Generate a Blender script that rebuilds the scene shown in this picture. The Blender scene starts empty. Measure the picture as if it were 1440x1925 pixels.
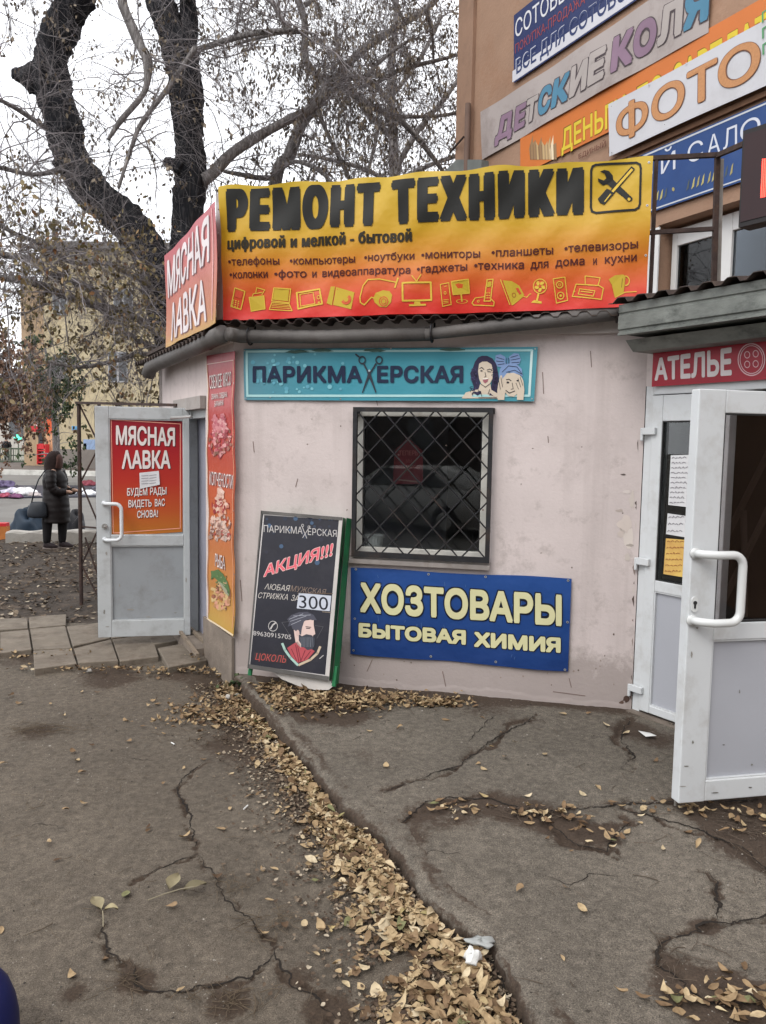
import bpy, bmesh, math, random
import numpy as np
from mathutils import Vector
random.seed(7); rng = np.random.default_rng(7)
SC = bpy.context.scene
COL = SC.collection

# ------------------------------------------------------------------ camera
FPX = 1450.0; CZ = 1.8
_p = math.radians(5.0); _r = math.radians(0.93)
CF = np.array([0, math.cos(_p), -math.sin(_p)])
_u = np.array([0, math.sin(_p), math.cos(_p)]); _x = np.array([1.0, 0, 0])
CR = math.cos(_r)*_x + math.sin(_r)*_u
CU = -math.sin(_r)*_x + math.cos(_r)*_u
CP = np.array([0, 0, CZ])
cam = bpy.data.objects.new('camera', bpy.data.cameras.new('camera')); COL.objects.link(cam)
from mathutils import Matrix
cam.matrix_world = Matrix([[CR[0], CU[0], -CF[0], 0], [CR[1], CU[1], -CF[1], 0], [CR[2], CU[2], -CF[2], CZ], [0, 0, 0, 1]])
cam.data.sensor_width = 36; cam.data.lens = FPX/1925*36
cam.data.clip_start = 0.05; cam.data.clip_end = 1000
SC.camera = cam

# ------------------------------------------------------------------ light: overcast day
SUN_EL, SUN_AZ = math.radians(48), math.radians(215)
W = bpy.data.worlds.new('World'); SC.world = W; W.use_nodes = True
nt = W.node_tree; bg = nt.nodes['Background']
sky = nt.nodes.new('ShaderNodeTexSky'); sky.sky_type = 'NISHITA'; sky.sun_disc = False
sky.sun_elevation = SUN_EL; sky.sun_rotation = SUN_AZ
sky.air_density = 1.0; sky.dust_density = 4.0
hs = nt.nodes.new('ShaderNodeHueSaturation'); hs.inputs['Saturation'].default_value = 0.22
mx = nt.nodes.new('ShaderNodeMixRGB'); mx.inputs['Fac'].default_value = 0.72
mx.inputs['Color2'].default_value = (12.4, 12.6, 13.1, 1)       # the even cloud layer
nt.links.new(sky.outputs[0], hs.inputs['Color']); nt.links.new(hs.outputs[0], mx.inputs['Color1'])
nt.links.new(mx.outputs[0], bg.inputs['Color']); bg.inputs['Strength'].default_value = 0.15
sl = bpy.data.lights.new('sun', 'SUN'); sl.energy = 0.8; sl.angle = math.radians(25); sl.color = (1, .96, .9)
so = bpy.data.objects.new('sun', sl); COL.objects.link(so)
_sd = Vector((math.sin(SUN_AZ)*math.cos(SUN_EL), math.cos(SUN_AZ)*math.cos(SUN_EL), math.sin(SUN_EL)))
so.rotation_euler = _sd.to_track_quat('Z', 'Y').to_euler(); so.location = (0, 0, 20)
SC.view_settings.view_transform = 'Standard'; SC.view_settings.look = 'None'
SC.view_settings.exposure = 0.37; SC.view_settings.gamma = 1
SC.cycles.max_bounces = 6; SC.cycles.transparent_max_bounces = 12

# ------------------------------------------------------------------ picture ray -> point on a real plane of the place
def ray(x, y): return CF + (x-720)/FPX*CR + (962.5-y)/FPX*CU
def gz(x, y, z=0.0):
    d = ray(x, y); return CP + (z-CZ)/d[2]*d
def at(x, y, Y):
    d = ray(x, y); return CP + Y/d[1]*d
def proj(w):
    v = np.asarray(w, float)-CP; z = v @ CF; return 720+FPX*(v @ CR)/z, 962.5-FPX*(v @ CU)/z
class Plane:
    """a vertical wall plane: P a point, ang the compass angle of its length"""
    def __init__(s, P, ang, wr=None):
        s.P = np.array(P, float); a = math.radians(ang)
        s.d = np.array([math.sin(a), math.cos(a), 0.0]); n = np.array([-s.d[1], s.d[0], 0.0])
        if n @ (CP-s.P) < 0: n = -n
        s.n = n; s.wr = wr
    def on(s, x, y, off=0.0):
        r = ray(x, y); t = ((s.P+s.n*off-CP) @ s.n)/(r @ s.n); return CP+t*r
    def vp(s):
        return FPX*(s.d @ CR)/(s.d @ CF)+720, 962.5-FPX*(s.d @ CU)/(s.d @ CF)
    def hl(s, x0, y0, x):
        """picture y, at picture x, of the level line of this wall through picture point x0, y0"""
        vx, vy = s.vp(); return y0+(vy-y0)/(vx-x0)*(x-x0)
    def uv(s, w): w = np.asarray(w); return (w-s.P) @ s.d, w[2]
    def pt(s, u, z, off=0.0): return np.array([*(s.P+s.d*u+s.n*off)[:2], z])
    def disp(s, w):
        if s.wr is None: return w
        u, z = s.uv(w); return w+s.n*s.wr(u, z)

PA = gz(440, 1268, .10); PB = gz(1187, 1330, .12)
FR_ANG = math.degrees(math.atan2(PA[0]-PB[0], PA[1]-PB[1]))
FR = Plane(PA, FR_ANG)            # chamfered front wall of the pavilion (d points left)
LF = Plane(PA, -28)               # its left side (d points away)
EN = Plane(PB, -33)               # entrance wall on the right
BU = Plane(PB+1.5*np.array([.89, .456, 0]), -27.1)   # wall of the apartment building

# ------------------------------------------------------------------ things, parts, meshes
def tag(o, label=None, cat=None, group=None, kind=None):
    if label: o['label'] = label
    if cat: o['category'] = cat
    if group: o['group'] = group
    if kind: o['kind'] = kind
    return o
def thing(name, loc, label, cat, group=None):
    o = bpy.data.objects.new(name, None); COL.objects.link(o); o.location = tuple(float(v) for v in loc)
    o.empty_display_size = .1
    return tag(o, label, cat, group)
def wloc(o):
    l = np.zeros(3)
    while o is not None: l = l+np.array(o.location); o = o.parent
    return l
def link_mesh(name, V, Fc, mats, parent=None, mi=None, smooth=False, base=None):
    V = np.asarray(V, float)
    if parent is not None: org = wloc(parent); loc = np.zeros(3)
    else:
        org = np.array(base, float) if base is not None else np.array([*(V[:, :2].min(0)+V[:, :2].max(0))/2, V[:, 2].min()]); loc = org
    me = bpy.data.meshes.new(name)
    if isinstance(Fc, np.ndarray):
        V2 = (V-org).astype(np.float32); n, k = Fc.shape
        me.vertices.add(len(V2)); me.vertices.foreach_set('co', V2.ravel())
        me.loops.add(n*k); me.loops.foreach_set('vertex_index', Fc.astype(np.int32).ravel())
        me.polygons.add(n); me.polygons.foreach_set('loop_start', np.arange(0, n*k, k, dtype=np.int32))
        me.polygons.foreach_set('loop_total', np.full(n, k, dtype=np.int32)); me.update(calc_edges=True)
    else: me.from_pydata([tuple(v) for v in (V-org)], [], Fc)
    for m in (mats if isinstance(mats, (list, tuple)) else [mats]): me.materials.append(m)
    if mi is not None: me.polygons.foreach_set('material_index', np.array(mi, dtype=np.int32))
    me.validate()
    if smooth: me.polygons.foreach_set('use_smooth', np.ones(len(me.polygons), dtype=bool))
    o = bpy.data.objects.new(name, me); COL.objects.link(o); o.location = tuple(float(v) for v in loc)
    if parent is not None: o.parent = parent
    return o
class MB:
    def __init__(s): s.V = []; s.F = []; s.M = []
    def add(s, V, Fc, m=0):
        b = len(s.V); s.V += [np.asarray(v, float) for v in V]
        for f in Fc: s.F.append([b+i for i in f]); s.M.append(m)
        return s
    def hexa(s, a, b, m=0):
        """a, b: two rings of equal length -> closed prism"""
        n = len(a); s.add(list(a)+list(b), [list(range(n))[::-1], list(range(n, 2*n))]+[[i, (i+1) % n, n+(i+1) % n, n+i] for i in range(n)], m); return s
    def slab(s, pts, vec, m=0):
        vec = np.asarray(vec, float); return s.hexa([np.asarray(p) for p in pts], [np.asarray(p)+vec for p in pts], m)
    def box(s, c, sz, yaw=0.0, m=0):
        c = np.asarray(c, float); hx, hy, hz = np.asarray(sz)/2.0; ca, sa = math.cos(yaw), math.sin(yaw)
        def q(x, y, z): return c+np.array([x*ca-y*sa, x*sa+y*ca, z])
        return s.hexa([q(-hx, -hy, -hz), q(hx, -hy, -hz), q(hx, hy, -hz), q(-hx, hy, -hz)], [q(-hx, -hy, hz), q(hx, -hy, hz), q(hx, hy, hz), q(-hx, hy, hz)], m)
    def tube(s, P, r, n=8, cap=True, m=0, sq=1.0):
        P = [np.asarray(p, float) for p in P]; k = len(P); r = [r]*k if np.isscalar(r) else list(r)
        t0 = P[1]-P[0]; ref = np.array([0, 0, 1.0]) if abs(t0[2]) < .9*np.linalg.norm(t0) else np.array([1.0, 0, 0])
        V = []
        for i in range(k):
            t = P[min(i+1, k-1)]-P[max(i-1, 0)]; t = t/(np.linalg.norm(t)+1e-9)
            a = np.cross(t, ref); a /= np.linalg.norm(a)+1e-9; b = np.cross(t, a); ref = np.cross(a, t)
            for j in range(n):
                w = 2*math.pi*(j+.5)/n; V.append(P[i]+r[i]*(math.cos(w)*a*sq+math.sin(w)*b))
        Fc = [[i*n+j, i*n+(j+1) % n, (i+1)*n+(j+1) % n, (i+1)*n+j] for i in range(k-1) for j in range(n)]
        if cap: Fc += [list(range(n))[::-1], list(range((k-1)*n, k*n))]
        return s.add(V, Fc, m)
    def loft(s, rings, m=0, cap=True):
        n = len(rings[0]); V = [p for r in rings for p in r]; k = len(rings)
        Fc = [[i*n+j, i*n+(j+1) % n, (i+1)*n+(j+1) % n, (i+1)*n+j] for i in range(k-1) for j in range(n)]
        if cap: Fc += [list(range(n))[::-1], list(range((k-1)*n, k*n))]
        return s.add(V, Fc, m)
    def build(s, name, mats, parent=None, smooth=False, bevel=0, base=None):
        o = link_mesh(name, s.V, s.F, mats, parent, s.M, smooth, base)
        bm = bmesh.new(); bm.from_mesh(o.data); bmesh.ops.recalc_face_normals(bm, faces=bm.faces); bm.to_mesh(o.data); bm.free()
        if bevel:
            md = o.modifiers.new('bevel', 'BEVEL'); md.width = bevel; md.segments = 2; md.limit_method = 'ANGLE'
        return o
def quad_rect(pl, q, off): return [pl.on(x, y, off) for x, y in q]
def lerp(a, b, t): return a+(b-a)*t

# ------------------------------------------------------------------ materials
def lin(c):
    c = c/255.0; return c/12.92 if c <= .04045 else ((c+.055)/1.055)**2.4
def srgb(*c, k=1.0): return tuple(min(.85, lin(v)*k) for v in c)
_mc = {}
def mat(name, base, rough=.75, var=.12, scale=6.0, bump=.0, bscale=80.0, spec=.3, metal=0.0, dirt=None, dscale=3.0, damt=.5, base2=None, stretch=(1, 1, 1)):
    """procedural paint: two noises vary the colour, a third gives relief; dirt = colour of blotches"""
    if name in _mc: return _mc[name]
    m = bpy.data.materials.new(name); m.use_nodes = True; n = m.node_tree; b = n.nodes['Principled BSDF']; L = n.links.new
    b.inputs['Roughness'].default_value = rough; b.inputs['Specular IOR Level'].default_value = spec; b.inputs['Metallic'].default_value = metal
    tc = n.nodes.new('ShaderNodeTexCoord'); mp = n.nodes.new('ShaderNodeMapping'); mp.inputs['Scale'].default_value = stretch
    L(tc.outputs['Object'], mp.inputs['Vector'])
    def noise(sc, det=6, ro=.6):
        t = n.nodes.new('ShaderNodeTexNoise'); t.inputs['Scale'].default_value = sc; t.inputs['Detail'].default_value = det; t.inputs['Roughness'].default_value = ro
        L(mp.outputs[0], t.inputs['Vector']); return t
    def ramp(src, p0, p1, c0, c1):
        r = n.nodes.new('ShaderNodeValToRGB'); r.color_ramp.elements[0].position = p0; r.color_ramp.elements[1].position = p1
        r.color_ramp.elements[0].color = (*c0, 1); r.color_ramp.elements[1].color = (*c1, 1); L(src, r.inputs[0]); return r
    lo = tuple(v*(1-var) for v in base); hi = tuple(min(.9, v*(1+var)) for v in (base2 or base))
    out = ramp(noise(scale).outputs['Fac'], .3, .7, lo, hi).outputs[0]
    if dirt is not None:
        f = ramp(noise(dscale, 8, .7).outputs['Fac'], .5, .72, (0, 0, 0), (damt,)*3)
        mm = n.nodes.new('ShaderNodeMixRGB'); L(f.outputs[0], mm.inputs[0]); L(out, mm.inputs[1]); mm.inputs[2].default_value = (*dirt, 1); out = mm.outputs[0]
    L(out, b.inputs['Base Color'])
    if bump:
        bp = n.nodes.new('ShaderNodeBump'); bp.inputs['Strength'].default_value = bump; bp.inputs['Distance'].default_value = .01
        L(noise(bscale, 5, .6).outputs['Fac'], bp.inputs['Height']); L(bp.outputs[0], b.inputs['Normal'])
    _mc[name] = m; return m
KV = 1.12; KT = .94
def ink(c, rough=.55):
    """printing ink of a given photographed colour"""
    nm = 'ink_%02x%02x%02x' % tuple(c)
    return mat(nm, srgb(*c, k=KV), rough, var=.05, scale=5, spec=.25)
def glass_mat(name, tint=(1, 1, 1), rough=.0, ior=1.5):
    m = bpy.data.materials.new(name); m.use_nodes = True; n = m.node_tree; n.nodes.clear()
    o = n.nodes.new('ShaderNodeOutputMaterial'); t = n.nodes.new('ShaderNodeBsdfTransparent'); g = n.nodes.new('ShaderNodeBsdfGlossy'); x = n.nodes.new('ShaderNodeMixShader')
    t.inputs[0].default_value = (*tint, 1); g.inputs['Roughness'].default_value = rough
    fr = n.nodes.new('ShaderNodeFresnel'); fr.inputs[0].default_value = ior
    nz = n.nodes.new('ShaderNodeTexNoise'); nz.inputs['Scale'].default_value = 2.5; tc = n.nodes.new('ShaderNodeTexCoord'); bp = n.nodes.new('ShaderNodeBump')
    bp.inputs['Strength'].default_value = .04; n.links.new(tc.outputs['Object'], nz.inputs['Vector']); n.links.new(nz.outputs[0], bp.inputs['Height']); n.links.new(bp.outputs[0], g.inputs['Normal'])
    n.links.new(fr.outputs[0], x.inputs[0]); n.links.new(t.outputs[0], x.inputs[1]); n.links.new(g.outputs[0], x.inputs[2]); n.links.new(x.outputs[0], o.inputs[0])
    return m
def emit_mat(name, c, s):
    m = bpy.data.materials.new(name); m.use_nodes = True; b = m.node_tree.nodes['Principled BSDF']
    b.inputs['Base Color'].default_value = (*c, 1); b.inputs['Emission Color'].default_value = (*c, 1); b.inputs['Emission Strength'].default_value = s; return m
def attr_mat(name, stops, rough=.8, attr='tone', bump=0, bscale=40, translucent=0):
    """colour picked along a ramp by a per-leaf random attribute"""
    m = bpy.data.materials.new(name); m.use_nodes = True; n = m.node_tree; b = n.nodes['Principled BSDF']; L = n.links.new
    a = n.nodes.new('ShaderNodeAttribute'); a.attribute_name = attr; r = n.nodes.new('ShaderNodeValToRGB'); cr = r.color_ramp
    while len(cr.elements) < len(stops): cr.elements.new(.5)
    for e, (p, c) in zip(cr.elements, stops): e.position = p; e.color = (*c, 1)
    tc = n.nodes.new('ShaderNodeTexCoord'); t = n.nodes.new('ShaderNodeTexNoise'); t.inputs['Scale'].default_value = bscale; L(tc.outputs['Object'], t.inputs[0])
    mm = n.nodes.new('ShaderNodeMixRGB'); mm.blend_type = 'MULTIPLY'; mm.inputs[0].default_value = .5
    r2 = n.nodes.new('ShaderNodeValToRGB'); r2.color_ramp.elements[0].position = .3; r2.color_ramp.elements[1].position = .6; r2.color_ramp.elements[0].color = (.45, .42, .4, 1)
    L(t.outputs['Fac'], r2.inputs[0]); L(a.outputs['Fac'], r.inputs[0]); L(r.outputs[0], mm.inputs[1]); L(r2.outputs[0], mm.inputs[2]); L(mm.outputs[0], b.inputs['Base Color'])
    b.inputs['Roughness'].default_value = rough; b.inputs['Specular IOR Level'].default_value = .2
    return m
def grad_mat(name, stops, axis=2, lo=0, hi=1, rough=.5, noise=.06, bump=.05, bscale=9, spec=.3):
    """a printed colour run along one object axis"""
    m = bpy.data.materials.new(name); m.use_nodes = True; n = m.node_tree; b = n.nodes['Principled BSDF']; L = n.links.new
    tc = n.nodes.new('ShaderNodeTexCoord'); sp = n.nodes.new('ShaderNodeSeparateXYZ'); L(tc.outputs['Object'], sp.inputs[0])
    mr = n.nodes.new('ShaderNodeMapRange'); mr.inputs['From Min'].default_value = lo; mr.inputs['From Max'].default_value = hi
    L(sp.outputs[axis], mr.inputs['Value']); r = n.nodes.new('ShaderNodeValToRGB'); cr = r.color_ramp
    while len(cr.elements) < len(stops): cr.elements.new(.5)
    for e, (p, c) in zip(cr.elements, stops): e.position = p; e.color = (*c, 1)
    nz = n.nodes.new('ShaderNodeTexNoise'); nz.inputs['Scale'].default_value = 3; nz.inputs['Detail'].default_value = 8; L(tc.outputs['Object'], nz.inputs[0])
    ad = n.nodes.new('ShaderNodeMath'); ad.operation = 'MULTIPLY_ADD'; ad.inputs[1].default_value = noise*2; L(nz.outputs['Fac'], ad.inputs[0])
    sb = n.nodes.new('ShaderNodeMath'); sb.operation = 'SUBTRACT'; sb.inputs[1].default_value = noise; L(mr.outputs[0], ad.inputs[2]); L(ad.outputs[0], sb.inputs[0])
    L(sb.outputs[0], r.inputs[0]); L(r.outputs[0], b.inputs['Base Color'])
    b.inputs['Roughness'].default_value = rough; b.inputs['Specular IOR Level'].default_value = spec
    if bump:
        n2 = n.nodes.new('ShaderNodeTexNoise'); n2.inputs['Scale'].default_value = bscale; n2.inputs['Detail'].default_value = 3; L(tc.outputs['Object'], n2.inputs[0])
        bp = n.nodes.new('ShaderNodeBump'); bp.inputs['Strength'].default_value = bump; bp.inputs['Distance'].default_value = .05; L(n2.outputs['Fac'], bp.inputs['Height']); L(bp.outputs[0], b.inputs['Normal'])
    return m

# ------------------------------------------------------------------ lettering and printed drawings on a wall plane
_fc = bpy.data.curves.new('lettering_source', 'FONT'); _fo = bpy.data.objects.new('lettering_source', _fc); COL.objects.link(_fo)
_tcache = {}
from mathutils.geometry import tessellate_polygon
def simple_loops(q):
    """cut a self-crossing outline at its crossings into simple loops"""
    n = len(q); hits = {}
    for i in range(n):
        a, b = q[i], q[(i+1) % n]
        for j in range(i+2, n):
            if i == 0 and j == n-1: continue
            c, d = q[j], q[(j+1) % n]; e, f = b-a, d-c; den = e[0]*f[1]-e[1]*f[0]
            if abs(den) < 1e-12: continue
            g = c-a; t = (g[0]*f[1]-g[1]*f[0])/den; u = (g[0]*e[1]-g[1]*e[0])/den
            if 1e-6 < t < 1-1e-6 and 1e-6 < u < 1-1e-6: k = (i, j); hits.setdefault(i, []).append((t, k, a+e*t)); hits.setdefault(j, []).append((u, k, a+e*t))
    if not hits: return [q]
    st, out, seen = [], [], set()
    for i in range(n):
        for k, p in [((i,), q[i])]+[(k, p) for _, k, p in sorted(hits.get(i, []), key=lambda h: h[0])]:
            if k in seen:
                lp = []
                while st and st[-1][0] != k: kk, pp = st.pop(); seen.discard(kk); lp.append(pp)
                lp.append(p); lp = np.array(lp[::-1])
                if len(lp) > 2: out.append(lp)
            else: st.append((k, p)); seen.add(k)
    if len(st) > 2: out.append(np.array([p for _, p in st]))
    return out
def contours(t, space):
    """outlines of a text as closed polygons"""
    _fc.body = t; _fc.size = 1; _fc.space_character = space; dg = bpy.context.evaluated_depsgraph_get(); dg.update()
    cu = _fo.evaluated_get(dg).to_curve(dg); out = []
    for sp in cu.splines:
        q = []
        if sp.type == 'BEZIER':
            bp = sp.bezier_points; n = len(bp)
            for i in range(n):
                a, b = bp[i], bp[(i+1) % n]; p0, p1, p2, p3 = (np.array(v[:2]) for v in (a.co, a.handle_right, b.handle_left, b.co))
                d = p3-p0; L = np.hypot(*d)+1e-9; k = 1 if max(abs(d[0]*(p1-p0)[1]-d[1]*(p1-p0)[0]), abs(d[0]*(p2-p0)[1]-d[1]*(p2-p0)[0]))/L < .002 else 5
                for j in range(k):
                    u = j/k; q.append((1-u)**3*p0+3*u*(1-u)**2*p1+3*u*u*(1-u)*p2+u**3*p3)
        else: q = [np.array(p.co[:2]) for p in sp.points]
        r = [q[0]]
        for v in q[1:]:
            if np.hypot(*(v-r[-1])) > 1e-5: r.append(v)
        if len(r) > 2 and np.hypot(*(r[0]-r[-1])) < 1e-5: r.pop()
        if len(r) > 2: out += simple_loops(np.array(r))
    _fo.evaluated_get(dg).to_curve_clear(); return out
def _area(q): x, y = q[:, 0], q[:, 1]; return .5*np.sum(x*np.roll(y, -1)-np.roll(x, -1)*y)
def _inside(p, q):
    x, y = q[:, 0], q[:, 1]; x2, y2 = np.roll(x, -1), np.roll(y, -1); c = (y > p[1]) != (y2 > p[1])
    with np.errstate(divide='ignore', invalid='ignore'): return np.sum(c & (p[0] < (x2-x)*(p[1]-y)/(y2-y)+x)) % 2 == 1
_hn = contours('Н', 1.0); CAPH = max(q[:, 1].max() for q in _hn); CAP0 = min(q[:, 1].min() for q in _hn)
def glyphs(s, cuts=0, space=1.0):
    """triangles of a text: every outer contour filled with its own holes, overlapping strokes a hair apart"""
    key = (s, cuts, space)
    if key in _tcache: return _tcache[key]
    cs = contours(s, space); A = [_area(q) for q in cs]; holes = {}
    for i in sorted(range(len(cs)), key=lambda i: -abs(A[i])):
        c = [o for o in holes if abs(A[o]) > abs(A[i]) and _inside(cs[i].mean(0), cs[o]) and _inside(cs[i][0]*.98+cs[i].mean(0)*.02, cs[o])]
        c = min(c, key=lambda o: abs(A[o])) if c else None
        if c is not None and np.sign(A[c]) != np.sign(A[i]): holes[c].append(i)
        else: holes[i] = []
    outs = list(holes)
    bm = bmesh.new()
    for k, o in enumerate(outs):
        loops = [cs[o]]+[cs[h] for h in holes[o]]; flat = np.concatenate(loops); vs = [bm.verts.new((p[0], p[1], (k % 3)*.001)) for p in flat]
        for t in tessellate_polygon([[Vector((p[0], p[1], 0)) for p in q] for q in loops]):
            try: bm.faces.new([vs[i] for i in t])
            except ValueError: pass
    x0 = min(q[:, 0].min() for q in cs); x1 = max(q[:, 0].max() for q in cs)
    for i in range(1, cuts):
        bmesh.ops.bisect_plane(bm, geom=bm.verts[:]+bm.edges[:]+bm.faces[:], plane_co=(x0+(x1-x0)*i/cuts, 0, 0), plane_no=(1, 0, 0))
    if cuts:
        for i in range(1, 8):
            bmesh.ops.bisect_plane(bm, geom=bm.verts[:]+bm.edges[:]+bm.faces[:], plane_co=(0, CAP0+CAPH*i/8, 0), plane_no=(0, 1, 0))
        bmesh.ops.triangulate(bm, faces=bm.faces[:])
    V = np.array([((v.co.x-x0)/(x1-x0), (v.co.y-CAP0)/(CAPH-CAP0), v.co.z) for v in bm.verts]); bm.verts.index_update()
    Fc = [[v.index for v in f.verts] for f in bm.faces]; bm.free()
    _tcache[key] = (V, Fc, x1-x0, CAPH-CAP0); return _tcache[key]
class Ink:
    """flat printed shapes on a plane; every coordinate is a picture coordinate cast on that plane"""
    def __init__(s, pl, off): s.pl = pl; s.off = off; s.b0 = .0020 if pl.wr else .0015; s.st = .0012 if pl.wr else .0003; s.mb = MB(); s.mats = []; s.k = 0
    def _m(s, c):
        m = c if not isinstance(c, (tuple, list)) else ink(c)
        if m not in s.mats: s.mats.append(m)
        return s.mats.index(m)
    def o(s, x, y): return s.off(x, y) if callable(s.off) else s.off
    def P(s, x, y, lay):
        return s.pl.disp(s.pl.on(x, y, s.o(x, y)))+s.pl.n*(s.b0+s.st*lay)
    def poly(s, pts, c, lay=1):
        s.mb.add([s.P(x, y, lay) for x, y in pts], [list(range(len(pts)))], s._m(c)); return s
    def line(s, pts, w, c, lay=2, close=False):
        pts = [np.array(p, float) for p in pts]
        if close: pts = pts+[pts[0]]
        if s.pl.wr:
            q = [pts[0]]
            for a, b in zip(pts, pts[1:]): k = max(1, int(np.hypot(*(b-a))/14)); q += [a+(b-a)*i/k for i in range(1, k+1)]
            pts = q
        for a, b in zip(pts, pts[1:]):
            d = b-a; l = np.hypot(*d)+1e-6; nrm = np.array([-d[1], d[0]])/l*w/2; e = d/l*w*.25
            s.poly([a-e+nrm, b+e+nrm, b+e-nrm, a-e-nrm], c, lay)
        return s
    def ell(s, cx, cy, rx, ry, c, lay=1, rot=0, n=18, a0=0, a1=360):
        q = []; r = math.radians(rot)
        for i in range(n):
            t = math.radians(a0+(a1-a0)*i/(n if a1-a0 == 360 else n-1)); x = rx*math.cos(t); y = ry*math.sin(t)
            q.append((cx+x*math.cos(r)-y*math.sin(r), cy+x*math.sin(r)+y*math.cos(r)))
        return s.poly(q, c, lay)
    def ring(s, cx, cy, rx, ry, w, c, lay=2, n=18, a0=0, a1=360):
        for i in range(n):
            q = []
            for j, k in ((i, 1), (i+1, 1), (i+1, 0), (i, 0)):
                t = math.radians(a0+(a1-a0)*j/n); f = 1 if k else 1-w/max(rx, ry); q.append((cx+rx*f*math.cos(t), cy+ry*f*math.sin(t)))
            s.poly(q, c, lay)
        return s
    def text(s, t, x0, y0, h0, x1, y1, h1, c, lay=3, bold=0.0, cuts=0, slant=0.0, bx=None, space=1.0):
        """lettering whose base line runs x0,y0 -> x1,y1 with capitals h0..h1 high; bold, bx: added stroke weight in ems"""
        V, Fc, wd, cap = glyphs(t, cuts, space); pl = s.pl; bold = max(0.0, bold); bx = bold if bx is None else bx
        p00 = pl.on(x0, y0, s.o(x0, y0)); p10 = pl.on(x1, y1, s.o(x1, y1)); p01 = pl.on(x0+slant, y0-h0, s.o(x0, y0-h0)); p11 = pl.on(x1+slant, y1-h1, s.o(x1, y1-h1))
        U = bx/wd; Wv = bold/cap; sh = [(0, 0)]
        if bx > 0 or bold > 0:
            nx = max(1, int(math.ceil(bx/.035))); sh = [(i/nx, j) for i in range(-nx, nx+1) for j in (-1, 0, 1)]
            sh = [(i*(.75 if j and abs(i) == 1 else 1), j*(.75 if abs(i) == 1 else 1)) for i, j in sh]
        u_, v_ = V[:, 0]*(1-2*U)+U, V[:, 1]*(1-2*Wv)+Wv; m = s._m(c)
        for k, (i, j) in enumerate(sh):
            u = (u_+i*U)[:, None]; v = (v_+j*Wv)[:, None]; A = p00+(p10-p00)*u; B = p01+(p11-p01)*u; Q = A+(B-A)*v+pl.n*(s.b0+s.st*lay+.00002*k+.013*V[:, 2:3])
            s.mb.add([pl.disp(q) for q in Q], Fc, m)
        return s
    def build(s, name, parent): return s.mb.build(name, s.mats, parent)
def sheet(pl, q, off, nx=1, ny=1, thick=.004, extra=None):
    """a cloth or board panel: bilinear grid over 4 corners TL TR BR BL on the plane, with thickness"""
    f = off if callable(off) else (lambda x, y: off)
    c = [pl.on(x, y, f(x, y)) for x, y in q]; V = []; mb = MB()
    for j in range(ny+1):
        for i in range(nx+1):
            u, v = i/nx, j/ny; p = (c[0]*(1-u)+c[1]*u)*(1-v)+(c[3]*(1-u)+c[2]*u)*v
            if extra: p = p+extra(u, v)
            V.append(pl.disp(p))
    n = len(V); Fc = [[j*(nx+1)+i, j*(nx+1)+i+1, (j+1)*(nx+1)+i+1, (j+1)*(nx+1)+i] for j in range(ny) for i in range(nx)]
    bk = [v-pl.n*thick for v in V]; Fb = [[n+i for i in f][::-1] for f in Fc]
    rim = [i for i in range(nx+1)]+[(j+1)*(nx+1)-1 for j in range(1, ny+1)]+[ny*(nx+1)+i for i in range(nx-1, -1, -1)]+[j*(nx+1) for j in range(ny-1, 0, -1)]
    k = len(rim); ed = [V[i] for i in rim]+[bk[i] for i in rim]; R = [[2*n+i, 2*n+(i+1) % k, 2*n+k+(i+1) % k, 2*n+k+i] for i in range(k)]
    return mb.add(V+bk+ed, Fc+Fb+R)
def eyelets(pl, pts, off, parent, r=.008):
    m = mat('eyelet_metal', (.6, .6, .6), .35, metal=.8); md = mat('eyelet_hole', (.02, .02, .02))
    for x, y in pts:
        o = off(x, y) if callable(off) else off; p = pl.disp(pl.on(x, y, o)); mb = MB()
        for rr, k, mi in ((r, .003, 0), (r*.45, .0045, 1)):
            up = np.array([0, 0, 1.0]); V = [p+pl.n*k+rr*(math.cos(a)*pl.d+math.sin(a)*up) for a in np.linspace(0, 2*math.pi, 11)[:-1]]
            mb.add(V, [list(range(10))], mi)
        mb.build('eyelet', [m, md], parent)

# ================================================================== GROUND
def vnoise(x, y, seed=0):
    xi = np.floor(x).astype(np.int64); yi = np.floor(y).astype(np.int64); fx = x-xi; fy = y-yi
    fx = fx*fx*(3-2*fx); fy = fy*fy*(3-2*fy)
    def h(a, b):
        n = (a*374761393+b*668265263+seed*1442695041) & 0x7fffffff; n = ((n ^ (n >> 13))*1274126177) & 0x7fffffff
        return ((n ^ (n >> 16)) & 0xffff)/65535.0
    return (h(xi, yi)*(1-fx)+h(xi+1, yi)*fx)*(1-fy)+(h(xi, yi+1)*(1-fx)+h(xi+1, yi+1)*fx)*fy
def fbm(x, y, seed=0, o=4):
    r = 0; a = .5; t = 0
    for i in range(o): r = r+a*vnoise(x*2**i, y*2**i, seed+i*17); t += a; a *= .55
    return r/t
def pdist(X, Y, P, signed=False):
    """distance to a polyline; signed: positive on the right-hand side of its run"""
    best = np.full(X.shape, 1e9); sg = np.zeros(X.shape)
    for (ax, ay), (bx, by) in zip(P[:-1], P[1:]):
        dx, dy = bx-ax, by-ay; L = dx*dx+dy*dy+1e-12
        t = np.clip(((X-ax)*dx+(Y-ay)*dy)/L, 0, 1); d = np.hypot(X-ax-t*dx, Y-ay-t*dy)
        c = (Y-ay)*dx-(X-ax)*dy; m = d < best; best = np.where(m, d, best); sg = np.where(m, np.sign(c), sg)
    return best*sg if signed else best
def gpts(px, z=0.0): return [tuple(gz(x, y, z)[:2]) for x, y in px]
PZ = .11
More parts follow.
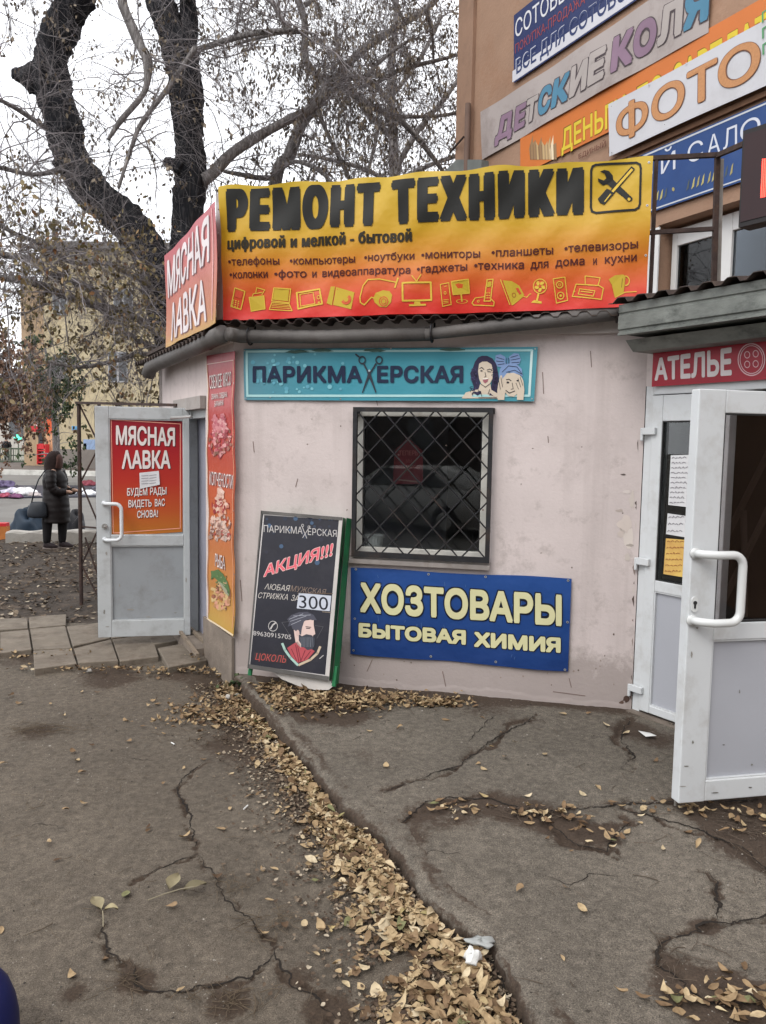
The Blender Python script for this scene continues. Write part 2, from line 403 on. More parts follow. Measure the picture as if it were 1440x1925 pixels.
EDGE = gpts([(428, 1250), (442, 1268), (470, 1300), (505, 1340), (540, 1385), (590, 1440), (640, 1510), (680, 1538), (722, 1562), (742, 1600), (800, 1672), (850, 1724), (925, 1768), (958, 1830), (1010, 1925), (1040, 1985), (1080, 2080), (1110, 2300)], PZ)
EDGE = [(EDGE[0][0]+.0, EDGE[0][1]+.3)]+EDGE
ROADCR = [gpts(p) for p in (
    [(388, 1432), (352, 1462), (335, 1490), (345, 1515), (356, 1550), (372, 1590), (372, 1608)],
    [(372, 1608), (400, 1640), (420, 1668), (445, 1705), (480, 1735), (515, 1782)],
    [(515, 1782), (495, 1812), (455, 1842), (400, 1860), (340, 1872), (262, 1852), (240, 1818)],
    [(372, 1608), (320, 1625), (235, 1660)], [(515, 1782), (540, 1850), (600, 1870), (640, 1925)], [(190, 1720), (200, 1790), (240, 1818)])]
PAVCR = [gpts(p, PZ) for p in (
    [(742, 1555), (800, 1510), (860, 1505), (930, 1500), (1000, 1530), (1080, 1520), (1150, 1515), (1270, 1512), (1440, 1500)],
    [(1000, 1530), (1080, 1590), (1130, 1600), (1180, 1540)], [(1150, 1515), (1300, 1560), (1400, 1600), (1500, 1690)],
    [(1500, 1690), (1400, 1740), (1330, 1735), (1310, 1755), (1240, 1775), (1230, 1810), (1280, 1840), (1330, 1880), (1480, 1905)],
    [(1340, 1640), (1350, 1700), (1335, 1735)], [(1170, 1445), (1190, 1425), (1160, 1385), (1185, 1350)], [(720, 1490), (860, 1440), (960, 1370), (1010, 1345)])]
def grid(x0, x1, y0, y1, st):
    xs = np.arange(x0, x1+st/2, st); ys = np.arange(y0, y1+st/2, st); return np.meshgrid(xs, ys)
def sheet_from(X, Y, Z, keep, attrs, name, material):
    ny, nx = X.shape; idx = np.arange(nx*ny).reshape(ny, nx)
    q = np.stack([idx[:-1, :-1], idx[:-1, 1:], idx[1:, 1:], idx[1:, :-1]], -1).reshape(-1, 4)
    if keep is not None:
        k = keep.ravel(); q = q[k[q].all(1)]; used = np.unique(q); rm = np.full(nx*ny, -1); rm[used] = np.arange(len(used)); q = rm[q]
    else: used = np.arange(nx*ny)
    V = np.stack([X.ravel(), Y.ravel(), Z.ravel()], -1)[used]
    o = link_mesh(name, V, q, material, smooth=True, base=(0, 0, 0))
    for an, av in attrs.items():
        a = o.data.attributes.new(an, 'FLOAT', 'POINT'); a.data.foreach_set('value', av.ravel()[used].astype(np.float32))
    return tag(o, kind='structure')
def ground_mat(name, base, dirt, grain, bump=.5, light=None):
    m = bpy.data.materials.new(name); m.use_nodes = True; n = m.node_tree; b = n.nodes['Principled BSDF']; L = n.links.new
    b.inputs['Roughness'].default_value = .9; b.inputs['Specular IOR Level'].default_value = .25
    tc = n.nodes.new('ShaderNodeTexCoord')
    def noise(sc, det=8, ro=.65):
        t = n.nodes.new('ShaderNodeTexNoise'); t.inputs['Scale'].default_value = sc; t.inputs['Detail'].default_value = det; t.inputs['Roughness'].default_value = ro; L(tc.outputs['Object'], t.inputs[0]); return t.outputs['Fac']
    def ramp(src, *st):
        r = n.nodes.new('ShaderNodeValToRGB'); cr = r.color_ramp
        while len(cr.elements) < len(st): cr.elements.new(.5)
        for e, (p, c) in zip(cr.elements, st): e.position = p; e.color = (*c, 1) if not np.isscalar(c) else (c, c, c, 1)
        L(src, r.inputs[0]); return r.outputs[0]
    def mix(f, a, c, mode='MIX'):
        x = n.nodes.new('ShaderNodeMixRGB'); x.blend_type = mode
        if np.isscalar(f): x.inputs[0].default_value = f
        else: L(f, x.inputs[0])
        for k, v in ((1, a), (2, c)):
            if isinstance(v, tuple): x.inputs[k].default_value = (*v, 1)
            else: L(v, x.inputs[k])
        return x.outputs[0]
    c = ramp(noise(1.1, 6), (.3, tuple(v*.78 for v in base)), (.7, tuple(v*1.2 for v in base)))
    c = mix(.8, c, ramp(noise(26, 8, .75), (.36, .55), (.62, 1.25)), 'MULTIPLY')
    c = mix(.9, c, ramp(noise(grain, 3, .8), (.36, .30), (.47, .92), (.56, 1.05), (.68, 1.9)), 'MULTIPLY')
    c = mix(ramp(noise(7.5, 9, .75), (.52, 0.0), (.70, .55)), c, tuple(v*.52 for v in base)); c = mix(ramp(noise(2.3, 9, .75), (.55, 0.0), (.72, .38)), c, tuple(v*1.45 for v in base))
    sp = n.nodes.new('ShaderNodeTexVoronoi'); sp.inputs['Scale'].default_value = grain*.55; L(tc.outputs['Object'], sp.inputs[0])
    c = mix(ramp(sp.outputs['Distance'], (.08, .55), (.2, 0.0)), c, light or tuple(v*2.3 for v in base))
    a = n.nodes.new('ShaderNodeAttribute'); a.attribute_name = 'dirt'
    ad = n.nodes.new('ShaderNodeMath'); ad.operation = 'MULTIPLY_ADD'; ad.inputs[1].default_value = 1.1; L(noise(34, 9, .8), ad.inputs[0]); L(a.outputs['Fac'], ad.inputs[2])
    df = ramp(ad.outputs[0], (.80, 0.0), (1.05, .93))
    dc = mix(.8, dirt, ramp(noise(90, 5, .7), (.3, .5), (.7, 1.6)), 'MULTIPLY')
    c = mix(df, c, dc); L(c, b.inputs['Base Color'])
    bp = n.nodes.new('ShaderNodeBump'); bp.inputs['Strength'].default_value = bump; bp.inputs['Distance'].default_value = .008
    hm = n.nodes.new('ShaderNodeMath'); hm.operation = 'ADD'; L(noise(grain, 5, .7), hm.inputs[0]); L(noise(24, 6, .7), hm.inputs[1]); L(hm.outputs[0], bp.inputs['Height']); L(bp.outputs[0], b.inputs['Normal'])
    return m
ASPH = ground_mat('worn_asphalt', (.116, .096, .074), (.046, .031, .021), 230)
CONC = ground_mat('broken_concrete', (.138, .119, .096), (.050, .034, .024), 190)
SOIL = ground_mat('bare_soil', (.050, .038, .029), (.085, .062, .045), 60, .9)

# near roadway: worn asphalt with cracks that sink
X, Y = grid(-4.3, 1.4, 1.5, 7.45, .015)
wx = X+.08*(fbm(X*9, Y*9, 5)-.5)+.05*(fbm(X*28, Y*28, 15)-.5); wy = Y+.08*(fbm(X*9, Y*9, 6)-.5)+.05*(fbm(X*28, Y*28, 16)-.5)
dc = np.min([pdist(wx, wy, p) for p in ROADCR], 0); de = pdist(X, Y, EDGE, True)     # de < 0: road side
Z = .03*(fbm(X*.9, Y*.9, 2)-.5)+.008*(fbm(X*7, Y*7, 3)-.5)+.006*(fbm(X*35, Y*35, 4, 3)-.5)
def fill(y, d): return .045*np.clip((4.9-y)/1.0, 0, 1)*np.exp(-(d/.26)**2)
Z += fill(Y, de)
wid = .003+.010*np.clip(fbm(X*3, Y*3, 8)-.45, 0, 1)*2
Z -= .016*np.exp(-(dc/wid)**2)
dirt = .42*np.exp(-(dc/.010)**2)+.38*np.exp(-(dc/.05)**2)*np.clip(fbm(X*6, Y*6, 31)*2-.75, 0, 1)
dirt += .55*np.exp(-(np.clip(-de, 0, 9)/.28)**2)                                     # dirt gathered under the edge
def blob(px, r, z=0.0, ex=1.0):
    g = gz(*px, z); return np.exp(-((X-g[0])**2+((Y-g[1])*ex)**2)/r**2)
for px, r, a in (((250, 1845), .07, 1.0), ((425, 1885), .09, .8), ((620, 1905), .10, .9), ((70, 1375), .16, .6), ((210, 1280), .2, .55), ((395, 1285), .16, .9), ((330, 1270), .15, .6), ((60, 1240), .3, .7), ((200, 1262), .3, .5), ((560, 1830), .08, .5), ((140, 1865), .05, .6), ((440, 1400), .35, .4)):
    dirt += .8*a*blob(px, r)*(.55+.9*fbm(X*7, Y*7, 78))
dirt += .25*(fbm(X*1.3, Y*1.3, 44)-.45)
sheet_from(X, Y, Z, de < .05, {'dirt': dirt}, 'road', ASPH)

# raised pavement in front of the shops: broken concrete slab with a ragged edge
X, Y = grid(-1.6, 4.0, 1.3, 5.75, .015)
wx = X+.16*(fbm(X*6, Y*6, 5)-.5)+.06*(fbm(X*26, Y*26, 15)-.5); wy = Y+.16*(fbm(X*6, Y*6, 6)-.5)+.06*(fbm(X*26, Y*26, 16)-.5)
eoff = lambda x, y: .055*(fbm(x*9, y*9, 61)-.5)+.022*(fbm(x*34, y*34, 62)-.5)
de = pdist(X, Y, EDGE, True)-eoff(X, Y)
dc = np.min([pdist(wx, wy, p) for p in PAVCR], 0)
Zt = PZ+.03*(fbm(X*1.1, Y*1.1, 12)-.5)+.009*(fbm(X*6, Y*6, 13)-.5)+.007*(fbm(X*33, Y*33, 14, 3)-.5)
wid = .005+.03*np.clip(fbm(X*2.5, Y*2.5, 18)-.42, 0, 1)*2
Zt -= .022*np.exp(-(dc/wid)**2)
chip = np.clip(de/.05, 0, 1); Zt -= .012*(1-chip)**2
Z = Zt
dirt = .5*np.exp(-(dc/(wid*.8+.004))**2)+.40*np.exp(-(dc/.07)**2)*np.clip(fbm(X*5, Y*5, 33)*2-.75, 0, 1)
for px, r, a in (((560, 1320), .30, 1.1), ((700, 1300), .26, .8), ((500, 1300), .2, .8), ((640, 1345), .3, .7), ((830, 1535), .17, .8), ((1010, 1535), .17, 1.0), ((1100, 1570), .16, .9), ((930, 1510), .15, .8), ((1430, 1530), .22, 1.3), ((1340, 1525), .16, 1.1), ((1440, 1590), .22, 1.2), ((1250, 1395), .2, .6), ((1300, 1860), .13, 1.0), ((1400, 1890), .15, 1.2), ((1325, 1745), .05, .9), ((1345, 1680), .06, .6), ((760, 1580), .1, .7), ((900, 1330), .3, .5), ((1185, 1370), .12, .7), ((690, 1420), .2, .3)):
    dirt += .72*a*blob(px, r, PZ)*(.55+.9*fbm(X*7, Y*7, 77))
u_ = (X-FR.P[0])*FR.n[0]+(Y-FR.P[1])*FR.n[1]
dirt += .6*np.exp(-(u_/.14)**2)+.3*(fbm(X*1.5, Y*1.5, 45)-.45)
sheet_from(X, Y, Z, (de > .045) & (u_ > -.25), {'dirt': dirt}, 'pavement', CONC)

# the cracks themselves: thin ragged ribbons of packed dirt
CRK = mat('crack_dirt', (.016, .012, .009), .95, .4, 30, .5, 120)
def road_z(x, y): return .03*(fbm(x*.9, y*.9, 2)-.5)+.008*(fbm(x*7, y*7, 3)-.5)+.006*(fbm(x*35, y*35, 4, 3)-.5)
def pave_z(x, y): return PZ+.03*(fbm(x*1.1, y*1.1, 12)-.5)+.009*(fbm(x*6, y*6, 13)-.5)+.007*(fbm(x*33, y*33, 14, 3)-.5)
def crack(run, zf, w0, seed):
    P = np.array(run); L = np.concatenate([[0], np.cumsum(np.hypot(*np.diff(P, axis=0).T))]); t = np.arange(0, L[-1], .010); x = np.interp(t, L, P[:, 0]); y = np.interp(t, L, P[:, 1]); sd = np.full(len(t), float(seed))
    x = x+.07*(fbm(t*6, sd, 3)-.5)+.03*(fbm(t*34, sd, 4)-.5); y = y+.07*(fbm(t*6, sd+9, 5)-.5)+.03*(fbm(t*34, sd+9, 6)-.5)
    tx, ty = np.gradient(x), np.gradient(y); l = np.hypot(tx, ty)+1e-9; nx, ny = -ty/l, tx/l; tap = np.clip(np.minimum(t, L[-1]-t)/.12, .15, 1)
    wa = w0*tap*np.clip(fbm(t*9, sd, 21)*2-.35, .12, 2)*(.5+rng.random(len(t))); wb = w0*tap*np.clip(fbm(t*9, sd+3, 22)*2-.35, .12, 2)*(.5+rng.random(len(t)))
    a = np.column_stack([x+nx*wa, y+ny*wa]); b = np.column_stack([x-nx*wb, y-ny*wb]); z = np.maximum(zf(a[:, 0], a[:, 1]), zf(b[:, 0], b[:, 1]))+.0018; V = np.empty((len(t)*2, 3)); V[0::2, :2] = a; V[1::2, :2] = b; V[0::2, 2] = z; V[1::2, 2] = z
    F = np.array([[2*i, 2*i+1, 2*i+3, 2*i+2] for i in range(len(t)-1)]); tag(link_mesh('ground_crack', V, F, CRK), kind='structure')
for k, r_ in enumerate(ROADCR): crack(r_, road_z, .0045, k*13+1)
for k, r_ in enumerate(PAVCR): crack(r_, pave_z, .006, k*17+5)
ex_ = [(x-.016, y-.004) for x, y in EDGE[2:]]; crack(ex_, lambda x, y: road_z(x, y)+fill(y, .02)+.005, .016, 77)
for k, pxs in enumerate(([(200, 1440), (240, 1425), (300, 1430)], [(640, 1640), (600, 1655), (560, 1640)], [(30, 1560), (70, 1545), (130, 1560)])): crack(gpts(pxs), road_z, .0025, 90+k)
for k, pxs in enumerate(([(1000, 1640), (1060, 1660), (1110, 1640), (1180, 1650)], [(880, 1400), (910, 1360), (940, 1340)], [(760, 1620), (820, 1600), (880, 1610)])): crack(gpts(pxs, PZ), pave_z, .003, 120+k)

# the broken edge of the slab, following its run
E2_ = np.array(EDGE[1:]); l_ = np.concatenate([[0], np.cumsum(np.hypot(*np.diff(E2_, axis=0).T))]); t_ = np.arange(0, l_[-1], .007); ex = np.interp(t_, l_, E2_[:, 0]); ey = np.interp(t_, l_, E2_[:, 1])
kk = np.ones(25)/25; tx, ty = np.convolve(np.pad(np.gradient(ex), 12, 'edge'), kk, 'valid'), np.convolve(np.pad(np.gradient(ey), 12, 'edge'), kk, 'valid'); q_ = np.hypot(tx, ty); nx, ny = -ty/q_, tx/q_
if pdist(np.array([ex[200]+nx[200]*.1]), np.array([ey[200]+ny[200]*.1]), EDGE, True)[0] < 0: nx, ny = -nx, -ny
o_ = eoff(ex, ey)+.008*(fbm(t_*60, t_*0+2.5, 31)-.5); rows = []
for s_, dz in ((.11, .0018), (.08, .002), (.055, .002), (.035, .0), (.020, -.005), (.009, -.013), (.001, -.026), (-.004, -.050), (-.007, -.085), (-.010, -.17)):
    x, y = ex+nx*(o_+s_), ey+ny*(o_+s_); r_ = .016*(fbm(t_*22, t_*0+s_*260, 35)-.5)*(1 if s_ < .03 else 0)+.008*(fbm(t_*75, t_*0+s_*500, 36)-.5)*(1 if s_ < .03 else .3); x, y = x+nx*r_, y+ny*r_
    rows.append(np.stack([x, y, pave_z(x, y)+dz-.012*(1-np.clip((s_-.0)/.05, 0, 1))**2*(dz > -.01)+.5*r_*(s_ < .03)], -1))
G_ = np.stack(rows); m_, n_ = G_.shape[:2]; da = np.stack([np.clip(.22+.9*(fbm(t_*5, t_*0+i*.6, 66)-.45)+(.55 if i > 6 else .2 if i > 4 else 0), 0, 1) for i in range(m_)]); sheet_from(G_[..., 0], G_[..., 1], G_[..., 2], None, {'dirt': da}, 'pavement_edge', CONC)

# trodden soil beyond the path, littered
X, Y = grid(-13, -1.4, 7.3, 14.2, .04)
Z = .10*(fbm(X*.8, Y*.8, 22)-.5)+.04*(fbm(X*5, Y*5, 23)-.5)+.02*(fbm(X*17, Y*17, 24)-.5)+.0*X
sheet_from(X, Y, Z, None, {'dirt': .1+.9*(fbm(X*2, Y*4, 51)-.4)}, 'soil', SOIL)
# the rest of the ground, one sheet to the horizon, the street and the far footpath on it
def flat(name, pts, z, m):
    o = MB().slab([(x, y, z-.02) for x, y in pts], (0, 0, .02)).build(name, m, base=(0, 0, z-.02)); return tag(o, kind='structure')
FARG = mat('ground_dust', (.085, .075, .062), .95, .25, 1.5, .3, 20)
o = MB().slab([(-300, -120, -.16), (300, -120, -.16), (300, 300, -.16), (-300, 300, -.16)], (0, 0, .05)).build('ground', FARG, base=(0, 0, -.16)); tag(o, kind='structure')
STREET = mat('street_asphalt', (.15, .142, .13), .9, .15, .6, .25, 60, dirt=(.08, .07, .06), dscale=.5)
flat('street', [(-120, 14.0), (-2.5, 14.0), (-2.5, 38.2), (-120, 39.2)], .0, STREET)
flat('near_street', [(-120, -40), (120, -40), (120, 1.52), (-120, 1.52)], -.06, STREET)
flat('side_ground', [(-120, 1.52), (-4.25, 1.52), (-4.25, 7.4), (-120, 7.4)], -.02, FARG)
flat('far_footpath', [(-120, 39.5), (-4, 38.6), (-4, 60), (-120, 60)], .18, mat('footpath', (.11, .09, .078), .95, .2, .8))
kb = MB().slab([(-120, 39.2, -.05), (-4, 38.25, -.05), (-4, 38.55, -.05), (-120, 39.5, -.05)], (0, 0, .30)).build('kerb', mat('whitewash', (.55, .54, .5), .9, .2, 2, dirt=(.25, .23, .2)), base=(-60, 38.7, -.05)); tag(kb, kind='structure')
# slab path to the butcher's door
SLAB = mat('concrete_paver', (.165, .138, .108), .9, .22, 7, .7, 70, dirt=(.07, .05, .036), dscale=5, damt=.8)
pm = MB()
for i, q in enumerate(([(0, 1187), (54, 1184), (60, 1222), (0, 1228)], [(-70, 1190), (-2, 1187), (-2, 1228), (-70, 1236)], [(56, 1182), (123, 1177), (135, 1217), (62, 1221)], [(62, 1223), (135, 1219), (145, 1247), (64, 1259)],
        [(125, 1177), (190, 1170), (208, 1200), (137, 1216)], [(138, 1218), (209, 1201), (223, 1243), (147, 1247)], [(192, 1170), (266, 1163), (284, 1190), (210, 1200)], [(211, 1202), (285, 1192), (299, 1234), (225, 1243)],
        [(268, 1163), (338, 1154), (357, 1200), (286, 1213)], [(296, 1218), (360, 1206), (390, 1241), (316, 1256)], [(54, 1160), (125, 1155), (124, 1175), (55, 1181)], [(-40, 1165), (52, 1161), (53, 1182), (-40, 1186)])):
    z = .038+.012*rng.random(); c = np.mean([gz(x, y, z) for x, y in q], 0)
    top = [c+(gz(x, y, z)-c)*.985+np.array([0, 0, .012*(rng.random()-.5)]) for x, y in q]
    pm.slab([t-np.array([0, 0, .09]) for t in top], (0, 0, .09))
o = pm.build('path', SLAB, bevel=.006); tag(o, kind='structure')

# ================================================================== THE SHOP PAVILION
WALL = mat('pink_plaster', (.592, .515, .494), .85, .07, 1.6, .25, 45, dirt=(.38, .32, .30), dscale=2.2, damt=.35)
def stain(m, lo, hi, c, amt=.55):
    """splashed dirt on the foot of a wall and a few rain streaks"""
    n = m.node_tree; L = n.links.new; b = n.nodes['Principled BSDF']; src = b.inputs['Base Color'].links[0].from_socket
    tc = n.nodes.new('ShaderNodeTexCoord'); sp = n.nodes.new('ShaderNodeSeparateXYZ'); L(tc.outputs['Object'], sp.inputs[0]); mr = n.nodes.new('ShaderNodeMapRange'); mr.inputs['From Min'].default_value = hi; mr.inputs['From Max'].default_value = lo; L(sp.outputs[2], mr.inputs[0])
    t = n.nodes.new('ShaderNodeTexNoise'); t.inputs['Scale'].default_value = 7; t.inputs['Detail'].default_value = 9; t.inputs['Roughness'].default_value = .75; L(tc.outputs['Object'], t.inputs[0])
    mp = n.nodes.new('ShaderNodeMapping'); mp.inputs['Scale'].default_value = (9, 9, .35); L(tc.outputs['Object'], mp.inputs[0]); t2 = n.nodes.new('ShaderNodeTexNoise'); t2.inputs['Scale'].default_value = 1.0; t2.inputs['Detail'].default_value = 6; L(mp.outputs[0], t2.inputs[0])
    a = n.nodes.new('ShaderNodeMath'); a.operation = 'MULTIPLY_ADD'; a.inputs[1].default_value = 1.3; L(t.outputs['Fac'], a.inputs[0]); L(mr.outputs[0], a.inputs[2])
    r = n.nodes.new('ShaderNodeValToRGB'); r.color_ramp.elements[0].position = .70; r.color_ramp.elements[1].position = 1.65; r.color_ramp.elements[1].color = (amt,)*3+(1,); L(a.outputs[0], r.inputs[0])
    r2 = n.nodes.new('ShaderNodeValToRGB'); r2.color_ramp.elements[0].position = .56; r2.color_ramp.elements[1].position = .75; r2.color_ramp.elements[1].color = (.22,)*3+(1,); L(t2.outputs['Fac'], r2.inputs[0])
    mx_ = n.nodes.new('ShaderNodeMixRGB'); mx_.blend_type = 'LIGHTEN'; mx_.inputs[0].default_value = 1; L(r.outputs[0], mx_.inputs[1]); L(r2.outputs[0], mx_.inputs[2])
    m_ = n.nodes.new('ShaderNodeMixRGB'); L(mx_.outputs[0], m_.inputs[0]); L(src, m_.inputs[1]); m_.inputs[2].default_value = (*c, 1); L(m_.outputs[0], b.inputs['Base Color'])
stain(WALL, .05, .55, (.20, .165, .145))
WALL2 = mat('grimy_plaster', (.40, .35, .32), .9, .15, 3, .4, 50, dirt=(.14, .11, .09), dscale=3, damt=.7)
PLINTH = mat('stained_concrete', (.20, .165, .135), .95, .3, 3.5, .6, 40, dirt=(.07, .055, .045), dscale=2.5, damt=.8)
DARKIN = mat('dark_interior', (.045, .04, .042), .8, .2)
VESTI = mat('vestibule_paint', (.36, .36, .40), .7, .1)
PVC = mat('white_plastic', (.58, .60, .61), .32, .04, 2.5, .0, spec=.45, dirt=(.34, .32, .29), dscale=6, damt=.45)
PVCG = mat('grey_plastic_panel', (.38, .39, .425), .35, .04, 2, spec=.4)
PVCO = mat('weathered_plastic', (.44, .46, .465), .45, .07, 2.5, spec=.4, dirt=(.23, .22, .21), dscale=6, damt=.55)
PVCOG = mat('weathered_panel', (.28, .297, .31), .45, .08, 2, spec=.4, dirt=(.18, .18, .175), dscale=5, damt=.6)
BLACKM = mat('black_painted_steel', (.018, .018, .02), .5, .3, 20, .2, 100, dirt=(.09, .05, .03), dscale=6, damt=.4)
RUST = mat('rusty_steel', (.045, .028, .024), .75, .4, 14, .4, 90, dirt=(.11, .055, .03), dscale=8, damt=.7)
PIPE = mat('grey_pipe', (.115, .106, .10), .6, .3, 3, .25, 40, dirt=(.08, .065, .055), dscale=3.5, damt=.7)
ROOF = mat('roof_sheet', (.06, .045, .04), .8, .3, 8, .3, 40, dirt=(.13, .08, .05), dscale=6)
CANM = mat('weathered_zinc', (.17, .18, .165), .55, .35, 3.5, .3, 30, metal=.2, dirt=(.045, .05, .045), dscale=5, damt=.85, stretch=(1, 1, 1.8))
SILLM = mat('sill_zinc', (.30, .27, .25), .6, .2, 6, dirt=(.12, .07, .05), dscale=8)
GLASS = glass_mat('window_glass', (.88, .90, .90))
GLASSD = glass_mat('door_glass', (.66, .64, .64), .0, 1.34)
RUBBER = mat('black_gasket', (.02, .02, .02), .6)
STEEL = mat('lock_steel', (.45, .44, .42), .35, .1, metal=.8)
PAPER = mat('white_paper', (.62, .62, .63), .8, .06, 12)

def pbox(mb, pl, u0, u1, z0, z1, o0, o1, m=0):
    return mb.hexa([pl.pt(u0, z0, o0), pl.pt(u1, z0, o0), pl.pt(u1, z1, o0), pl.pt(u0, z1, o0)], [pl.pt(u0, z0, o1), pl.pt(u1, z0, o1), pl.pt(u1, z1, o1), pl.pt(u0, z1, o1)], m)
def holed(mb, pl, U, Zs, hole, o0, o1, m=0):
    """wall of plaster with one opening; U, Zs are the outer limits, hole = u0 u1 z0 z1"""
    u = [U[0], hole[0], hole[1], U[1]]; z = [Zs[0], hole[2], hole[3], Zs[1]]
    for o in (o0, o1):
        V = [pl.pt(a, b, o) for b in z for a in u]
        Fc = [[j*4+i, j*4+i+1, (j+1)*4+i+1, (j+1)*4+i] for j in range(3) for i in range(3) if not (i == 1 and j == 1)]
        mb.add(V, Fc, m)
    for a in (U, hole[:2]):
        for b in (Zs, hole[2:]):
            pass
    for (a0, b0), (a1, b1) in (((u[0], z[0]), (u[3], z[0])), ((u[3], z[0]), (u[3], z[3])), ((u[3], z[3]), (u[0], z[3])), ((u[0], z[3]), (u[0], z[0])),
                              ((u[1], z[1]), (u[2], z[1])), ((u[2], z[1]), (u[2], z[2])), ((u[2], z[2]), (u[1], z[2])), ((u[1], z[2]), (u[1], z[1]))):
        mb.add([pl.pt(a0, b0, o0), pl.pt(a1, b1, o0), pl.pt(a1, b1, o1), pl.pt(a0, b0, o1)], [[0, 1, 2, 3]], m)
    return mb
UB = FR.uv(PB)[0]                     # u of the right corner (negative)
ZT = 2.64                             # wall head
pav = thing('shop_pavilion', (0.6, 7.0, 0), 'single-storey pink plastered shop pavilion with chamfered front and barred window', 'shop')
# window opening
wtl = FR.uv(FR.on(668, 766)); wbr = FR.uv(FR.on(915, 1052))
WU0, WU1, WZ0, WZ1 = wbr[0], wtl[0], wbr[1], wtl[1]
mb = MB(); holed(mb, FR, (UB, 0), (-.15, ZT), (WU0, WU1, WZ0, WZ1), 0, -.22)
# left side wall with the butcher's doorway
dl0 = LF.uv(LF.on(387, 900))[0]; dl1 = LF.uv(LF.on(352, 900))[0]+.25; DZ = LF.uv(LF.on(387, 768))[1]; LEND = LF.uv(LF.on(299, 720))[0]
holed(mb, LF, (.0, LEND), (-.15, ZT), (dl0, dl1, .10, DZ), 0, -.20)
# entrance wall pieces
EO0, EO1, EZ = -1.56, -.004, 2.19
pbox(mb, EN, EO0-1.6, EO0, -.1, ZT, 0, -.2); pbox(mb, EN, EO0, 0, EZ+.0, ZT, 0, -.2)
mb.build('wall', WALL, pav)
# return wall at the far left end, and the rooms
L2 = LF.pt(LEND, 0); E2 = EN.pt(EO0-1.6, 0)
bl = BU.uv(L2)[0]; be = BU.uv(E2)[0]; foot = lambda u: BU.pt(u, 0)
mb = MB(); a, b = L2, foot(bl+.3); mb.slab([a-[0, 0, .1], b-[0, 0, .1], b+[0, 0, ZT], a+[0, 0, ZT]], LF.d*-.15); mb.build('side_wall', WALL2, pav); mb = MB()
a, b = E2, foot(be); mb.slab([a-[0, 0, .1], b-[0, 0, .1], b+[0, 0, ZT], a+[0, 0, ZT]], EN.d*.15)
mb.build('side_wall', WALL2, pav)
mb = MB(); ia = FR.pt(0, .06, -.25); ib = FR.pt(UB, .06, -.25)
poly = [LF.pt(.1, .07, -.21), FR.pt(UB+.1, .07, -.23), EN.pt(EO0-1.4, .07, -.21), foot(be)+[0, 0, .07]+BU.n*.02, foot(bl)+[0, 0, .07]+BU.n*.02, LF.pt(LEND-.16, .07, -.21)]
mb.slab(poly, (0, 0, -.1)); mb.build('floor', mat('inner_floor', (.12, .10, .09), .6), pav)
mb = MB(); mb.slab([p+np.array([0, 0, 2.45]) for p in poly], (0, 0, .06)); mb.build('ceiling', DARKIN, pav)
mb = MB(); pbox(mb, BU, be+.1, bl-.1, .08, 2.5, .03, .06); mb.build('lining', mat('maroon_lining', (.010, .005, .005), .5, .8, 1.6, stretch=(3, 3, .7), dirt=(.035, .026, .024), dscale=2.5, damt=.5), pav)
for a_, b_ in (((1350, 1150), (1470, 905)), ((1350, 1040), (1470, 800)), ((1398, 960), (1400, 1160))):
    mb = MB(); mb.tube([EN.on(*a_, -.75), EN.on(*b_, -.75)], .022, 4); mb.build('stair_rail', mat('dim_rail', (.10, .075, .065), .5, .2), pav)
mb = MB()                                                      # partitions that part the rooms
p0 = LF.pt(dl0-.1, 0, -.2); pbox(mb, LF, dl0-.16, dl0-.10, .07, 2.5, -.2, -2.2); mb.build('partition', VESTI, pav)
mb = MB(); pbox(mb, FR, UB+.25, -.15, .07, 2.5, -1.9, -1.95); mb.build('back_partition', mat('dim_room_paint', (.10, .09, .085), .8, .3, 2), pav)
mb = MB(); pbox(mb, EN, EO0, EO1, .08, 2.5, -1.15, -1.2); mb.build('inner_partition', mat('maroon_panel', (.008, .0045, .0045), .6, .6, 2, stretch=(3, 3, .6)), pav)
# roof with corrugated edge
mb = MB(); top = [LF.pt(LEND+.1, ZT, .1), LF.pt(-.03, ZT, .12), FR.pt(UB, ZT, .10), EN.pt(EO0-1.6, ZT, .1), foot(be)+[0, 0, ZT]+BU.n*.01, foot(bl+.4)+[0, 0, ZT]+BU.n*.01]
mb.slab(top, (0, 0, .03))
def corr(mb, pl, u0, u1, z, o0, o1, pitch=.115, amp=.014, zin=0.0, m=0):
    us = np.arange(u0, u1, pitch/8); V = []; Fc = []
    for i, u in enumerate(us):
        ph = (u/pitch) % 1; w = amp*(1 if ph < .38 else (1-(ph-.38)/.12 if ph < .5 else (-1 if ph < .88 else -1+2*(ph-.88)/.12))) if amp else 0
        w += .004*math.sin(u*5+1); V += [pl.pt(u, z+w, o0), pl.pt(u, z+w+zin, o1), pl.pt(u, z+w-.004, o0), pl.pt(u, z+w+zin-.004, o1)]
    for i in range(len(us)-1):
        a = 4*i; b = a+4; Fc += [[a, b, b+1, a+1], [a+2, a+3, b+3, b+2], [a, a+2, b+2, b]]
    return mb.add(V, Fc, m)
corr(mb, FR, UB-.08, .0, ZT-.022, .18, .03); corr(mb, LF, .02, LEND+.12, 2.555, .205, .03)
mb.build('roof', ROOF, pav)
# pale board under the eaves
mb = MB(); pbox(mb, FR, UB+.01, -.002, 2.52, 2.63, .003, .028); pbox(mb, LF, .01, LEND, 2.50, 2.63, .003, .028); mb.build('eaves_board', mat('eaves_board', (.60, .54, .51), .85, .15, 4, .2, 30, dirt=(.25, .20, .17), dscale=4, damt=.6), pav)
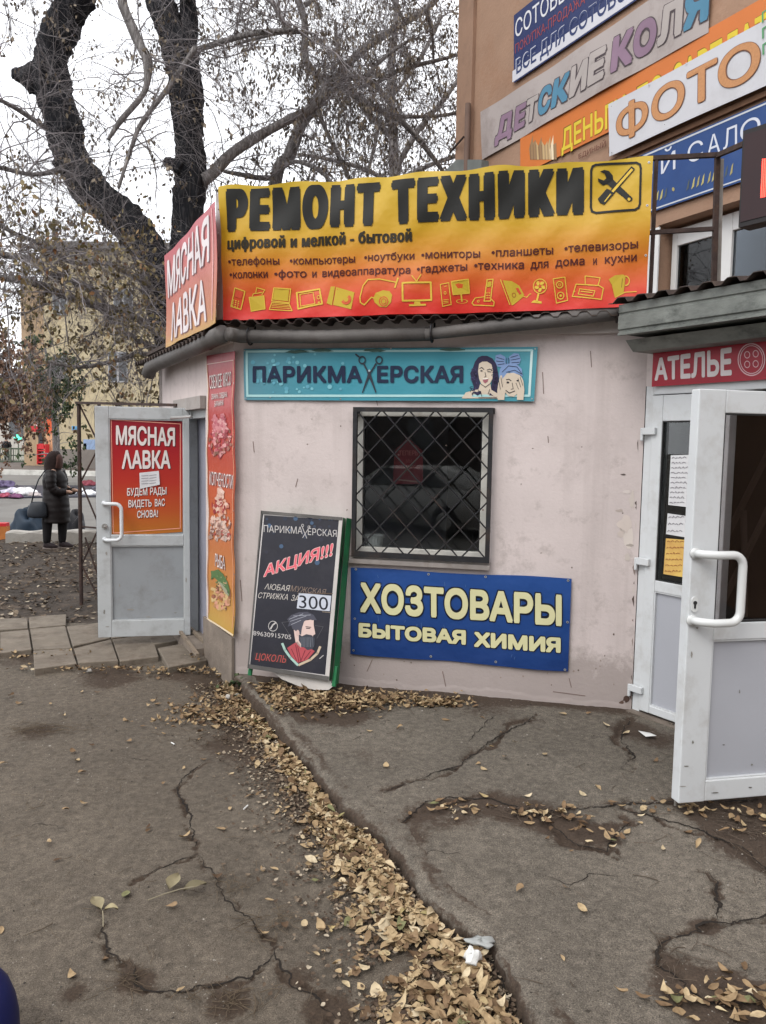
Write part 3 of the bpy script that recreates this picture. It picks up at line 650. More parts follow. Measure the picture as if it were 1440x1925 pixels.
# plinth of the left side and loose foot of plaster
mb = MB(); pbox(mb, LF, -.012, dl0+.02, -.1, .375, .002, .022); mb.build('plinth', PLINTH, pav); mb = MB(); pbox(mb, LF, dl1, LEND, -.1, .33, .002, .022); mb.build('plinth', PLINTH, pav)
mb = MB()
us = np.linspace(UB+.03, -.02, 160); zt = [.105+.05*fbm(np.array(u*13.0), np.array(1.0), 3)+.04*fbm(np.array(u*2.3), np.array(5.0), 9) for u in us]
for i in range(159): mb.hexa([FR.pt(us[i], -.05, .001), FR.pt(us[i+1], -.05, .001), FR.pt(us[i+1], zt[i+1], .001), FR.pt(us[i], zt[i], .001)], [FR.pt(us[i], -.05, .007), FR.pt(us[i+1], -.05, .007), FR.pt(us[i+1], zt[i+1]-.02, .0035), FR.pt(us[i], zt[i]-.02, .0035)])
mb.build('plaster_foot', WALL, pav)
# flaked paint, scratches and stains on the front
ik = Ink(FR, 0); rr = random.Random(4)
def blotch(ik, cx, cy, rx, ry, c, lay=1, n=14):
    ik.poly([(cx+rx*math.cos(2*math.pi*i/n)*rr.uniform(.55, 1.15), cy+ry*math.sin(2*math.pi*i/n)*rr.uniform(.55, 1.15)) for i in range(n)], c, lay)
for cx, cy, rx, ry, c in ((1176, 985, 16, 16, (196, 184, 176)), (1182, 1010, 13, 20, (200, 190, 182)), (1168, 1002, 7, 10, (188, 176, 168)), (1188, 940, 6, 22, (190, 180, 172)), (1178, 925, 9, 4, (196, 186, 180)), (1172, 892, 5, 2, (90, 80, 76)),
        (1184, 1300, 4, 10, (66, 52, 46)), (1178, 1314, 8, 7, (74, 58, 52)), (1168, 1321, 6, 4, (90, 72, 64)), (1185, 1025, 8, 3, (160, 150, 142)), (1165, 960, 8, 3, (170, 158, 150)), (1180, 1048, 6, 9, (186, 176, 168))):
    blotch(ik, cx, cy, rx, ry, c, rr.choice((1, 2)))
for p in ([(832, 1262), (838, 1290)], [(1070, 1275), (1074, 1292)], [(706, 745), (710, 762)], [(452, 1090), (455, 1130)], [(700, 1240), (690, 1262)], [(1040, 1300), (1100, 1308)], [(476, 830), (478, 850)], [(560, 900), (556, 915)], [(1020, 700), (1022, 740)], [(1110, 660), (1112, 690)], [(1030, 820), (1031, 832)]):
    ik.line(p, 1.6, (120, 104, 98))
y_ = 800.0
while y_ < 1310:
    x_ = lerp(1203, 1187, (y_-735)/595); l_ = rr.uniform(5, 26); w_ = rr.uniform(.6, 2.6)
    if rr.random() < .62: ik.poly([(x_-1, y_), (x_-1-w_*rr.uniform(.6, 2.4), y_+l_*.3), (x_-1-w_*rr.uniform(.3, 1.6), y_+l_*.75), (x_-1, y_+l_)], rr.choice(((96, 80, 72), (74, 60, 54), (130, 114, 106), (190, 180, 172))), 2)
    y_ += l_*rr.uniform(.7, 1.6)
for i in range(60): blotch(ik, rr.uniform(455, 1180), rr.uniform(770, 1290) if rr.random() < .4 else rr.uniform(1180, 1290), rr.uniform(.8, 2.2), rr.uniform(.8, 2.6), rr.choice(((120, 104, 98), (96, 82, 74), (140, 126, 118))), 1, 6)
for f_, m_ in zip(ik.mb.F, ik.mb.M): link_mesh('paint_flake', [ik.mb.V[i] for i in f_], [list(range(len(f_)))], ik.mats[m_], pav)
# gutter pipes under the roof edge and their hangers
pp = lambda pl, x, y, o: pl.on(x, y, o)
m1 = MB(); m1.tube([pp(LF, 430, 628, .10), pp(FR, 452, 632, .11), pp(FR, 600, 633, .11), pp(FR, 812, 628, .11)], [.047, .047, .045, .044], 12)
m1.build('gutter_pipe', PIPE, pav, True)
m1 = MB(); m1.tube([pp(FR, 800, 629, .13), pp(FR, 900, 617, .13), pp(FR, 1060, 600, .13), pp(FR, 1195, 582, .13)], [.036, .042, .047, .05], 12); m1.build('gutter_pipe', PIPE, pav, True)
m1 = MB(); q = [pp(LF, 418, 628, .13), pp(LF, 372, 650, .13), pp(LF, 332, 668, .13), pp(LF, 300, 681, .13), pp(LF, 284, 690, .14), pp(LF, 278, 706, .16)]
m1.tube(q, [.062, .062, .064, .066, .066, .064], 12); m1.build('gutter_pipe', PIPE, pav, True)
for pl, x, y in ((FR, 470, 632), (FR, 812, 626), (FR, 1160, 588), (LF, 390, 642), (LF, 345, 663)):
    c = pl.on(x, y, .12); mb = MB()
    ring = [c+.058*(math.cos(t)*pl.n+math.sin(t)*np.array([0, 0, 1.0])) for t in np.linspace(math.pi, 2.35*math.pi, 12)]
    mb.tube(ring, .007, 6); mb.tube([ring[0], ring[0]+np.array([0, 0, .10])-pl.n*.05], .007, 6); mb.build('pipe_bracket', BLACKM, pav)

# ---- barred window
win = MB(); FW = .055
for u0, u1, z0, z1 in ((WU0, WU1, WZ1-FW*1.05, WZ1), (WU0, WU1, WZ0, WZ0+FW*.8), (WU0, WU0+FW, WZ0+FW*.8, WZ1-FW*1.05), (WU1-FW*.95, WU1, WZ0+FW*.8, WZ1-FW*1.05)):
    pbox(win, FR, u0, u1, z0, z1, -.02, -.085)
win = win.build('window', mat('old_window_frame', (.50, .49, .45), .5, .08, 6, dirt=(.2, .15, .11), dscale=9, damt=.5), pav, bevel=.004)
mb = MB(); pbox(mb, FR, WU0+FW, WU1-FW*.95, WZ0+FW*.8, WZ1-FW*1.05, -.05, -.058); mb.build('pane', GLASS, win)
mb = MB()
for u0, u1, z0, z1 in ((WU0+FW, WU0+FW+.008, WZ0+.044, WZ1-.058), (WU1-.06, WU1-.052, WZ0+.044, WZ1-.058), (WU0+.063, WU1-.06, WZ1-.066, WZ1-.058)): pbox(mb, FR, u0, u1, z0, z1, -.036, -.049)
mb.build('gasket', RUBBER, win)
mb = MB(); s0 = FR.uv(FR.on(655, 1056))[0]; s1 = FR.uv(FR.on(922, 1066))[0]; zs = WZ0-.005
mb.hexa([FR.pt(s0, zs-.004, -.02), FR.pt(s1, zs-.004, -.02), FR.pt(s1, zs-.03, .055), FR.pt(s0, zs-.03, .055)], [FR.pt(s0, zs-.012, -.02), FR.pt(s1, zs-.012, -.02), FR.pt(s1, zs-.058, .052), FR.pt(s0, zs-.058, .052)])
mb.build('sill', SILLM, win)
gr = MB(); GU0, GU1 = FR.uv(FR.on(924, 900, .05))[0], FR.uv(FR.on(663, 900, .05))[0]; GZ1 = FR.uv(FR.on(795, 766, .05))[1]; GZ0 = FR.uv(FR.on(790, 1052, .05))[1]
for u0, u1, z0, z1 in ((GU0, GU1, GZ1-.03, GZ1), (GU0, GU1, GZ0, GZ0+.036), (GU0, GU0+.028, GZ0+.036, GZ1-.03), (GU1-.028, GU1, GZ0+.036, GZ1-.03)): pbox(gr, FR, u0, u1, z0, z1, .035, .065)
iu0, iu1, iz0, iz1 = GU0+.014, GU1-.014, GZ0+.018, GZ1-.015; du, dz = (iu1-iu0)/5.0, (iz1-iz0)/5.0
for sg in (1, -1):
    for k in range(-5, 11):
        # rod u = iu0 + k*du + sg*(z-iz0)*du/dz, clipped to the frame
        ts = []
        for t in np.linspace(0, 1, 400):
            z = iz0+t*(iz1-iz0); u = iu0+(k+.5*0)*du+sg*(z-iz0)*du/dz
            if iu0 <= u <= iu1: ts.append((u, z))
        if len(ts) > 12: gr.tube([FR.pt(*ts[0], .05+.004*sg), FR.pt(*ts[-1], .05+.004*sg)], .0052, 6)
for u, z in ((GU0+.014, GZ1+.012), (GU1-.014, GZ1+.006)): pbox(gr, FR, u-.02, u+.02, z-.05, z-.012, -.0, .034)
gr.build('grille', BLACKM, win)

# ---- door leaves
def leaf(pl, u0, u1, z0, z1, th, stile, rails, m, pv, parent, name='door', st2=None):
    """rails: heights (z) of each rail's bottom and top, low to high; panels between them"""
    st2 = st2 or stile; mb = MB(); pbox(mb, pl, u0, u0+stile, z0, z1, 0, -th); pbox(mb, pl, u1-st2, u1, z0, z1, 0, -th)
    for a, b in rails: pbox(mb, pl, u0+stile, u1-st2, a, b, -.001, -th+.001)
    d = mb.build(name, m, parent, bevel=.005)
    for (a, b), (c, e), pm_ in zip(rails, rails[1:], pv):
        mb = MB(); pbox(mb, pl, u0+stile, u1-st2, b, c, -.022, -.034); mb.build('glass_pane' if pm_ in (GLASS, GLASSD) else 'panel', pm_, d)
        mb = MB(); g = .007
        for q in ((u0+stile, u1-st2, b, b+g), (u0+stile, u1-st2, c-g, c), (u0+stile, u0+stile+g, b+g, c-g), (u1-st2-g, u1-st2, b+g, c-g)): pbox(mb, pl, *q, -.006, -.0215)
        mb.build('glazing_bead', RUBBER if pm_ in (GLASS, GLASSD) else m, d)
    return d
def dhandle(pl, ua, za, zb, out, reach, r, parent, m):
    """D-shaped pull: from (ua, za) out and sideways by reach, down, and back to (ua, zb)"""
    c = min(.05, reach*.6); P = [pl.pt(ua, za, 0), pl.pt(ua, za, out*.7)]
    if reach:
        P = [pl.pt(ua, za, 0), pl.pt(ua+reach*.12, za, out*.6), pl.pt(ua+reach*.35, za, out)]
        P += [pl.pt(ua+reach-c+c*math.sin(t), za-c+c*math.cos(t), out) for t in np.linspace(0, math.pi/2, 6)]
        P += [pl.pt(ua+reach-c+c*math.cos(t), zb+c-c*math.sin(t), out) for t in np.linspace(0, math.pi/2, 6)]
        P += [pl.pt(ua+reach*.35, zb, out), pl.pt(ua+reach*.12, zb, out*.6), pl.pt(ua, zb, 0)]
    mb = MB(); mb.tube(P, r, 10)
    for z in (za, zb): mb.tube([pl.pt(ua, z, -.002), pl.pt(ua, z, .012)], r*1.35, 12)
    return mb.build('handle', m, parent, True)
# butcher's door, open outwards
LD_P = gz(185, 1199, .12); LD_H = LF.on(357, 1000, .02); LD = Plane([LD_P[0], LD_P[1], 0], math.degrees(math.atan2(LD_H[0]-LD_P[0], LD_H[1]-LD_P[1])))
LW = np.hypot(*(LD_H-LD_P)[:2]); uz = lambda x, y: LD.uv(LD.on(x, y))
z1 = uz(183, 763)[1]; zr = [uz(260, 1166)[1], uz(260, 1026)[1], uz(260, 1006)[1], uz(260, 788)[1]]
ru = uz(206, 900)[0]
bd = leaf(LD, 0, LW, .12, z1, .07, ru, [(.121, zr[0]), (zr[1], zr[2]), (zr[3], z1-.001)], PVCO, [PVCOG, PVCOG], pav, st2=LW-uz(345, 900)[0])
hx = uz(196, 946); hb = uz(196, 1014); dhandle(LD, hx[0], hx[1], hb[1], .075, uz(231, 980)[0]-hx[0], .0155, bd, PVC)
mb = MB(); lk = uz(197, 989); mb.tube([LD.pt(lk[0], lk[1], -.005), LD.pt(lk[0], lk[1], .022)], .022, 12); mb.tube([LD.pt(lk[0], lk[1], .022), LD.pt(lk[0]+.02, lk[1], .05)], .007, 6); mb.build('lock', STEEL, bd)
mb = MB(); pbox(mb, LD, -.004, -.0005, .12, z1, -.012, -.058); mb.build('door_edge', mat('edge_grey', (.22, .23, .24), .5), bd)
mb = MB(); a = uz(322, 786); mb.tube([LD.pt(a[0], a[1], .03), LF.pt(LF.uv(LD.pt(LW-.05, 0))[0]-.25, a[1]+.01, .06)], .012, 8); mb.build('door_closer', STEEL, bd)
fr = MB(); jd = .045
pbox(fr, LF, dl0, dl0+jd, .10, DZ, -.01, -.09); pbox(fr, LF, dl1-jd-.22, dl1, .10, DZ, -.01, -.09); pbox(fr, LF, dl0+jd, dl1-jd-.22, DZ-.07, DZ, -.01, -.09)
fr.build('door_frame', PVCO, pav, bevel=.004)
mb = MB(); pbox(mb, LF, dl0-.1, dl1, .11, DZ, -.095, -.115); mb.build('inner_panel', mat('inner_panel_grey', (.27, .27, .32), .5, .1, 2), pav)  # grey panel added to close the opening, standing in for the lit vestibule
mb = MB(); pbox(mb, LF, dl0-.02, dl1+.05, DZ+.0, DZ+.10, .004, .05); mb.build('lintel_board', mat('lintel_board', (.34, .31, .29), .85, .2, 5, .2, 30, dirt=(.12, .09, .07), dscale=5), pav)
mb = MB(); pbox(mb, LF, dl0-.005, dl1-.1, -.02, .115, -.18, .10); mb.build('threshold', PLINTH, pav)
WOOD = mat('raw_timber', (.20, .16, .12), .85, .25, 12, .3, 60, stretch=(1, 1, 4))
for a, b in (((318, 1178), (388, 1158)), ((352, 1176), (384, 1206)), ((338, 1186), (372, 1232))):
    p, q = gz(*a, .15), gz(*b, .13); mb = MB(); mb.tube([p, q], .018, 4); mb.build('wood_strip', WOOD, pav)

# entrance on the right: frame, fixed narrow leaf with three hinges, wide leaf standing open
eu = lambda x, y: EN.uv(EN.on(x, y, -.03))
EB = .115; fr = MB(); jw = abs(eu(1222, 800)[0]-eu(1206, 800)[0])
pbox(fr, EN, EO1-.055, EO1, EB-.06, EZ, .0, -.09); pbox(fr, EN, EO0, EO0+.055, EB-.06, EZ, .0, -.09); pbox(fr, EN, EO0+.055, EO1-.055, EZ-.055, EZ, .0, -.09)
fr.build('entrance_frame', PVC, pav, bevel=.004)
N1 = EO1-.06; gl0, gl1 = eu(1253, 900)[0], eu(1291, 900)[0]
NL = Plane(EN.pt(0, 0, .012), -33)
st = abs(N1-gl0)-.02; N0 = eu(1374, 900)[0]
ezs = [eu(1250, 1332)[1], eu(1250, 1113)[1], eu(1250, 1092)[1], eu(1265, 792)[1]]
nd = leaf(NL, N0, N1, EB+.012, EZ-.06, .07, st, [(EB+.013, ezs[0]), (ezs[1], ezs[2]), (ezs[3], EZ-.061)], PVC, [PVCG, GLASS], pav)
for x, y in ((1232, 811), (1220, 1055), (1207, 1293)):
    h = eu(x, y); mb = MB(); pbox(mb, EN, h[0]-.045, h[0]+.05, h[1]-.022, h[1]+.022, .014, .036); mb.tube([EN.pt(h[0]+.055, h[1]-.06, .028), EN.pt(h[0]+.055, h[1]+.02, .028)], .011, 8); mb.build('hinge', PVC, nd, bevel=.004)
RD_P = gz(1265, 1512, .17); RD_Q = gz(1440, 1497, .17)
RD = Plane([RD_P[0], RD_P[1], 0], math.degrees(math.atan2(RD_Q[0]-RD_P[0], RD_Q[1]-RD_P[1]))); rz = lambda x, y: RD.uv(RD.on(x, y))
z1 = rz(1297, 730)[1]; ru = rz(1341, 900)[0]-rz(1290, 900)[0]
rd = leaf(RD, .028, 1.07, .17, z1, .062, ru, [(.171, rz(1330, 1468)[1]), (rz(1330, 1205)[1], rz(1340, 1172)[1]), (rz(1380, 777)[1], z1-.001)], PVC, [PVCG, GLASSD], pav)
h0 = rz(1303, 1040); h1 = rz(1297, 1166); dhandle(RD, h0[0]+.008, h0[1], h1[1], .075, rz(1371, 1100)[0]-h0[0], .019, rd, mat('handle_white', (.60, .61, .60), .25, .02, spec=.5))
mb = MB(); k = rz(1305, 1136); V = [RD.pt(k[0]+.017*math.cos(t), k[1]+.020*math.sin(t)+(.016 if math.sin(t) > 0 else -.016), .0) for t in np.linspace(0, 2*math.pi, 21)[:-1]]
mb.slab(V, RD.n*.006); kp = mb.build('lock_plate', mat('handle_white', ()), rd)
mb = MB(); mb.tube([RD.pt(k[0], k[1]+.008, .004), RD.pt(k[0], k[1]+.008, .010)], .009, 10); pbox(mb, RD, k[0]-.004, k[0]+.004, k[1]-.018, k[1]+.002, .006, .009); mb.build('keyhole', RUBBER, kp)
mb = MB(); mb.tube([RD.pt(.035, .175, -.035), RD.pt(.035, .145, -.035)], .006, 6); mb.build('floor_bolt', STEEL, rd)
mb = MB(); e = EN.pt(EO0, 0); pbox(mb, EN, EO0, EO1, .02, EB-.002, -.15, .06); mb.build('doorstep', PLINTH, pav)

# scuffs on the two open leaves
for pl_, d_, o_, marks in ((RD, rd, .0008, ((1290, 1440, 5, 1.2), (1302, 1395, 2, 4), (1283, 1478, 7, 1), (1345, 1490, 9, 1.2), (1410, 1480, 4, 1.5), (1300, 1230, 2, 6), (1310, 1180, 3, 2))), (LD, bd, .0008, ((196, 1150, 2, 5), (202, 1178, 4, 1.2), (280, 1160, 6, 1), (330, 1152, 3, 1), (200, 1040, 2, 4), (350, 1090, 1.5, 6))), (RD, rd, -.0212, ((1360, 1400, 3, 1), (1413, 1437, 2, 2), (1390, 1300, 1, 5))), (LD, bd, -.0212, ((245, 1146, 9, 1.6), (300, 1110, 3, 1), (225, 1100, 1, 4)))):
    for x_, y_, a_, b_ in marks:
        ik = Ink(pl_, o_); blotch(ik, x_, y_, a_, b_, rr.choice(((120, 118, 112), (96, 92, 86), (138, 134, 128)))); link_mesh('scuff', ik.mb.V, ik.mb.F, ik.mats, d_)

# canopy over the entrance
CN = lambda x, y, o=.36: EN.on(x, y, o)
mb = MB()
A1, A2 = EN.uv(CN(1163, 583))[0], EN.uv(CN(1440, 520))[0]-1.2; ztop = EN.uv(CN(1300, 549))[1]; zbot = EN.uv(CN(1300, 612))[1]
h = ztop-zbot; prof = [(0, .36), (-.26*h, .36), (-.30*h, .352), (-.34*h, .352), (-.38*h, .36), (-.80*h, .36), (-.84*h, .35), (-.9*h, .35), (-.94*h, .362), (-h, .362)]
ra = [EN.pt(A1, ztop+dz, o) for dz, o in prof]; rb = [EN.pt(A2, ztop+dz, o) for dz, o in prof]
n = len(prof); mb.add(ra+rb+[p-EN.n*.02 for p in ra+rb], [[i, i+1, n+i+1, n+i] for i in range(n-1)]+[[2*n+i+1, 2*n+i, 3*n+i, 3*n+i+1] for i in range(n-1)]+[[n-1, 2*n-1, 4*n-1, 3*n-1]]+[[i, i+1, 2*n+i+1, 2*n+i] for i in range(n-1)])
pbox(mb, EN, A2, A1, zbot+.01, zbot+.03, .34, -.0)
pbox(mb, EN, A1-.006, A1, zbot+.031, ztop-.02, .335, .0)
can = mb.build('canopy', CANM, pav)
mb = MB(); B1 = EN.uv(CN(1186, 655, .2))[0]; zb0, zb1 = EN.uv(CN(1300, 648, .2))[1], EN.uv(CN(1300, 626, .2))[1]
mb.hexa([EN.pt(B1, zb0, .18), EN.pt(A2, zb0, .18), EN.pt(A2, zb0, .0), EN.pt(B1, zb0, .0)], [EN.pt(B1+.01, zb1, .24), EN.pt(A2, zb1, .24), EN.pt(A2, zb1, .0), EN.pt(B1+.01, zb1, .0)]); mb.build('canopy_trim', CANM, can)
mb = MB(); corr(mb, EN, A2, A1+.05, ztop+.02, .40, -.35, pitch=.14, amp=.014, zin=.10); mb.build('canopy_roof', ROOF, can)

# ================================================================== SIGNS ON THE PAVILION
def sg(name, q, pl, off, label, cat='sign', group=None):
    c = pl.on(*[(a+b)/2 for a, b in zip(q[3], q[2])], off if not callable(off) else off(*q[3]))
    return thing(name, c, label, cat, group)
BK = (30, 30, 28); WHT = (205, 200, 192)
# --- repair banner on the roof edge
def wr1(u, z):
    return .012*math.sin(u*4.1+z*2.3)+.009*math.sin(u*9.7-z*7.1+1)+.007*math.sin(u*3+z*11)+.0045*math.sin(u*21+z*17)
FRB = Plane(PA, FR_ANG, wr1); q = [(413, 353), (1228, 294), (1214, 577), (420, 602)]; OB = .165
t = sg('shop_banner', q, FRB, OB, 'long yellow to red repair banner with huge black lettering along the roof edge', 'banner')
s = lambda r, g, b: srgb(r, g, b, k=KV); s_t = lambda r, g, b: srgb(r, g, b, k=KT); s_m = lambda r, g, b: srgb(r, g, b, k=.86)
zb = FR.on(800, 590, OB)[2]; ztp = FR.on(800, 323, OB)[2]; zz = wloc(t)[2]
gm = grad_mat('banner_yellow_red', [(0.02, s_t(206, 46, 38)), (.12, s_t(206, 64, 36)), (.30, s_t(203, 106, 34)), (.47, s_t(200, 138, 36)), (.60, s_t(199, 155, 36)), (1.0, s_t(198, 166, 46))], 2, zb-zz, ztp-zz, .42, .05, .35, 4, .35)
tri = lambda u, v: np.array([0, 0, .008*math.sin(u*40)*(1-v)*(1 if v == 0 else 0)])
sheet(FRB, q, OB, 70, 20, .003, tri).build('cloth', gm, t, True)
ik = Ink(FRB, OB)
ik.text('РЕМОНТ', 428, 437, 79, 715, 424, 83, BK, 2, .042, 24, 0, .122, 1.36); ik.text('ТЕХНИКИ', 736, 423, 83, 1098, 402, 90, BK, 2, .042, 26, 0, .122, 1.36)
ik.text('цифровой и мелкой - бытовой', 429, 470, 22, 775, 454, 23, (40, 34, 22), 2, .024, 12, 0, .066, 1.12)
BR_ = (72, 26, 26)
for w, a, b, c, d, h in (('•телефоны', 430, 499.5, 525, 497.5, 15), ('•компьютеры', 544, 497, 668, 494, 15), ('•ноутбуки', 685, 491.5, 779, 487.7, 15), ('•мониторы', 792, 487, 903, 485, 15.5), ('•планшеты', 924, 482.3, 1040, 478, 16), ('•телевизоры', 1061, 476, 1199, 467, 16.5),
        ('•колонки', 431.5, 523.5, 503, 522, 15), ('•фото', 515, 522, 575, 520.5, 15), ('и', 585, 520.5, 593, 520.2, 15), ('видеоаппаратура', 604, 519.7, 772, 515, 15), ('•гаджеты', 784, 514, 879, 509.5, 15.5), ('•техника', 892, 508, 985, 504.6, 16), ('для', 997, 504.4, 1031, 502.6, 16), ('дома', 1044, 501.5, 1099, 498.7, 16), ('и', 1115, 498, 1122, 497.6, 16), ('кухни', 1137, 496, 1197, 491, 16.5)):
    ik.text(w, a, b, h, c, d, h, BR_, 2, .014, 4)
YO = (196, 164, 58); YF = (176, 150, 44); RD_ = (188, 70, 44)
# pictograms, left to right
ik.line([(441, 541), (459, 547), (451, 581), (434, 576)], 2, YO, close=True); ik.poly([(443, 546), (455, 550), (452, 561), (440, 557)], RD_, 1)
for i in range(4):
    for j in range(3): ik.ell(438.5+j*4.5-i*.6, 564+i*3.6+j*1, 1.5, 1.2, YO, 3, n=6)
ik.poly([(466, 558), (494, 555), (497, 580), (470, 584)], YF); ik.line([(466, 558), (494, 555), (497, 580), (470, 584)], 1.6, YO, close=True); ik.line([(472, 556), (474, 551), (490, 549)], 1.6, YO); ik.line([(478, 551), (481, 540), (496, 544), (490, 553)], 1.6, YO); ik.ring(491, 568, 3, 4, 1.2, (120, 60, 30))
ik.poly([(515, 543), (543, 544), (541, 566), (512, 563)], YF); ik.line([(514, 541), (546, 543), (543, 569), (510, 565)], 2, YO, close=True); ik.line([(510, 568), (543, 571), (549, 584), (505, 581)], 1.8, YO, close=True)
for k in range(3): ik.line([(511-k, 571+k*3), (543+k, 574+k*3)], 1.2, YO)
ik.line([(557, 550), (600, 543), (606, 571), (561, 581)], 3, YO, close=True); ik.line([(563, 553), (588, 549), (593, 571), (566, 576)], 1.4, YO, close=True); ik.ring(599, 559, 3.2, 4, 1.4, YO); ik.ell(600, 569, 2, 2, YO, 3, n=8)
ik.poly([(621, 538), (629, 538), (624, 574), (614, 570)], YF); ik.poly([(631, 539), (667, 550), (661, 582), (626, 573)], YF); ik.ring(651, 563, 10, 10, 3.4, (186, 76, 44), 3); ik.ring(651, 563, 6, 6, 1.6, (186, 76, 44), 3); ik.line([(634, 544), (643, 547)], 2.4, RD_, 3)
ik.line([(749, 524), (744, 542)], 3, YO); ik.line([(747, 532), (715, 526), (693, 527), (684, 538), (678, 560), (679, 570), (686, 574), (694, 566), (700, 560), (706, 562)], 2.2, YO)
ik.poly([(703, 562), (708, 552), (722, 547), (734, 549), (739, 556), (737, 570), (728, 579), (716, 578), (706, 570)], YF); ik.ring(723, 568, 9, 9.5, 2, (186, 76, 44), 3); ik.ring(723, 568, 5, 5.5, 1.4, (186, 76, 44), 3)
ik.line([(775, 519), (784, 530), (792, 517)], 1.8, YO); ik.line([(758, 533), (810, 531), (811, 564), (759, 567)], 3.4, YO, close=True); ik.poly([(780, 567), (790, 566), (791, 572), (779, 572)], YO); ik.line([(771, 575), (800, 573)], 3.4, YO)
ik.line([(828, 535), (844, 532), (848, 572), (832, 576)], 1.6, YO, close=True); ik.ring(837, 551, 2.6, 3, 1.2, YO)
for k in range(3): ik.line([(834, 564+k*3), (843, 563+k*3)], 1.2, YO)
ik.line([(836, 539), (840, 538)], 1.2, YO)
ik.poly([(850, 531), (881, 527), (882, 550), (852, 553)], YF); ik.line([(849, 530), (881, 526), (882.5, 551), (852, 554)], 2, YO, close=True); ik.line([(867, 553), (868, 566)], 3, YO); ik.ring(868, 566, 11, 4, 1.8, YO)
ik.line([(916, 526), (927, 525), (922, 566), (910, 566)], 2, YO, close=True); ik.poly([(917, 530), (924, 529), (923, 539), (915, 540)], YF)
for i in range(3):
    for j in range(3): ik.ell(914.5+j*3-i*.4, 551+i*4.6, 1, 1.3, YO, 3, n=6)
ik.line([(893, 560), (910, 558)], 1.6, YO); ik.line([(893, 560), (887, 569), (890, 573), (928, 575), (929, 568), (923, 562)], 1.8, YO); ik.ring(899, 566, 2.4, 2.4, 1, YO)
ik.poly([(945, 527), (962, 528), (976, 536), (985, 553), (983, 557), (964, 573), (961, 572)], YF); ik.line([(941, 526), (958, 572)], 1.8, YO); ik.poly([(969, 541), (974, 540), (980, 551), (976, 553)], RD_, 3); ik.ring(966, 554, 4, 4.5, 1.4, (150, 90, 34), 3); ik.line([(984, 556), (990, 558), (995, 552), (998, 551)], 1.4, YO)
ik.ring(1015, 537, 13.5, 14.5, 1.8, YO)
for k in range(5): ik.ell(1015+6.4*math.cos(1.257*k+.3), 537+6.8*math.sin(1.257*k+.3), 4.6, 3, YO, 2, math.degrees(1.257*k+.3)+30, 10)
ik.ell(1015, 537, 2.2, 2.2, RD_, 4, n=8); ik.line([(1012, 552), (1009, 565)], 3.4, YO); ik.poly([(998, 568), (1004, 563), (1018, 566), (1018, 570)], YO)
ik.line([(1040, 524), (1062, 521), (1067, 564), (1046, 569)], 1.8, YO, close=True); ik.ring(1052, 535, 7, 7, 2, YO); ik.ring(1052, 535, 2.6, 2.6, 1, YO); ik.ring(1054, 555, 7, 7.5, 2, YO); ik.ell(1054, 555, 2.4, 2.4, YO, 3, n=8)
ik.line([(1100, 534), (1100, 519), (1128, 523), (1124, 538)], 1.8, YO); ik.line([(1083, 534), (1126, 538), (1134, 543), (1130, 564), (1076, 557)], 2, YO, close=True); ik.line([(1090, 543), (1118, 548), (1115, 558), (1087, 553)], 1.6, YO, close=True); ik.line([(1092, 548), (1113, 551)], 1.6, YO)
ik.ell(1081, 541, 1.2, 1.2, YO, 3, n=6); ik.ell(1080, 548, 1.2, 1.2, YO, 3, n=6)
ik.poly([(1144, 526), (1156, 518), (1172, 516), (1176, 520), (1172, 552), (1155, 559), (1150, 536)], YF); ik.ring(1176, 528, 8, 10, 2.4, YO, a0=-100, a1=100); ik.line([(1170, 524), (1168, 543)], 1.2, (120, 90, 30), 3); ik.line([(1156, 560), (1175, 550), (1196, 549)], 1.6, YO)
# wrench and screwdriver badge
rrp = [(1120, 309.5), (1196, 305.5), (1203, 309), (1204.5, 317), (1202.5, 385), (1200, 392), (1193, 395.5), (1121, 399), (1113, 396), (1111, 388), (1111.5, 319), (1114, 312)]
ik.line(rrp, 4.2, BK, 2, True)
ik.poly([(1128, 322), (1136, 319), (1145, 321), (1152, 329), (1153, 337), (1189, 374), (1187, 379), (1181, 380), (1142, 345), (1133, 347), (1125, 340), (1124, 334), (1135, 338), (1140, 334), (1137, 326)], BK, 2)
ik.line([(1189, 317), (1150, 361)], 9, BK, 3); ik.line([(1188, 319), (1152, 359)], 4.6, (200, 168, 60), 4); ik.poly([(1141, 353), (1156, 362), (1136, 384), (1128, 380), (1124, 372)], BK, 3); ik.line([(1143, 360), (1132, 374)], 2.2, (200, 168, 60), 4); ik.line([(1148, 364), (1137, 378)], 2, (200, 168, 60), 4); ik.ell(1182, 376, 3, 3, (200, 168, 60), 4, n=8)
ik.build('lettering', t)
eyelets(FRB, [(1216, 388), (1214, 480), (1220, 305), (1213, 570)], OB, t, .007)
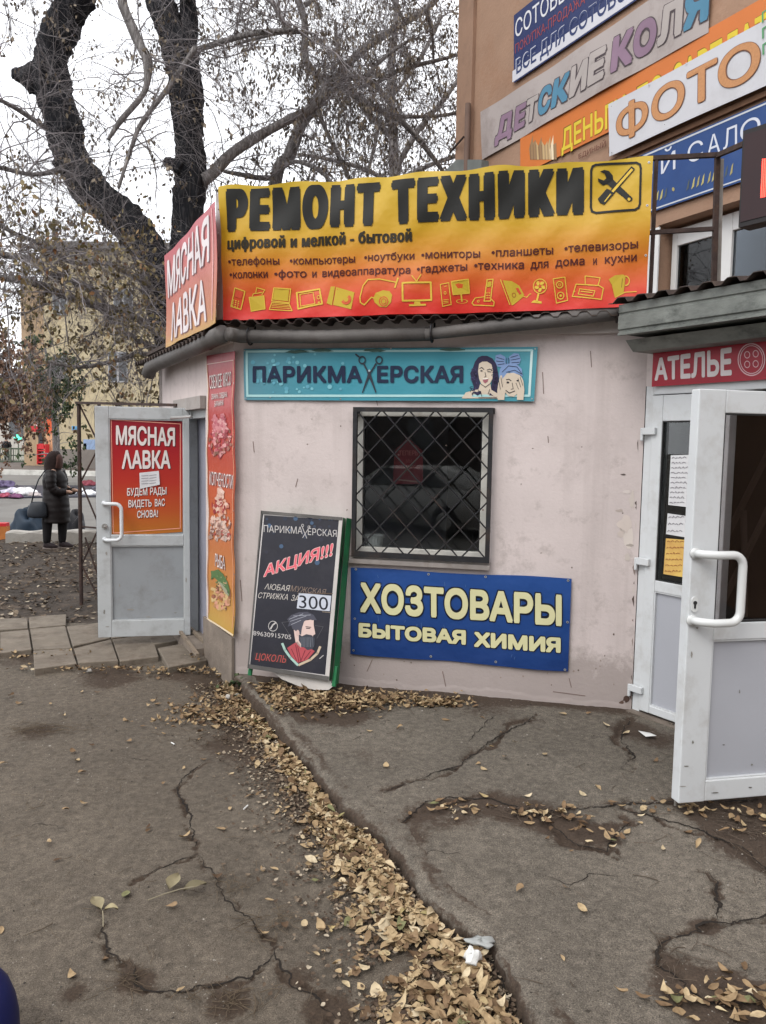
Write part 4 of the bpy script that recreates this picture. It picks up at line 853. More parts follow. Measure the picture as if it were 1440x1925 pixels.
# --- butcher's side banner
def wr2(u, z): return .006*math.sin(u*5+z*4)+.004*math.sin(u*12-z*8)
LFB = Plane(PA, -28, wr2); q = [(404, 379), (311, 481), (311, 654), (406, 607)]; OL = .19
t = sg('side_banner', q, LFB, OL, 'faded red to orange meat shop banner round the left corner of the roof', 'banner')
zz = wloc(t)[2]; z0 = LF.on(406, 607, OL)[2]
gm = grad_mat('banner_red_faded', [(0, s_m(196, 150, 70)), (.12, s_m(196, 128, 86)), (.5, s_m(200, 116, 102)), (1, s_m(196, 96, 106))], 2, z0-zz, z0-zz+.78, .4, .04, .2, 5, .4)
sheet(LFB, q, OL, 20, 10, .003).build('cloth', gm, t, True)
ik = Ink(LFB, OL); OUT = (128, 90, 92)
for dx, dy, c, l in ((1.2, 1.4, OUT, 1), (0, 0, (208, 200, 200), 2)):
    ik.text('МЯСНАЯ', 316+dx, 561+dy, 70, 393+dx, 491+dy, 88, c, l, .02, 8); ik.text('ΛАВКА', 321+dx, 641+dy, 68, 386+dx, 603+dy, 82, c, l, .02, 8)
ik.line([(399, 392), (399.5, 602)], 1.2, (220, 170, 165)); ik.build('lettering', t)
# white boxed corner between the two banners
t = thing('corner_post', FRB.on(412, 600, .16), 'white sheet-metal corner post between the yellow and the red banners', 'post')
mb = MB(); c0 = FR.on(418, 600, .150); zt_ = FR.on(413, 352, .16)[2]-.02; zb_ = FR.on(418, 601, .16)[2]+.01
a = np.array([*c0[:2], 0]); b = a+(LF.d*.10+LF.n*.015); ring = lambda z: [a+[0, 0, z], b+[0, 0, z], b-FR.n*.05+[0, 0, z], a-FR.n*.05+[0, 0, z]]
mb.hexa(ring(zb_), ring(zt_)); mb.build('sheet', mat('post_sheet', (.40, .37, .36), .6, .12, 6, dirt=(.18, .12, .09), dscale=7), t)
for k in range(5):
    p = a+(b-a)*.5+LF.n*.002+np.array([0, 0, zb_+.1+.16*k]); mb = MB(); mb.tube([p, p+LF.n*.006], .005, 6); mb.build('rivet', STEEL, t)
# --- hairdresser's sign
def wr3(u, z): return .004*math.sin(u*3+z*9)+.0025*math.sin(u*17+z*3)
FRP = Plane(PA, FR_ANG, wr3); q = [(458, 656), (1011, 652), (1004, 754.5), (459, 752)]; OP = .022
t = sg('hairdresser_sign', q, FRP, OP, 'long turquoise hairdresser sign with scissors and two drawn women above the window')
gm = grad_mat('sign_turquoise', [(0, s_m(96, 150, 165)), (.35, s_m(66, 150, 168)), (.7, s_m(60, 146, 162)), (1, s_m(84, 158, 172))], 0, -1.1, 1.1, .4, .08, .12, 6, .4)
sheet(FRP, q, OP, 40, 6, .003).build('board', gm, t, True)
ik = Ink(FRP, OP); LN = (158, 196, 196)
ik.line([(464, 661), (1000, 658.5)], 4, LN, 1); ik.line([(464, 744), (995, 744)], 4.4, LN, 1); ik.line([(464, 661), (465, 744)], 4, LN, 1); ik.line([(1000, 659), (995, 744)], 4.6, (184, 206, 204), 1)
for i in range(46):
    x, y = rr.uniform(468, 545)+rr.random()**3*120, rr.uniform(664, 741); r_ = rr.uniform(1.6, 4.6); ik.ell(x, y, r_, r_, rr.choice(((100, 162, 176), (112, 172, 184), (90, 152, 170))), 1, n=9)
NV = (28, 38, 62)
ik.text('ПАРИКМА', 475.5, 719.4, 31, 681, 719.6, 32, NV, 3, .034, 10, 0, .040, 1.04); ik.text('ЕРСКАЯ', 709, 719.6, 32, 871, 719.8, 32.5, NV, 3, .034, 8, 0, .040, 1.04)
for mxx, yy in ((560, 661), (606, 659), (850, 657), (705, 659)):
    blotch(ik, mxx, yy, 24, 3.5, (66, 92, 84), 4)
SCI = (44, 48, 58)
ik.poly([(694, 697), (699, 699), (682, 739), (680.5, 738)], SCI, 4); ik.poly([(690, 700), (695, 696), (708, 737), (706.5, 739)], SCI, 4); ik.line([(697, 700), (707, 684)], 3, SCI, 4); ik.line([(692, 699), (684, 684)], 3, SCI, 4)
ik.ring(681, 677, 7, 8, 2.6, SCI, 4); ik.ring(713, 677, 7, 8, 2.6, SCI, 4); ik.line([(675, 671), (669, 666)], 3, SCI, 4); ik.ell(694.5, 697, 2, 2, (170, 180, 184), 5, n=8)
# two women drawn in line and flat colour
SK = (196, 182, 164); HR = (44, 40, 66); LB = (118, 142, 182); DK = (30, 30, 40)
ik.poly([(868, 749), (876, 738), (890, 734), (900, 732), (903, 722), (922, 722), (924, 733), (936, 740), (940, 749)], SK, 3)
hair = [(906, 669), (916, 669), (926, 674), (933, 684), (936, 698), (938, 712), (936, 726), (937, 742), (930, 745), (920, 743), (923, 730), (925, 716), (928, 702), (899, 700), (901, 714), (904, 726), (905, 740), (898, 744), (889, 738), (891, 728), (887, 716), (884, 702), (889, 692), (893, 680), (899, 672)]
ik.poly(hair, HR, 2)
for i in range(34):
    a_ = rr.random(); ik.ring(rr.choice((889, 893, 897, 930, 933, 927))+rr.uniform(-3, 3), rr.uniform(695, 742), rr.uniform(2, 4), rr.uniform(2, 4), 1.1, rr.choice((HR, (70, 66, 104), (24, 22, 40))), 4, 8, rr.uniform(0, 180), rr.uniform(200, 360))
ik.poly([(901, 684), (907, 680), (916, 680), (924, 685), (927, 696), (926, 712), (920, 724), (913, 728), (906, 724), (901, 712), (899, 698)], SK, 4)
ik.line([(902, 693), (906, 691), (910, 695)], 1.4, DK, 5); ik.ell(905.5, 697.5, 2.4, 1.3, DK, 5, n=8); ik.line([(916, 696), (921, 694), (925, 697)], 1.4, DK, 5); ik.line([(917, 699), (924, 699.5)], 1.3, DK, 5); ik.line([(912, 700), (914, 708), (911, 709)], 1, DK, 5)
ik.poly([(907, 712), (913, 714), (919, 711), (917, 718), (912, 721), (909, 718)], (150, 92, 100), 5); ik.line([(908, 713), (918, 712)], 1.4, (230, 225, 215), 6); ik.line([(904, 722), (913, 728), (921, 722)], 1, DK, 5)
ik.line([(899, 733), (905, 740), (906, 746)], .9, DK, 5); ik.line([(921, 732), (918, 741)], .9, DK, 5)
ik.poly([(932, 668), (941, 666), (950, 671), (951, 684), (944, 691), (935, 689), (931, 680)], LB, 3); ik.poly([(957, 671), (966, 664), (975, 665), (979, 676), (976, 685), (966, 684), (958, 682)], LB, 3); ik.ell(954, 678, 5, 6, (80, 126, 158), 4)
for a_ in ((934, 672, 948, 676), (933, 679, 947, 680), (936, 686, 948, 684), (960, 672, 974, 668), (961, 677, 977, 674), (962, 682, 976, 681), (953, 673, 952, 684), (956, 673, 957, 684)): ik.line([a_[:2], a_[2:]], .9, DK, 5)
ik.poly([(940, 694), (947, 686), (960, 682), (972, 685), (981, 694), (983, 708), (976, 704), (957, 700), (950, 706), (940, 718), (938, 706)], LB, 3)
ik.line([(944, 700), (956, 688), (972, 690), (982, 704)], 1, DK, 5); ik.line([(952, 700), (968, 696), (980, 703)], .9, DK, 5)
ik.poly([(945, 712), (953, 702), (966, 701), (978, 706), (979, 722), (975, 738), (966, 746), (955, 744), (947, 734), (944, 722)], SK, 4)
ik.poly([(938, 716), (941, 706), (944, 706), (946, 724), (950, 736), (948, 752), (936, 752), (935, 734)], SK, 5); ik.poly([(970, 716), (975, 708), (980, 708), (984, 716), (986, 734), (984, 752), (972, 752), (972, 738), (966, 726)], SK, 5)
for a_ in ((974, 712, 979, 728), (978, 709, 983, 725), (970, 720, 975, 732), (938, 716, 941, 732), (942, 710, 945, 728)): ik.line([a_[:2], a_[2:]], .9, DK, 6)
ik.line([(952, 714), (957, 713), (961, 716)], 1.3, DK, 6); ik.ell(955, 719, 2.8, 1.6, DK, 6, n=8); ik.line([(951, 734), (958, 739), (968, 735)], 1.3, DK, 6); ik.line([(963, 720), (965, 731), (961, 732)], 1, DK, 6); ik.ell(973, 716, 2, 1.4, DK, 6, n=8)
ik.line([(900, 748), (934, 747)], 1.2, (96, 80, 80), 6)
ik.build('lettering', t); eyelets(FRP, [(460, 659), (462, 749), (1006, 656), (1000, 750), (735, 655), (508, 747), (640, 750)], OP, t, .005)
# --- household goods banner
def wr4(u, z): return .004*math.sin(u*6+z*5)+.003*math.sin(u*15-z*9)
FRH = Plane(PA, FR_ANG, wr4); q = [(659, 1067), (1074.5, 1088), (1068, 1262.5), (659, 1229)]; OH = .02
t = sg('household_banner', q, FRH, OH, 'blue household goods banner with cream capitals under the barred window', 'banner')
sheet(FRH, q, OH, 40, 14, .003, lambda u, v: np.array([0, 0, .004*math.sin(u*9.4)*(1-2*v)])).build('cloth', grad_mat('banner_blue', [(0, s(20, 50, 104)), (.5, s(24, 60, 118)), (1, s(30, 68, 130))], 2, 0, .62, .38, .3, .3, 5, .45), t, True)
ik = Ink(FRH, OH); CRM = (196, 192, 150)
for bo, c, l, dx in ((.075, (18, 22, 34), 1, 2.0), (.040, CRM, 3, 0)):
    ik.text('ХОЗТОВАРЫ', 676.7-dx, 1150.6+dx, 56+2*dx, 1056+dx, 1176.8+dx, 59+2*dx, c, l, bo, 16); d2 = dx*.75
    ik.text('БЫТОВАЯ', 674.5-d2, 1197+d2, 26.5+2*d2, 876+d2, 1212+d2, 27.5+2*d2, c, l, bo+.012, 10); ik.text('ХИМИЯ', 890.8-d2, 1215.5+d2, 28+2*d2, 1054+d2, 1227+d2, 28.5+2*d2, c, l, bo+.012, 10)
for i in range(26):
    x = rr.uniform(668, 1060); y = rr.uniform(1080, 1240); ik.line([(x, y), (x+rr.uniform(-2, 2), y+rr.uniform(2, 12))], .8, (74, 104, 150), 2)
ik.build('lettering', t); eyelets(FRH, [(669, 1070), (806, 1079), (913, 1084), (1068, 1091), (667, 1163), (1067, 1169), (665, 1222), (810, 1234), (932, 1244), (1062, 1259)], OH, t, .0085)
# --- tall meat banner on the left side
def wr5(u, z): return .005*math.sin(z*7+u*4)+.003*math.sin(z*19)
LFM = Plane(PA, -28, wr5); q = [(388, 669), (441, 660), (440, 1197), (390, 1165)]; OM = .016
t = sg('meat_banner', q, LFM, OM, 'narrow tall red to yellow meat and fish banner beside the open doorway', 'banner')
zz = wloc(t)[2]; z0 = LF.on(440, 1197, OM)[2]; z1 = LF.on(441, 660, OM)[2]
sheet(LFM, q, OM, 6, 40, .003).build('cloth', grad_mat('banner_meat', [(0, s_m(198, 158, 70)), (.18, s_m(200, 130, 66)), (.45, s_m(198, 100, 58)), (.7, s_m(188, 66, 56)), (1, s_m(168, 46, 56))], 2, z0-zz, z1-zz, .4, .04, .15, 6, .35), t, True)
ik = Ink(LFM, OM); ik.st = .00025; ik.b0 = .0032; PALE = (216, 190, 180)
ik.line([(391.5, 685), (439, 677)], 1.2, PALE); ik.line([(391, 685), (393, 1152)], .9, (206, 150, 120)); ik.line([(439, 677), (438, 1180)], .9, (206, 150, 120)); ik.line([(390, 1163), (440, 1194)], 3, (214, 196, 168)); ik.line([(389.5, 670), (391, 1165)], 1.6, (205, 190, 180))
for dx, c, l in ((.6, (90, 34, 34), 2), (0, (208, 198, 194), 3)):
    ik.text('СВЕЖЕЕ', 393.5+dx, 731+dx, 25, 416+dx, 727.5+dx, 25.5, c, l, .0, 0); ik.text('МЯСО', 419+dx, 727+dx, 25.5, 434.5+dx, 724+dx, 26, c, l, .0, 0)
    ik.text('СВИНИНА, ГОВЯДИНА,', 397+dx, 751+dx, 10, 429+dx, 746+dx, 10, c, l, .0, 0); ik.text('БАРАНИНА', 404+dx, 764.5+dx, 10, 422+dx, 761.5+dx, 10, c, l, .0, 0)
    ik.text('КОПЧЕНОСТИ', 395+dx, 911+dx, 25, 437+dx, 919+dx, 26, c, l, 0, 0); ik.text('РЫБА', 406+dx, 1064+dx, 24, 424+dx, 1072+dx, 26, c, l, .01, 0)
def still(x0, x1, y0, y1, n, cols, r0, r1, shape):
    for i in range(n):
        x, y = rr.uniform(x0, x1), rr.uniform(y0, y1)
        if not shape((x-(x0+x1)/2)/((x1-x0)/2), (y-(y0+y1)/2)/((y1-y0)/2)): continue
        blotch(ik, x, y, rr.uniform(r0, r1), rr.uniform(r0, r1)*1.4, rr.choice(cols), 3+i % 5, 8)
still(394, 437, 800, 858, 120, ((166, 78, 86), (186, 116, 118), (150, 62, 70), (196, 140, 138), (132, 58, 62), (150, 100, 88), (120, 84, 70)), 1.5, 4.5, lambda a, b: a*a+b*b < 1)
for cx in (405, 420): still(cx-6, cx+7, 778, 824, 40, ((190, 126, 128), (178, 106, 112), (164, 84, 94), (200, 150, 148)), 2, 4.5, lambda a, b: a*a+b*b < 1)
still(408, 420, 917, 950, 26, ((200, 166, 150), (206, 178, 164), (184, 146, 132)), 2, 4.5, lambda a, b: a*a+b*b < 1)
still(398, 432, 940, 968, 60, ((150, 60, 58), (196, 150, 130), (206, 176, 160), (136, 50, 52), (180, 120, 100)), 2, 5, lambda a, b: a*a+b*b < 1)
still(397, 434, 966, 1018, 130, ((186, 152, 138), (150, 70, 62), (170, 150, 140), (146, 118, 106), (196, 168, 152), (120, 84, 74)), 1.5, 5, lambda a, b: abs(b) < 1-.3*abs(a))
still(399, 433, 1096, 1147, 130, ((184, 150, 98), (196, 168, 120), (150, 96, 70), (170, 124, 88), (120, 80, 62), (196, 140, 116)), 1.5, 4.5, lambda a, b: a*a+b*b < 1)
ik.poly([(404, 1073), (412, 1070), (421, 1079), (429, 1094), (433, 1110), (431, 1122), (425, 1116), (418, 1101), (410, 1090), (405, 1085), (399, 1090), (400, 1080), (399, 1073)], (78, 104, 62), 8); ik.poly([(412, 1092), (424, 1100), (431, 1120), (424, 1116)], (146, 146, 122), 9)
for i in range(12): blotch(ik, rr.uniform(408, 428), rr.uniform(1080, 1104), 1.4, 2.2, rr.choice(((64, 88, 52), (96, 122, 74), (120, 132, 92))), 9, 6)
ik.ell(429, 1113, 1.1, 1.5, DK, 10, n=6)
ik.build('lettering', t); eyelets(LFM, [(389, 700), (389, 800), (390, 900), (390, 1000), (391, 1100), (440, 720), (440, 840), (440, 960), (440, 1080), (440, 1160)], OM, t, .006)
# --- poster on the butcher's door
q = [(204, 783), (343.5, 791.5), (343, 1000), (208.5, 1009)]; OD = .0045
DPO = -.0215+.001
t = sg('door_poster', q, LD, DPO, 'red to amber welcome poster in the open butcher door leaf', 'poster')
zz = wloc(t)[2]; za = LD.on(343, 1000)[2]; zb_ = LD.on(343, 791)[2]
sheet(LD, q, DPO+.003, 1, 1, .002).build('sheet', grad_mat('poster_red', [(0, s_m(186, 112, 42)), (.2, s_m(188, 84, 40)), (.45, s_m(184, 52, 38)), (.75, s_m(168, 30, 38)), (1, s_m(142, 26, 42))], 2, za-zz, zb_-zz, .35, .02, 0, 6, .4), t)
ik = Ink(LD, DPO+.003)
for a_, b_ in (((209, 789), (339, 797)), ((339, 797), (339, 993)), ((339, 993), (213, 1002)), ((213, 1002), (209, 789))): ik.line([a_, b_], 1.4, (216, 150, 130), 1)
for dx, c, l in ((1.4, (70, 20, 24), 2), (0, (206, 198, 194), 3)):
    ik.text('МЯСНАЯ', 218+dx, 836+dx, 36.5, 329+dx, 839+dx, 35, c, l, .03); ik.text('ΛАВКА', 229+dx, 881.5+dx, 35.5, 320.6+dx, 881+dx, 34.5, c, l, .03)
    ik.text('БУДЕМ', 239+dx*.6, 932+dx*.6, 14.5, 277+dx*.6, 931+dx*.6, 14.5, c, l, .02); ik.text('РАДЫ', 282+dx*.6, 930.6+dx*.6, 14.5, 313+dx*.6, 929.5+dx*.6, 14, c, l, .02)
    ik.text('ВИДЕТЬ', 241.5+dx*.6, 954+dx*.6, 14, 285+dx*.6, 952.5+dx*.6, 14, c, l, .02); ik.text('ВАС', 291+dx*.6, 952.2+dx*.6, 14, 310+dx*.6, 951+dx*.6, 14, c, l, .02); ik.text('СНОВА!', 258+dx*.6, 974+dx*.6, 14, 297+dx*.6, 972+dx*.6, 14, c, l, .02)
ik.build('lettering', t)
q = [(262, 889), (298.5, 885), (300.5, 911), (263, 919)]
t = sg('paper_note', q, LD, DPO+.006, 'small white handwritten note taped across the red door poster', 'note')
sheet(LD, q, DPO+.010, 4, 4, .001, lambda u, v: LD.n*.008*u*u*v).build('paper', PAPER, t); ik = Ink(LD, DPO+.0125)
for y in (894, 899, 904, 909): ik.line([(266, y+.6), (279, y-.4)], .9, (120, 118, 128)); ik.line([(281, y), (294, y-1.6)], .9, (120, 118, 128))
ik.build('lettering', t)
# --- atelier sign over the entrance
vy = EN.hl; q = [(1228, EN.hl(1225, 727, 1228)-66), (1490, EN.hl(1225, 727, 1490)-94), (1490, EN.hl(1225, 727, 1490)), (1225, 727)]; OA = .03
t = sg('atelier_sign', q, EN, OA, 'dark red tailoring sign with white capitals and a button over the right entrance')
sheet(EN, q, OA, 1, 1, .006).build('board', mat('sign_dark_red', srgb(165, 32, 50, k=.9), .4, .08, 3, .05, 20), t)
ik = Ink(EN, OA); b0 = 716; f = lambda x: EN.hl(1231, 716, x)
ik.text('АТЕЛЬЕ', 1231, f(1231), 42, 1376, f(1376), 53, (208, 200, 200), 2, .035)
cx, cy = 1413, 676
ik.ring(cx, cy, 26, 31, 2.2, (206, 176, 180), 2, 26); ik.ring(cx, cy, 22, 27, 1.6, (206, 176, 180), 2, 26)
for dx, dy in ((-8, -9), (8, -11), (-8, 9), (8, 8)): ik.ring(cx+dx, cy+dy, 5.6, 7, 1.6, (206, 176, 180), 2, 14)
ik.build('lettering', t)
# --- papers in the glass of the fixed entrance leaf
NB = Plane(EN.pt(0, 0, .012), -33)
for nm, q, c, lab, rows in (('paper_note', [(1261, 856), (1296, 855), (1290, 953), (1256, 949)], PAPER, 'tall white handwritten notice, topmost in the glass of the entrance door', 10), ('paper_note', [(1255, 965), (1290, 970), (1288, 1010), (1252, 1004)], PAPER, 'white half-sheet notice below the tall one in the entrance door glass', 3),
        ('paper_note', [(1252, 1012), (1288, 1015), (1284, 1085), (1247, 1079)], mat('orange_paper', s(196, 150, 86), .7, .12, 8, base2=s(204, 176, 96)), 'orange and yellow leaflet at the bottom of the entrance door glass', 6)):
    t = sg(nm, q, NB, -.018, lab, 'note'); sheet(NB, q, -.018, 1, 1, .0008).build('paper', c, t); ik = Ink(NB, -.0175)
    for k in range(rows):
        y = lerp(q[0][1], q[3][1], (k+.6)/rows); xl = lerp(q[0][0], q[3][0], (k+.6)/rows)+3; x = xl
        while x < xl+27:
            w = rr.uniform(3, 8); ik.line([(x, y+rr.uniform(-1, 1)), (x+w*.5, y-2+rr.uniform(-1, 1)), (x+w, y+rr.uniform(-1, 1))], 1.1, (110, 106, 112) if c is PAPER else (140, 84, 50)); x += w+2
    ik.build('lettering', t)
# --- leaning advertising board
def ob(x, y): return lerp(.085, .30, (y-960)/310.0)
class Lean(Plane): pass
NBRD = FR
q = [(491, 960), (644, 972.6), (618, 1279.5), (465.7, 1256)]
C4 = [FR.on(x, y, ob(x, y)) for x, y in q]; nb = np.cross(C4[1]-C4[0], C4[3]-C4[0]); nb /= np.linalg.norm(nb); nb = nb if nb @ (CP-C4[0]) > 0 else -nb
class Tilted:
    """the leaning face itself, as a plane in space"""
    def __init__(s): s.P = C4[3]; s.n = nb; s.d = (C4[2]-C4[3])/np.linalg.norm(C4[2]-C4[3]); s.wr = None
    def on(s, x, y, off=0.0): r = ray(x, y); return CP+r*(((s.P+s.n*off-CP) @ s.n)/(r @ s.n))
    def disp(s, w): return w
TB = Tilted()
t = thing('a_board', [*((C4[2]+C4[3])/2)[:2], .13], 'black leaning barber price board with green sides against the pink wall', 'sign')
C4 = [TB.on(x, y) for x, y in q]
mb = MB(); mb.slab([p for p in C4], -nb*.012); mb.build('face', mat('board_black', s(36, 36, 44), .45, .2, 5, .08, 20, dirt=s(60, 58, 62), dscale=3, damt=.5), t)
ctr = sum(C4)/4; ax, ay = TB.d, np.cross(nb, TB.d)
mb = MB(); mb.slab([p-nb*.0125+(p-ctr)*.0 for p in C4], -nb*.07); mb.build('case', mat('board_green', s(38, 104, 66), .5, .15, 5, dirt=s(40, 60, 44)), t)
edge = MB()
def strip(a, b, w, o0, o1, m):
    e = (b-a)/np.linalg.norm(b-a); k = np.cross(nb, e); edge.slab([a+nb*o0, b+nb*o0, b+k*w+nb*o0, a+k*w+nb*o0], nb*(o1-o0), m)
GF = mat('board_frame', (.09, .085, .08), .5, .2, 8, dirt=(.2, .18, .16)); WF = mat('board_white_edge', (.50, .47, .44), .5, .12, 6)
tl, tr, br, bl_ = C4
strip(tl, tr, -.022, .0005, .006, 0); strip(bl_, br, .028, .0005, .006, 0)
strip(tl, bl_, .010, .0005, .006, 0)
edge.build('frame', [GF, WF], t)
edge = MB(); strip(tr+ax*.002, br+ax*.002, -.024, -.0, .004, 0); edge.build('edge_strip', WF, t)
edge = MB(); mb = MB(); mb.slab([tr+ax*.028-nb*.001, br+ax*.028-nb*.001, br+ax*.048-nb*.05-ay*.02, tr+ax*.046-nb*.05], -nb*.03); mb.build('side', mat('board_green', ()), t)
mb = MB(); g1 = gz(636, 1292, .13); mb.tube([br+ax*.035-nb*.02+ay*.1, br+ax*.035-nb*.02-ay*.035], .016, 6); mb.build('leg', mat('board_green', ()), t)
mb = MB(); mb.tube([bl_+ax*.01-nb*.03+ay*.1, bl_+ax*.01-nb*.03-ay*.05], .016, 6); mb.build('leg', mat('board_green', ()), t)
mb = MB(); fl = [TB.on(x, y, -.03) for x, y in ((508, 1260), (622, 1281), (626, 1290), (618, 1297), (592, 1297), (562, 1290), (530, 1277))]; mb.slab(fl, -nb*.004); mb.build('foot_flap', WF, t)
ik = Ink(TB, 0); WL = (176, 172, 170)
for a_, b_ in (((496, 967), (639, 977)), ((638.5, 977), (612.5, 1270)), ((612.5, 1270), (469, 1251)), ((469, 1251), (496, 967))): ik.line([a_, b_], 2.4, WL, 1)
for i in range(30):
    x, y = rr.uniform(500, 632), 972+rr.random()**2*90; r_ = rr.uniform(1.5, 5); ik.ell(x, y+3, r_, r_, rr.choice(((46, 50, 62), (52, 60, 76), (48, 48, 58), (64, 84, 108))), 1, n=10)
ik.text('ПАРИКМА', 496, 1000, 13, 569, 1004, 13.5, WL, 3, .0); ik.text('ЕРСКАЯ', 579, 1005.5, 13, 633, 1009.5, 13, WL, 3, .0)
ik.line([(567, 987), (577, 1012)], 1.2, WL, 3); ik.line([(583, 989), (569, 1011)], 1.2, WL, 3); ik.ring(569, 988, 2.6, 3, 1, WL, 3, 10); ik.ring(581, 991, 2.6, 3, 1, WL, 3, 10)
PK = (204, 92, 104)
for bo, c, l, e in ((.045, (206, 176, 170), 2, 1.1), (.02, PK, 3, 0)): ik.text('АКЦИЯ!!!', 496-e, 1084.5+e, 22+2*e, 624+e, 1044+e, 24+2*e, c, l, bo, 0, 3)
ik.text('ΛЮБАЯ', 497, 1107.5, 10.5, 543, 1111.5, 11, (178, 172, 166), 3, -.006, 0, 3); ik.text('МУЖСКАЯ', 546, 1111.5, 11, 611, 1117, 9, (120, 104, 94), 3, -.008, 0, 3)
ik.text('СТРИЖКА', 484.5, 1124, 10.5, 541, 1128, 11, (178, 172, 166), 3, -.006, 0, 3); ik.text('ЗА', 547, 1129, 11, 561, 1130.5, 11, (178, 172, 166), 3, -.006, 0, 3)
ik.poly([(562, 1114.5), (623, 1120), (620, 1149), (558, 1143.5)], (176, 180, 190), 4); ik.text('300', 562.5, 1142.5, 25, 617, 1147, 25.5, (30, 30, 38), 5, .0)
ik.line([(560, 1115), (632, 1116)], 1.5, (90, 74, 62), 4); ik.line([(606, 1150), (627, 1152)], 1.5, (120, 110, 100), 4)
ik.ring(513.4, 1177, 9, 10, 1.2, WL, 3, 20); ik.line([(518, 1171), (513, 1175), (509, 1182)], 2.8, WL, 3); ik.text('89630915705', 476.5, 1194, 8.5, 547.5, 1202, 9, WL, 3, .0)
ik.poly([(478, 1226), (540, 1232), (540, 1248), (477, 1240)], (52, 44, 46), 2); ik.text('ЦОКОЛЬ', 480, 1240, 12.5, 537, 1246, 13, (164, 70, 66), 3, .0, 0, 3)
# bearded man in profile between two razors
ik.poly([(540, 1218), (552, 1210), (560, 1206), (566, 1216), (584, 1219), (592, 1224), (578, 1240), (560, 1246), (548, 1234)], (160, 70, 76), 3)
for a_ in ((548, 1220, 558, 1242), (556, 1212, 562, 1244), (574, 1222, 566, 1242), (584, 1224, 572, 1240), (560, 1215, 566, 1244)): ik.line([a_[:2], a_[2:]], 1.3, (96, 34, 44), 4)
ik.poly([(552, 1180), (560, 1172), (566, 1168), (590, 1164), (590, 1176), (592, 1186), (593, 1192), (589, 1194), (588, 1200), (566, 1202), (566, 1218), (556, 1208), (554, 1196)], (196, 172, 164), 3)
ik.poly([(540, 1164), (548, 1156), (562, 1151), (578, 1150), (590, 1156), (596, 1166), (588, 1166), (580, 1164), (572, 1168), (568, 1180), (566, 1194), (562, 1190), (556, 1186), (550, 1182), (548, 1176), (541, 1178), (544, 1170)], (70, 70, 80), 4)
for a_ in ((544, 1164, 570, 1154), (546, 1168, 576, 1158), (548, 1174, 566, 1166), (552, 1158, 584, 1156)): ik.line([a_[:2], a_[2:]], .9, (150, 152, 160), 5)
ik.poly([(562, 1192), (568, 1196), (576, 1192), (586, 1194), (592, 1200), (592, 1212), (588, 1220), (578, 1222), (568, 1214), (562, 1204)], (58, 60, 68), 5); ik.line([(576, 1181), (583, 1181)], 1.6, (40, 36, 40), 6); ik.line([(575, 1178), (585, 1179)], 1.2, (60, 50, 50), 6); ik.ell(560, 1190, 3.2, 6, (190, 164, 156), 6)
for i in range(10): x = 566+2.4*i; ik.line([(x, 1198), (x+rr.uniform(-1, 2), 1216)], .8, (100, 104, 112), 6)
ik.line([(531, 1210), (536, 1222), (546, 1236), (560, 1250)], 4.4, (150, 178, 168), 4); ik.line([(602, 1216), (597, 1228), (584, 1240), (562, 1250)], 4.4, (178, 160, 138), 4); ik.line([(601, 1238), (608, 1232)], 1.4, WL, 3)
for a_ in ((530, 1170, 548, 1168), (530, 1170, 545, 1194), (592, 1176, 608, 1178), (608, 1178, 596, 1200)): ik.line([a_[:2], a_[2:]], .7, (86, 84, 88), 2)
ik.build('lettering', t)
# --- things seen through the barred window
t = thing('flower_pot', FR.pt(FR.uv(FR.on(703, 1030, -.14))[0], WZ0+.012, -.145), 'white plastic flower pot behind the lower left of the barred window', 'flower pot')
pc = wloc(t); ring = lambda r, z: [pc+np.array([r*math.cos(a), r*math.sin(a), z]) for a in np.linspace(0, 2*math.pi, 21)[:-1]]
mb = MB(); mb.loft([ring(.052, 0), ring(.066, .085), ring(.074, .087), ring(.076, .105), ring(.068, .105), ring(.064, .08)]); mb.build('pot', mat('pot_white', (.80, .82, .80), .5), t, False)
mb = MB(); mb.slab(ring(.0635, .078), (0, 0, .004)); mb.build('earth', mat('pot_earth', (.03, .02, .015), .9), t)
mb = MB(); pbox(mb, FR, WU0-.1, WU1+.1, WZ0-.04, WZ0+.012, -.10, -.32); o = mb.build('inner_sill', mat('inner_sill', (.2, .19, .17), .5), pav)
q = [(742, 846), (767, 822), (795, 848), (795, 910), (738, 910)]; OI = -.30
t = thing('window_tag', FR.on(767, 910, OI), 'dark red house-shaped tag hanging inside the barred window', 'sign')
mb = MB(); mb.slab([FR.on(x, y, OI) for x, y in q], -FR.n*.004); mb.build('board', mat('tag_red', s(112, 34, 42), .5, .1), t)
ik = Ink(FR, OI); ik.text('ТЕПЕРЬ', 750, 856, 9, 786, 856, 9, (170, 96, 96), 2, .02); ik.text('МЫ', 763, 870, 7, 774, 870, 7, (150, 80, 80), 2, .02)
ik.line([(744, 879), (789, 879)], 3, (140, 76, 76), 2); ik.line([(750, 902), (790, 906)], 2.5, (150, 120, 110), 2); ik.build('lettering', t)

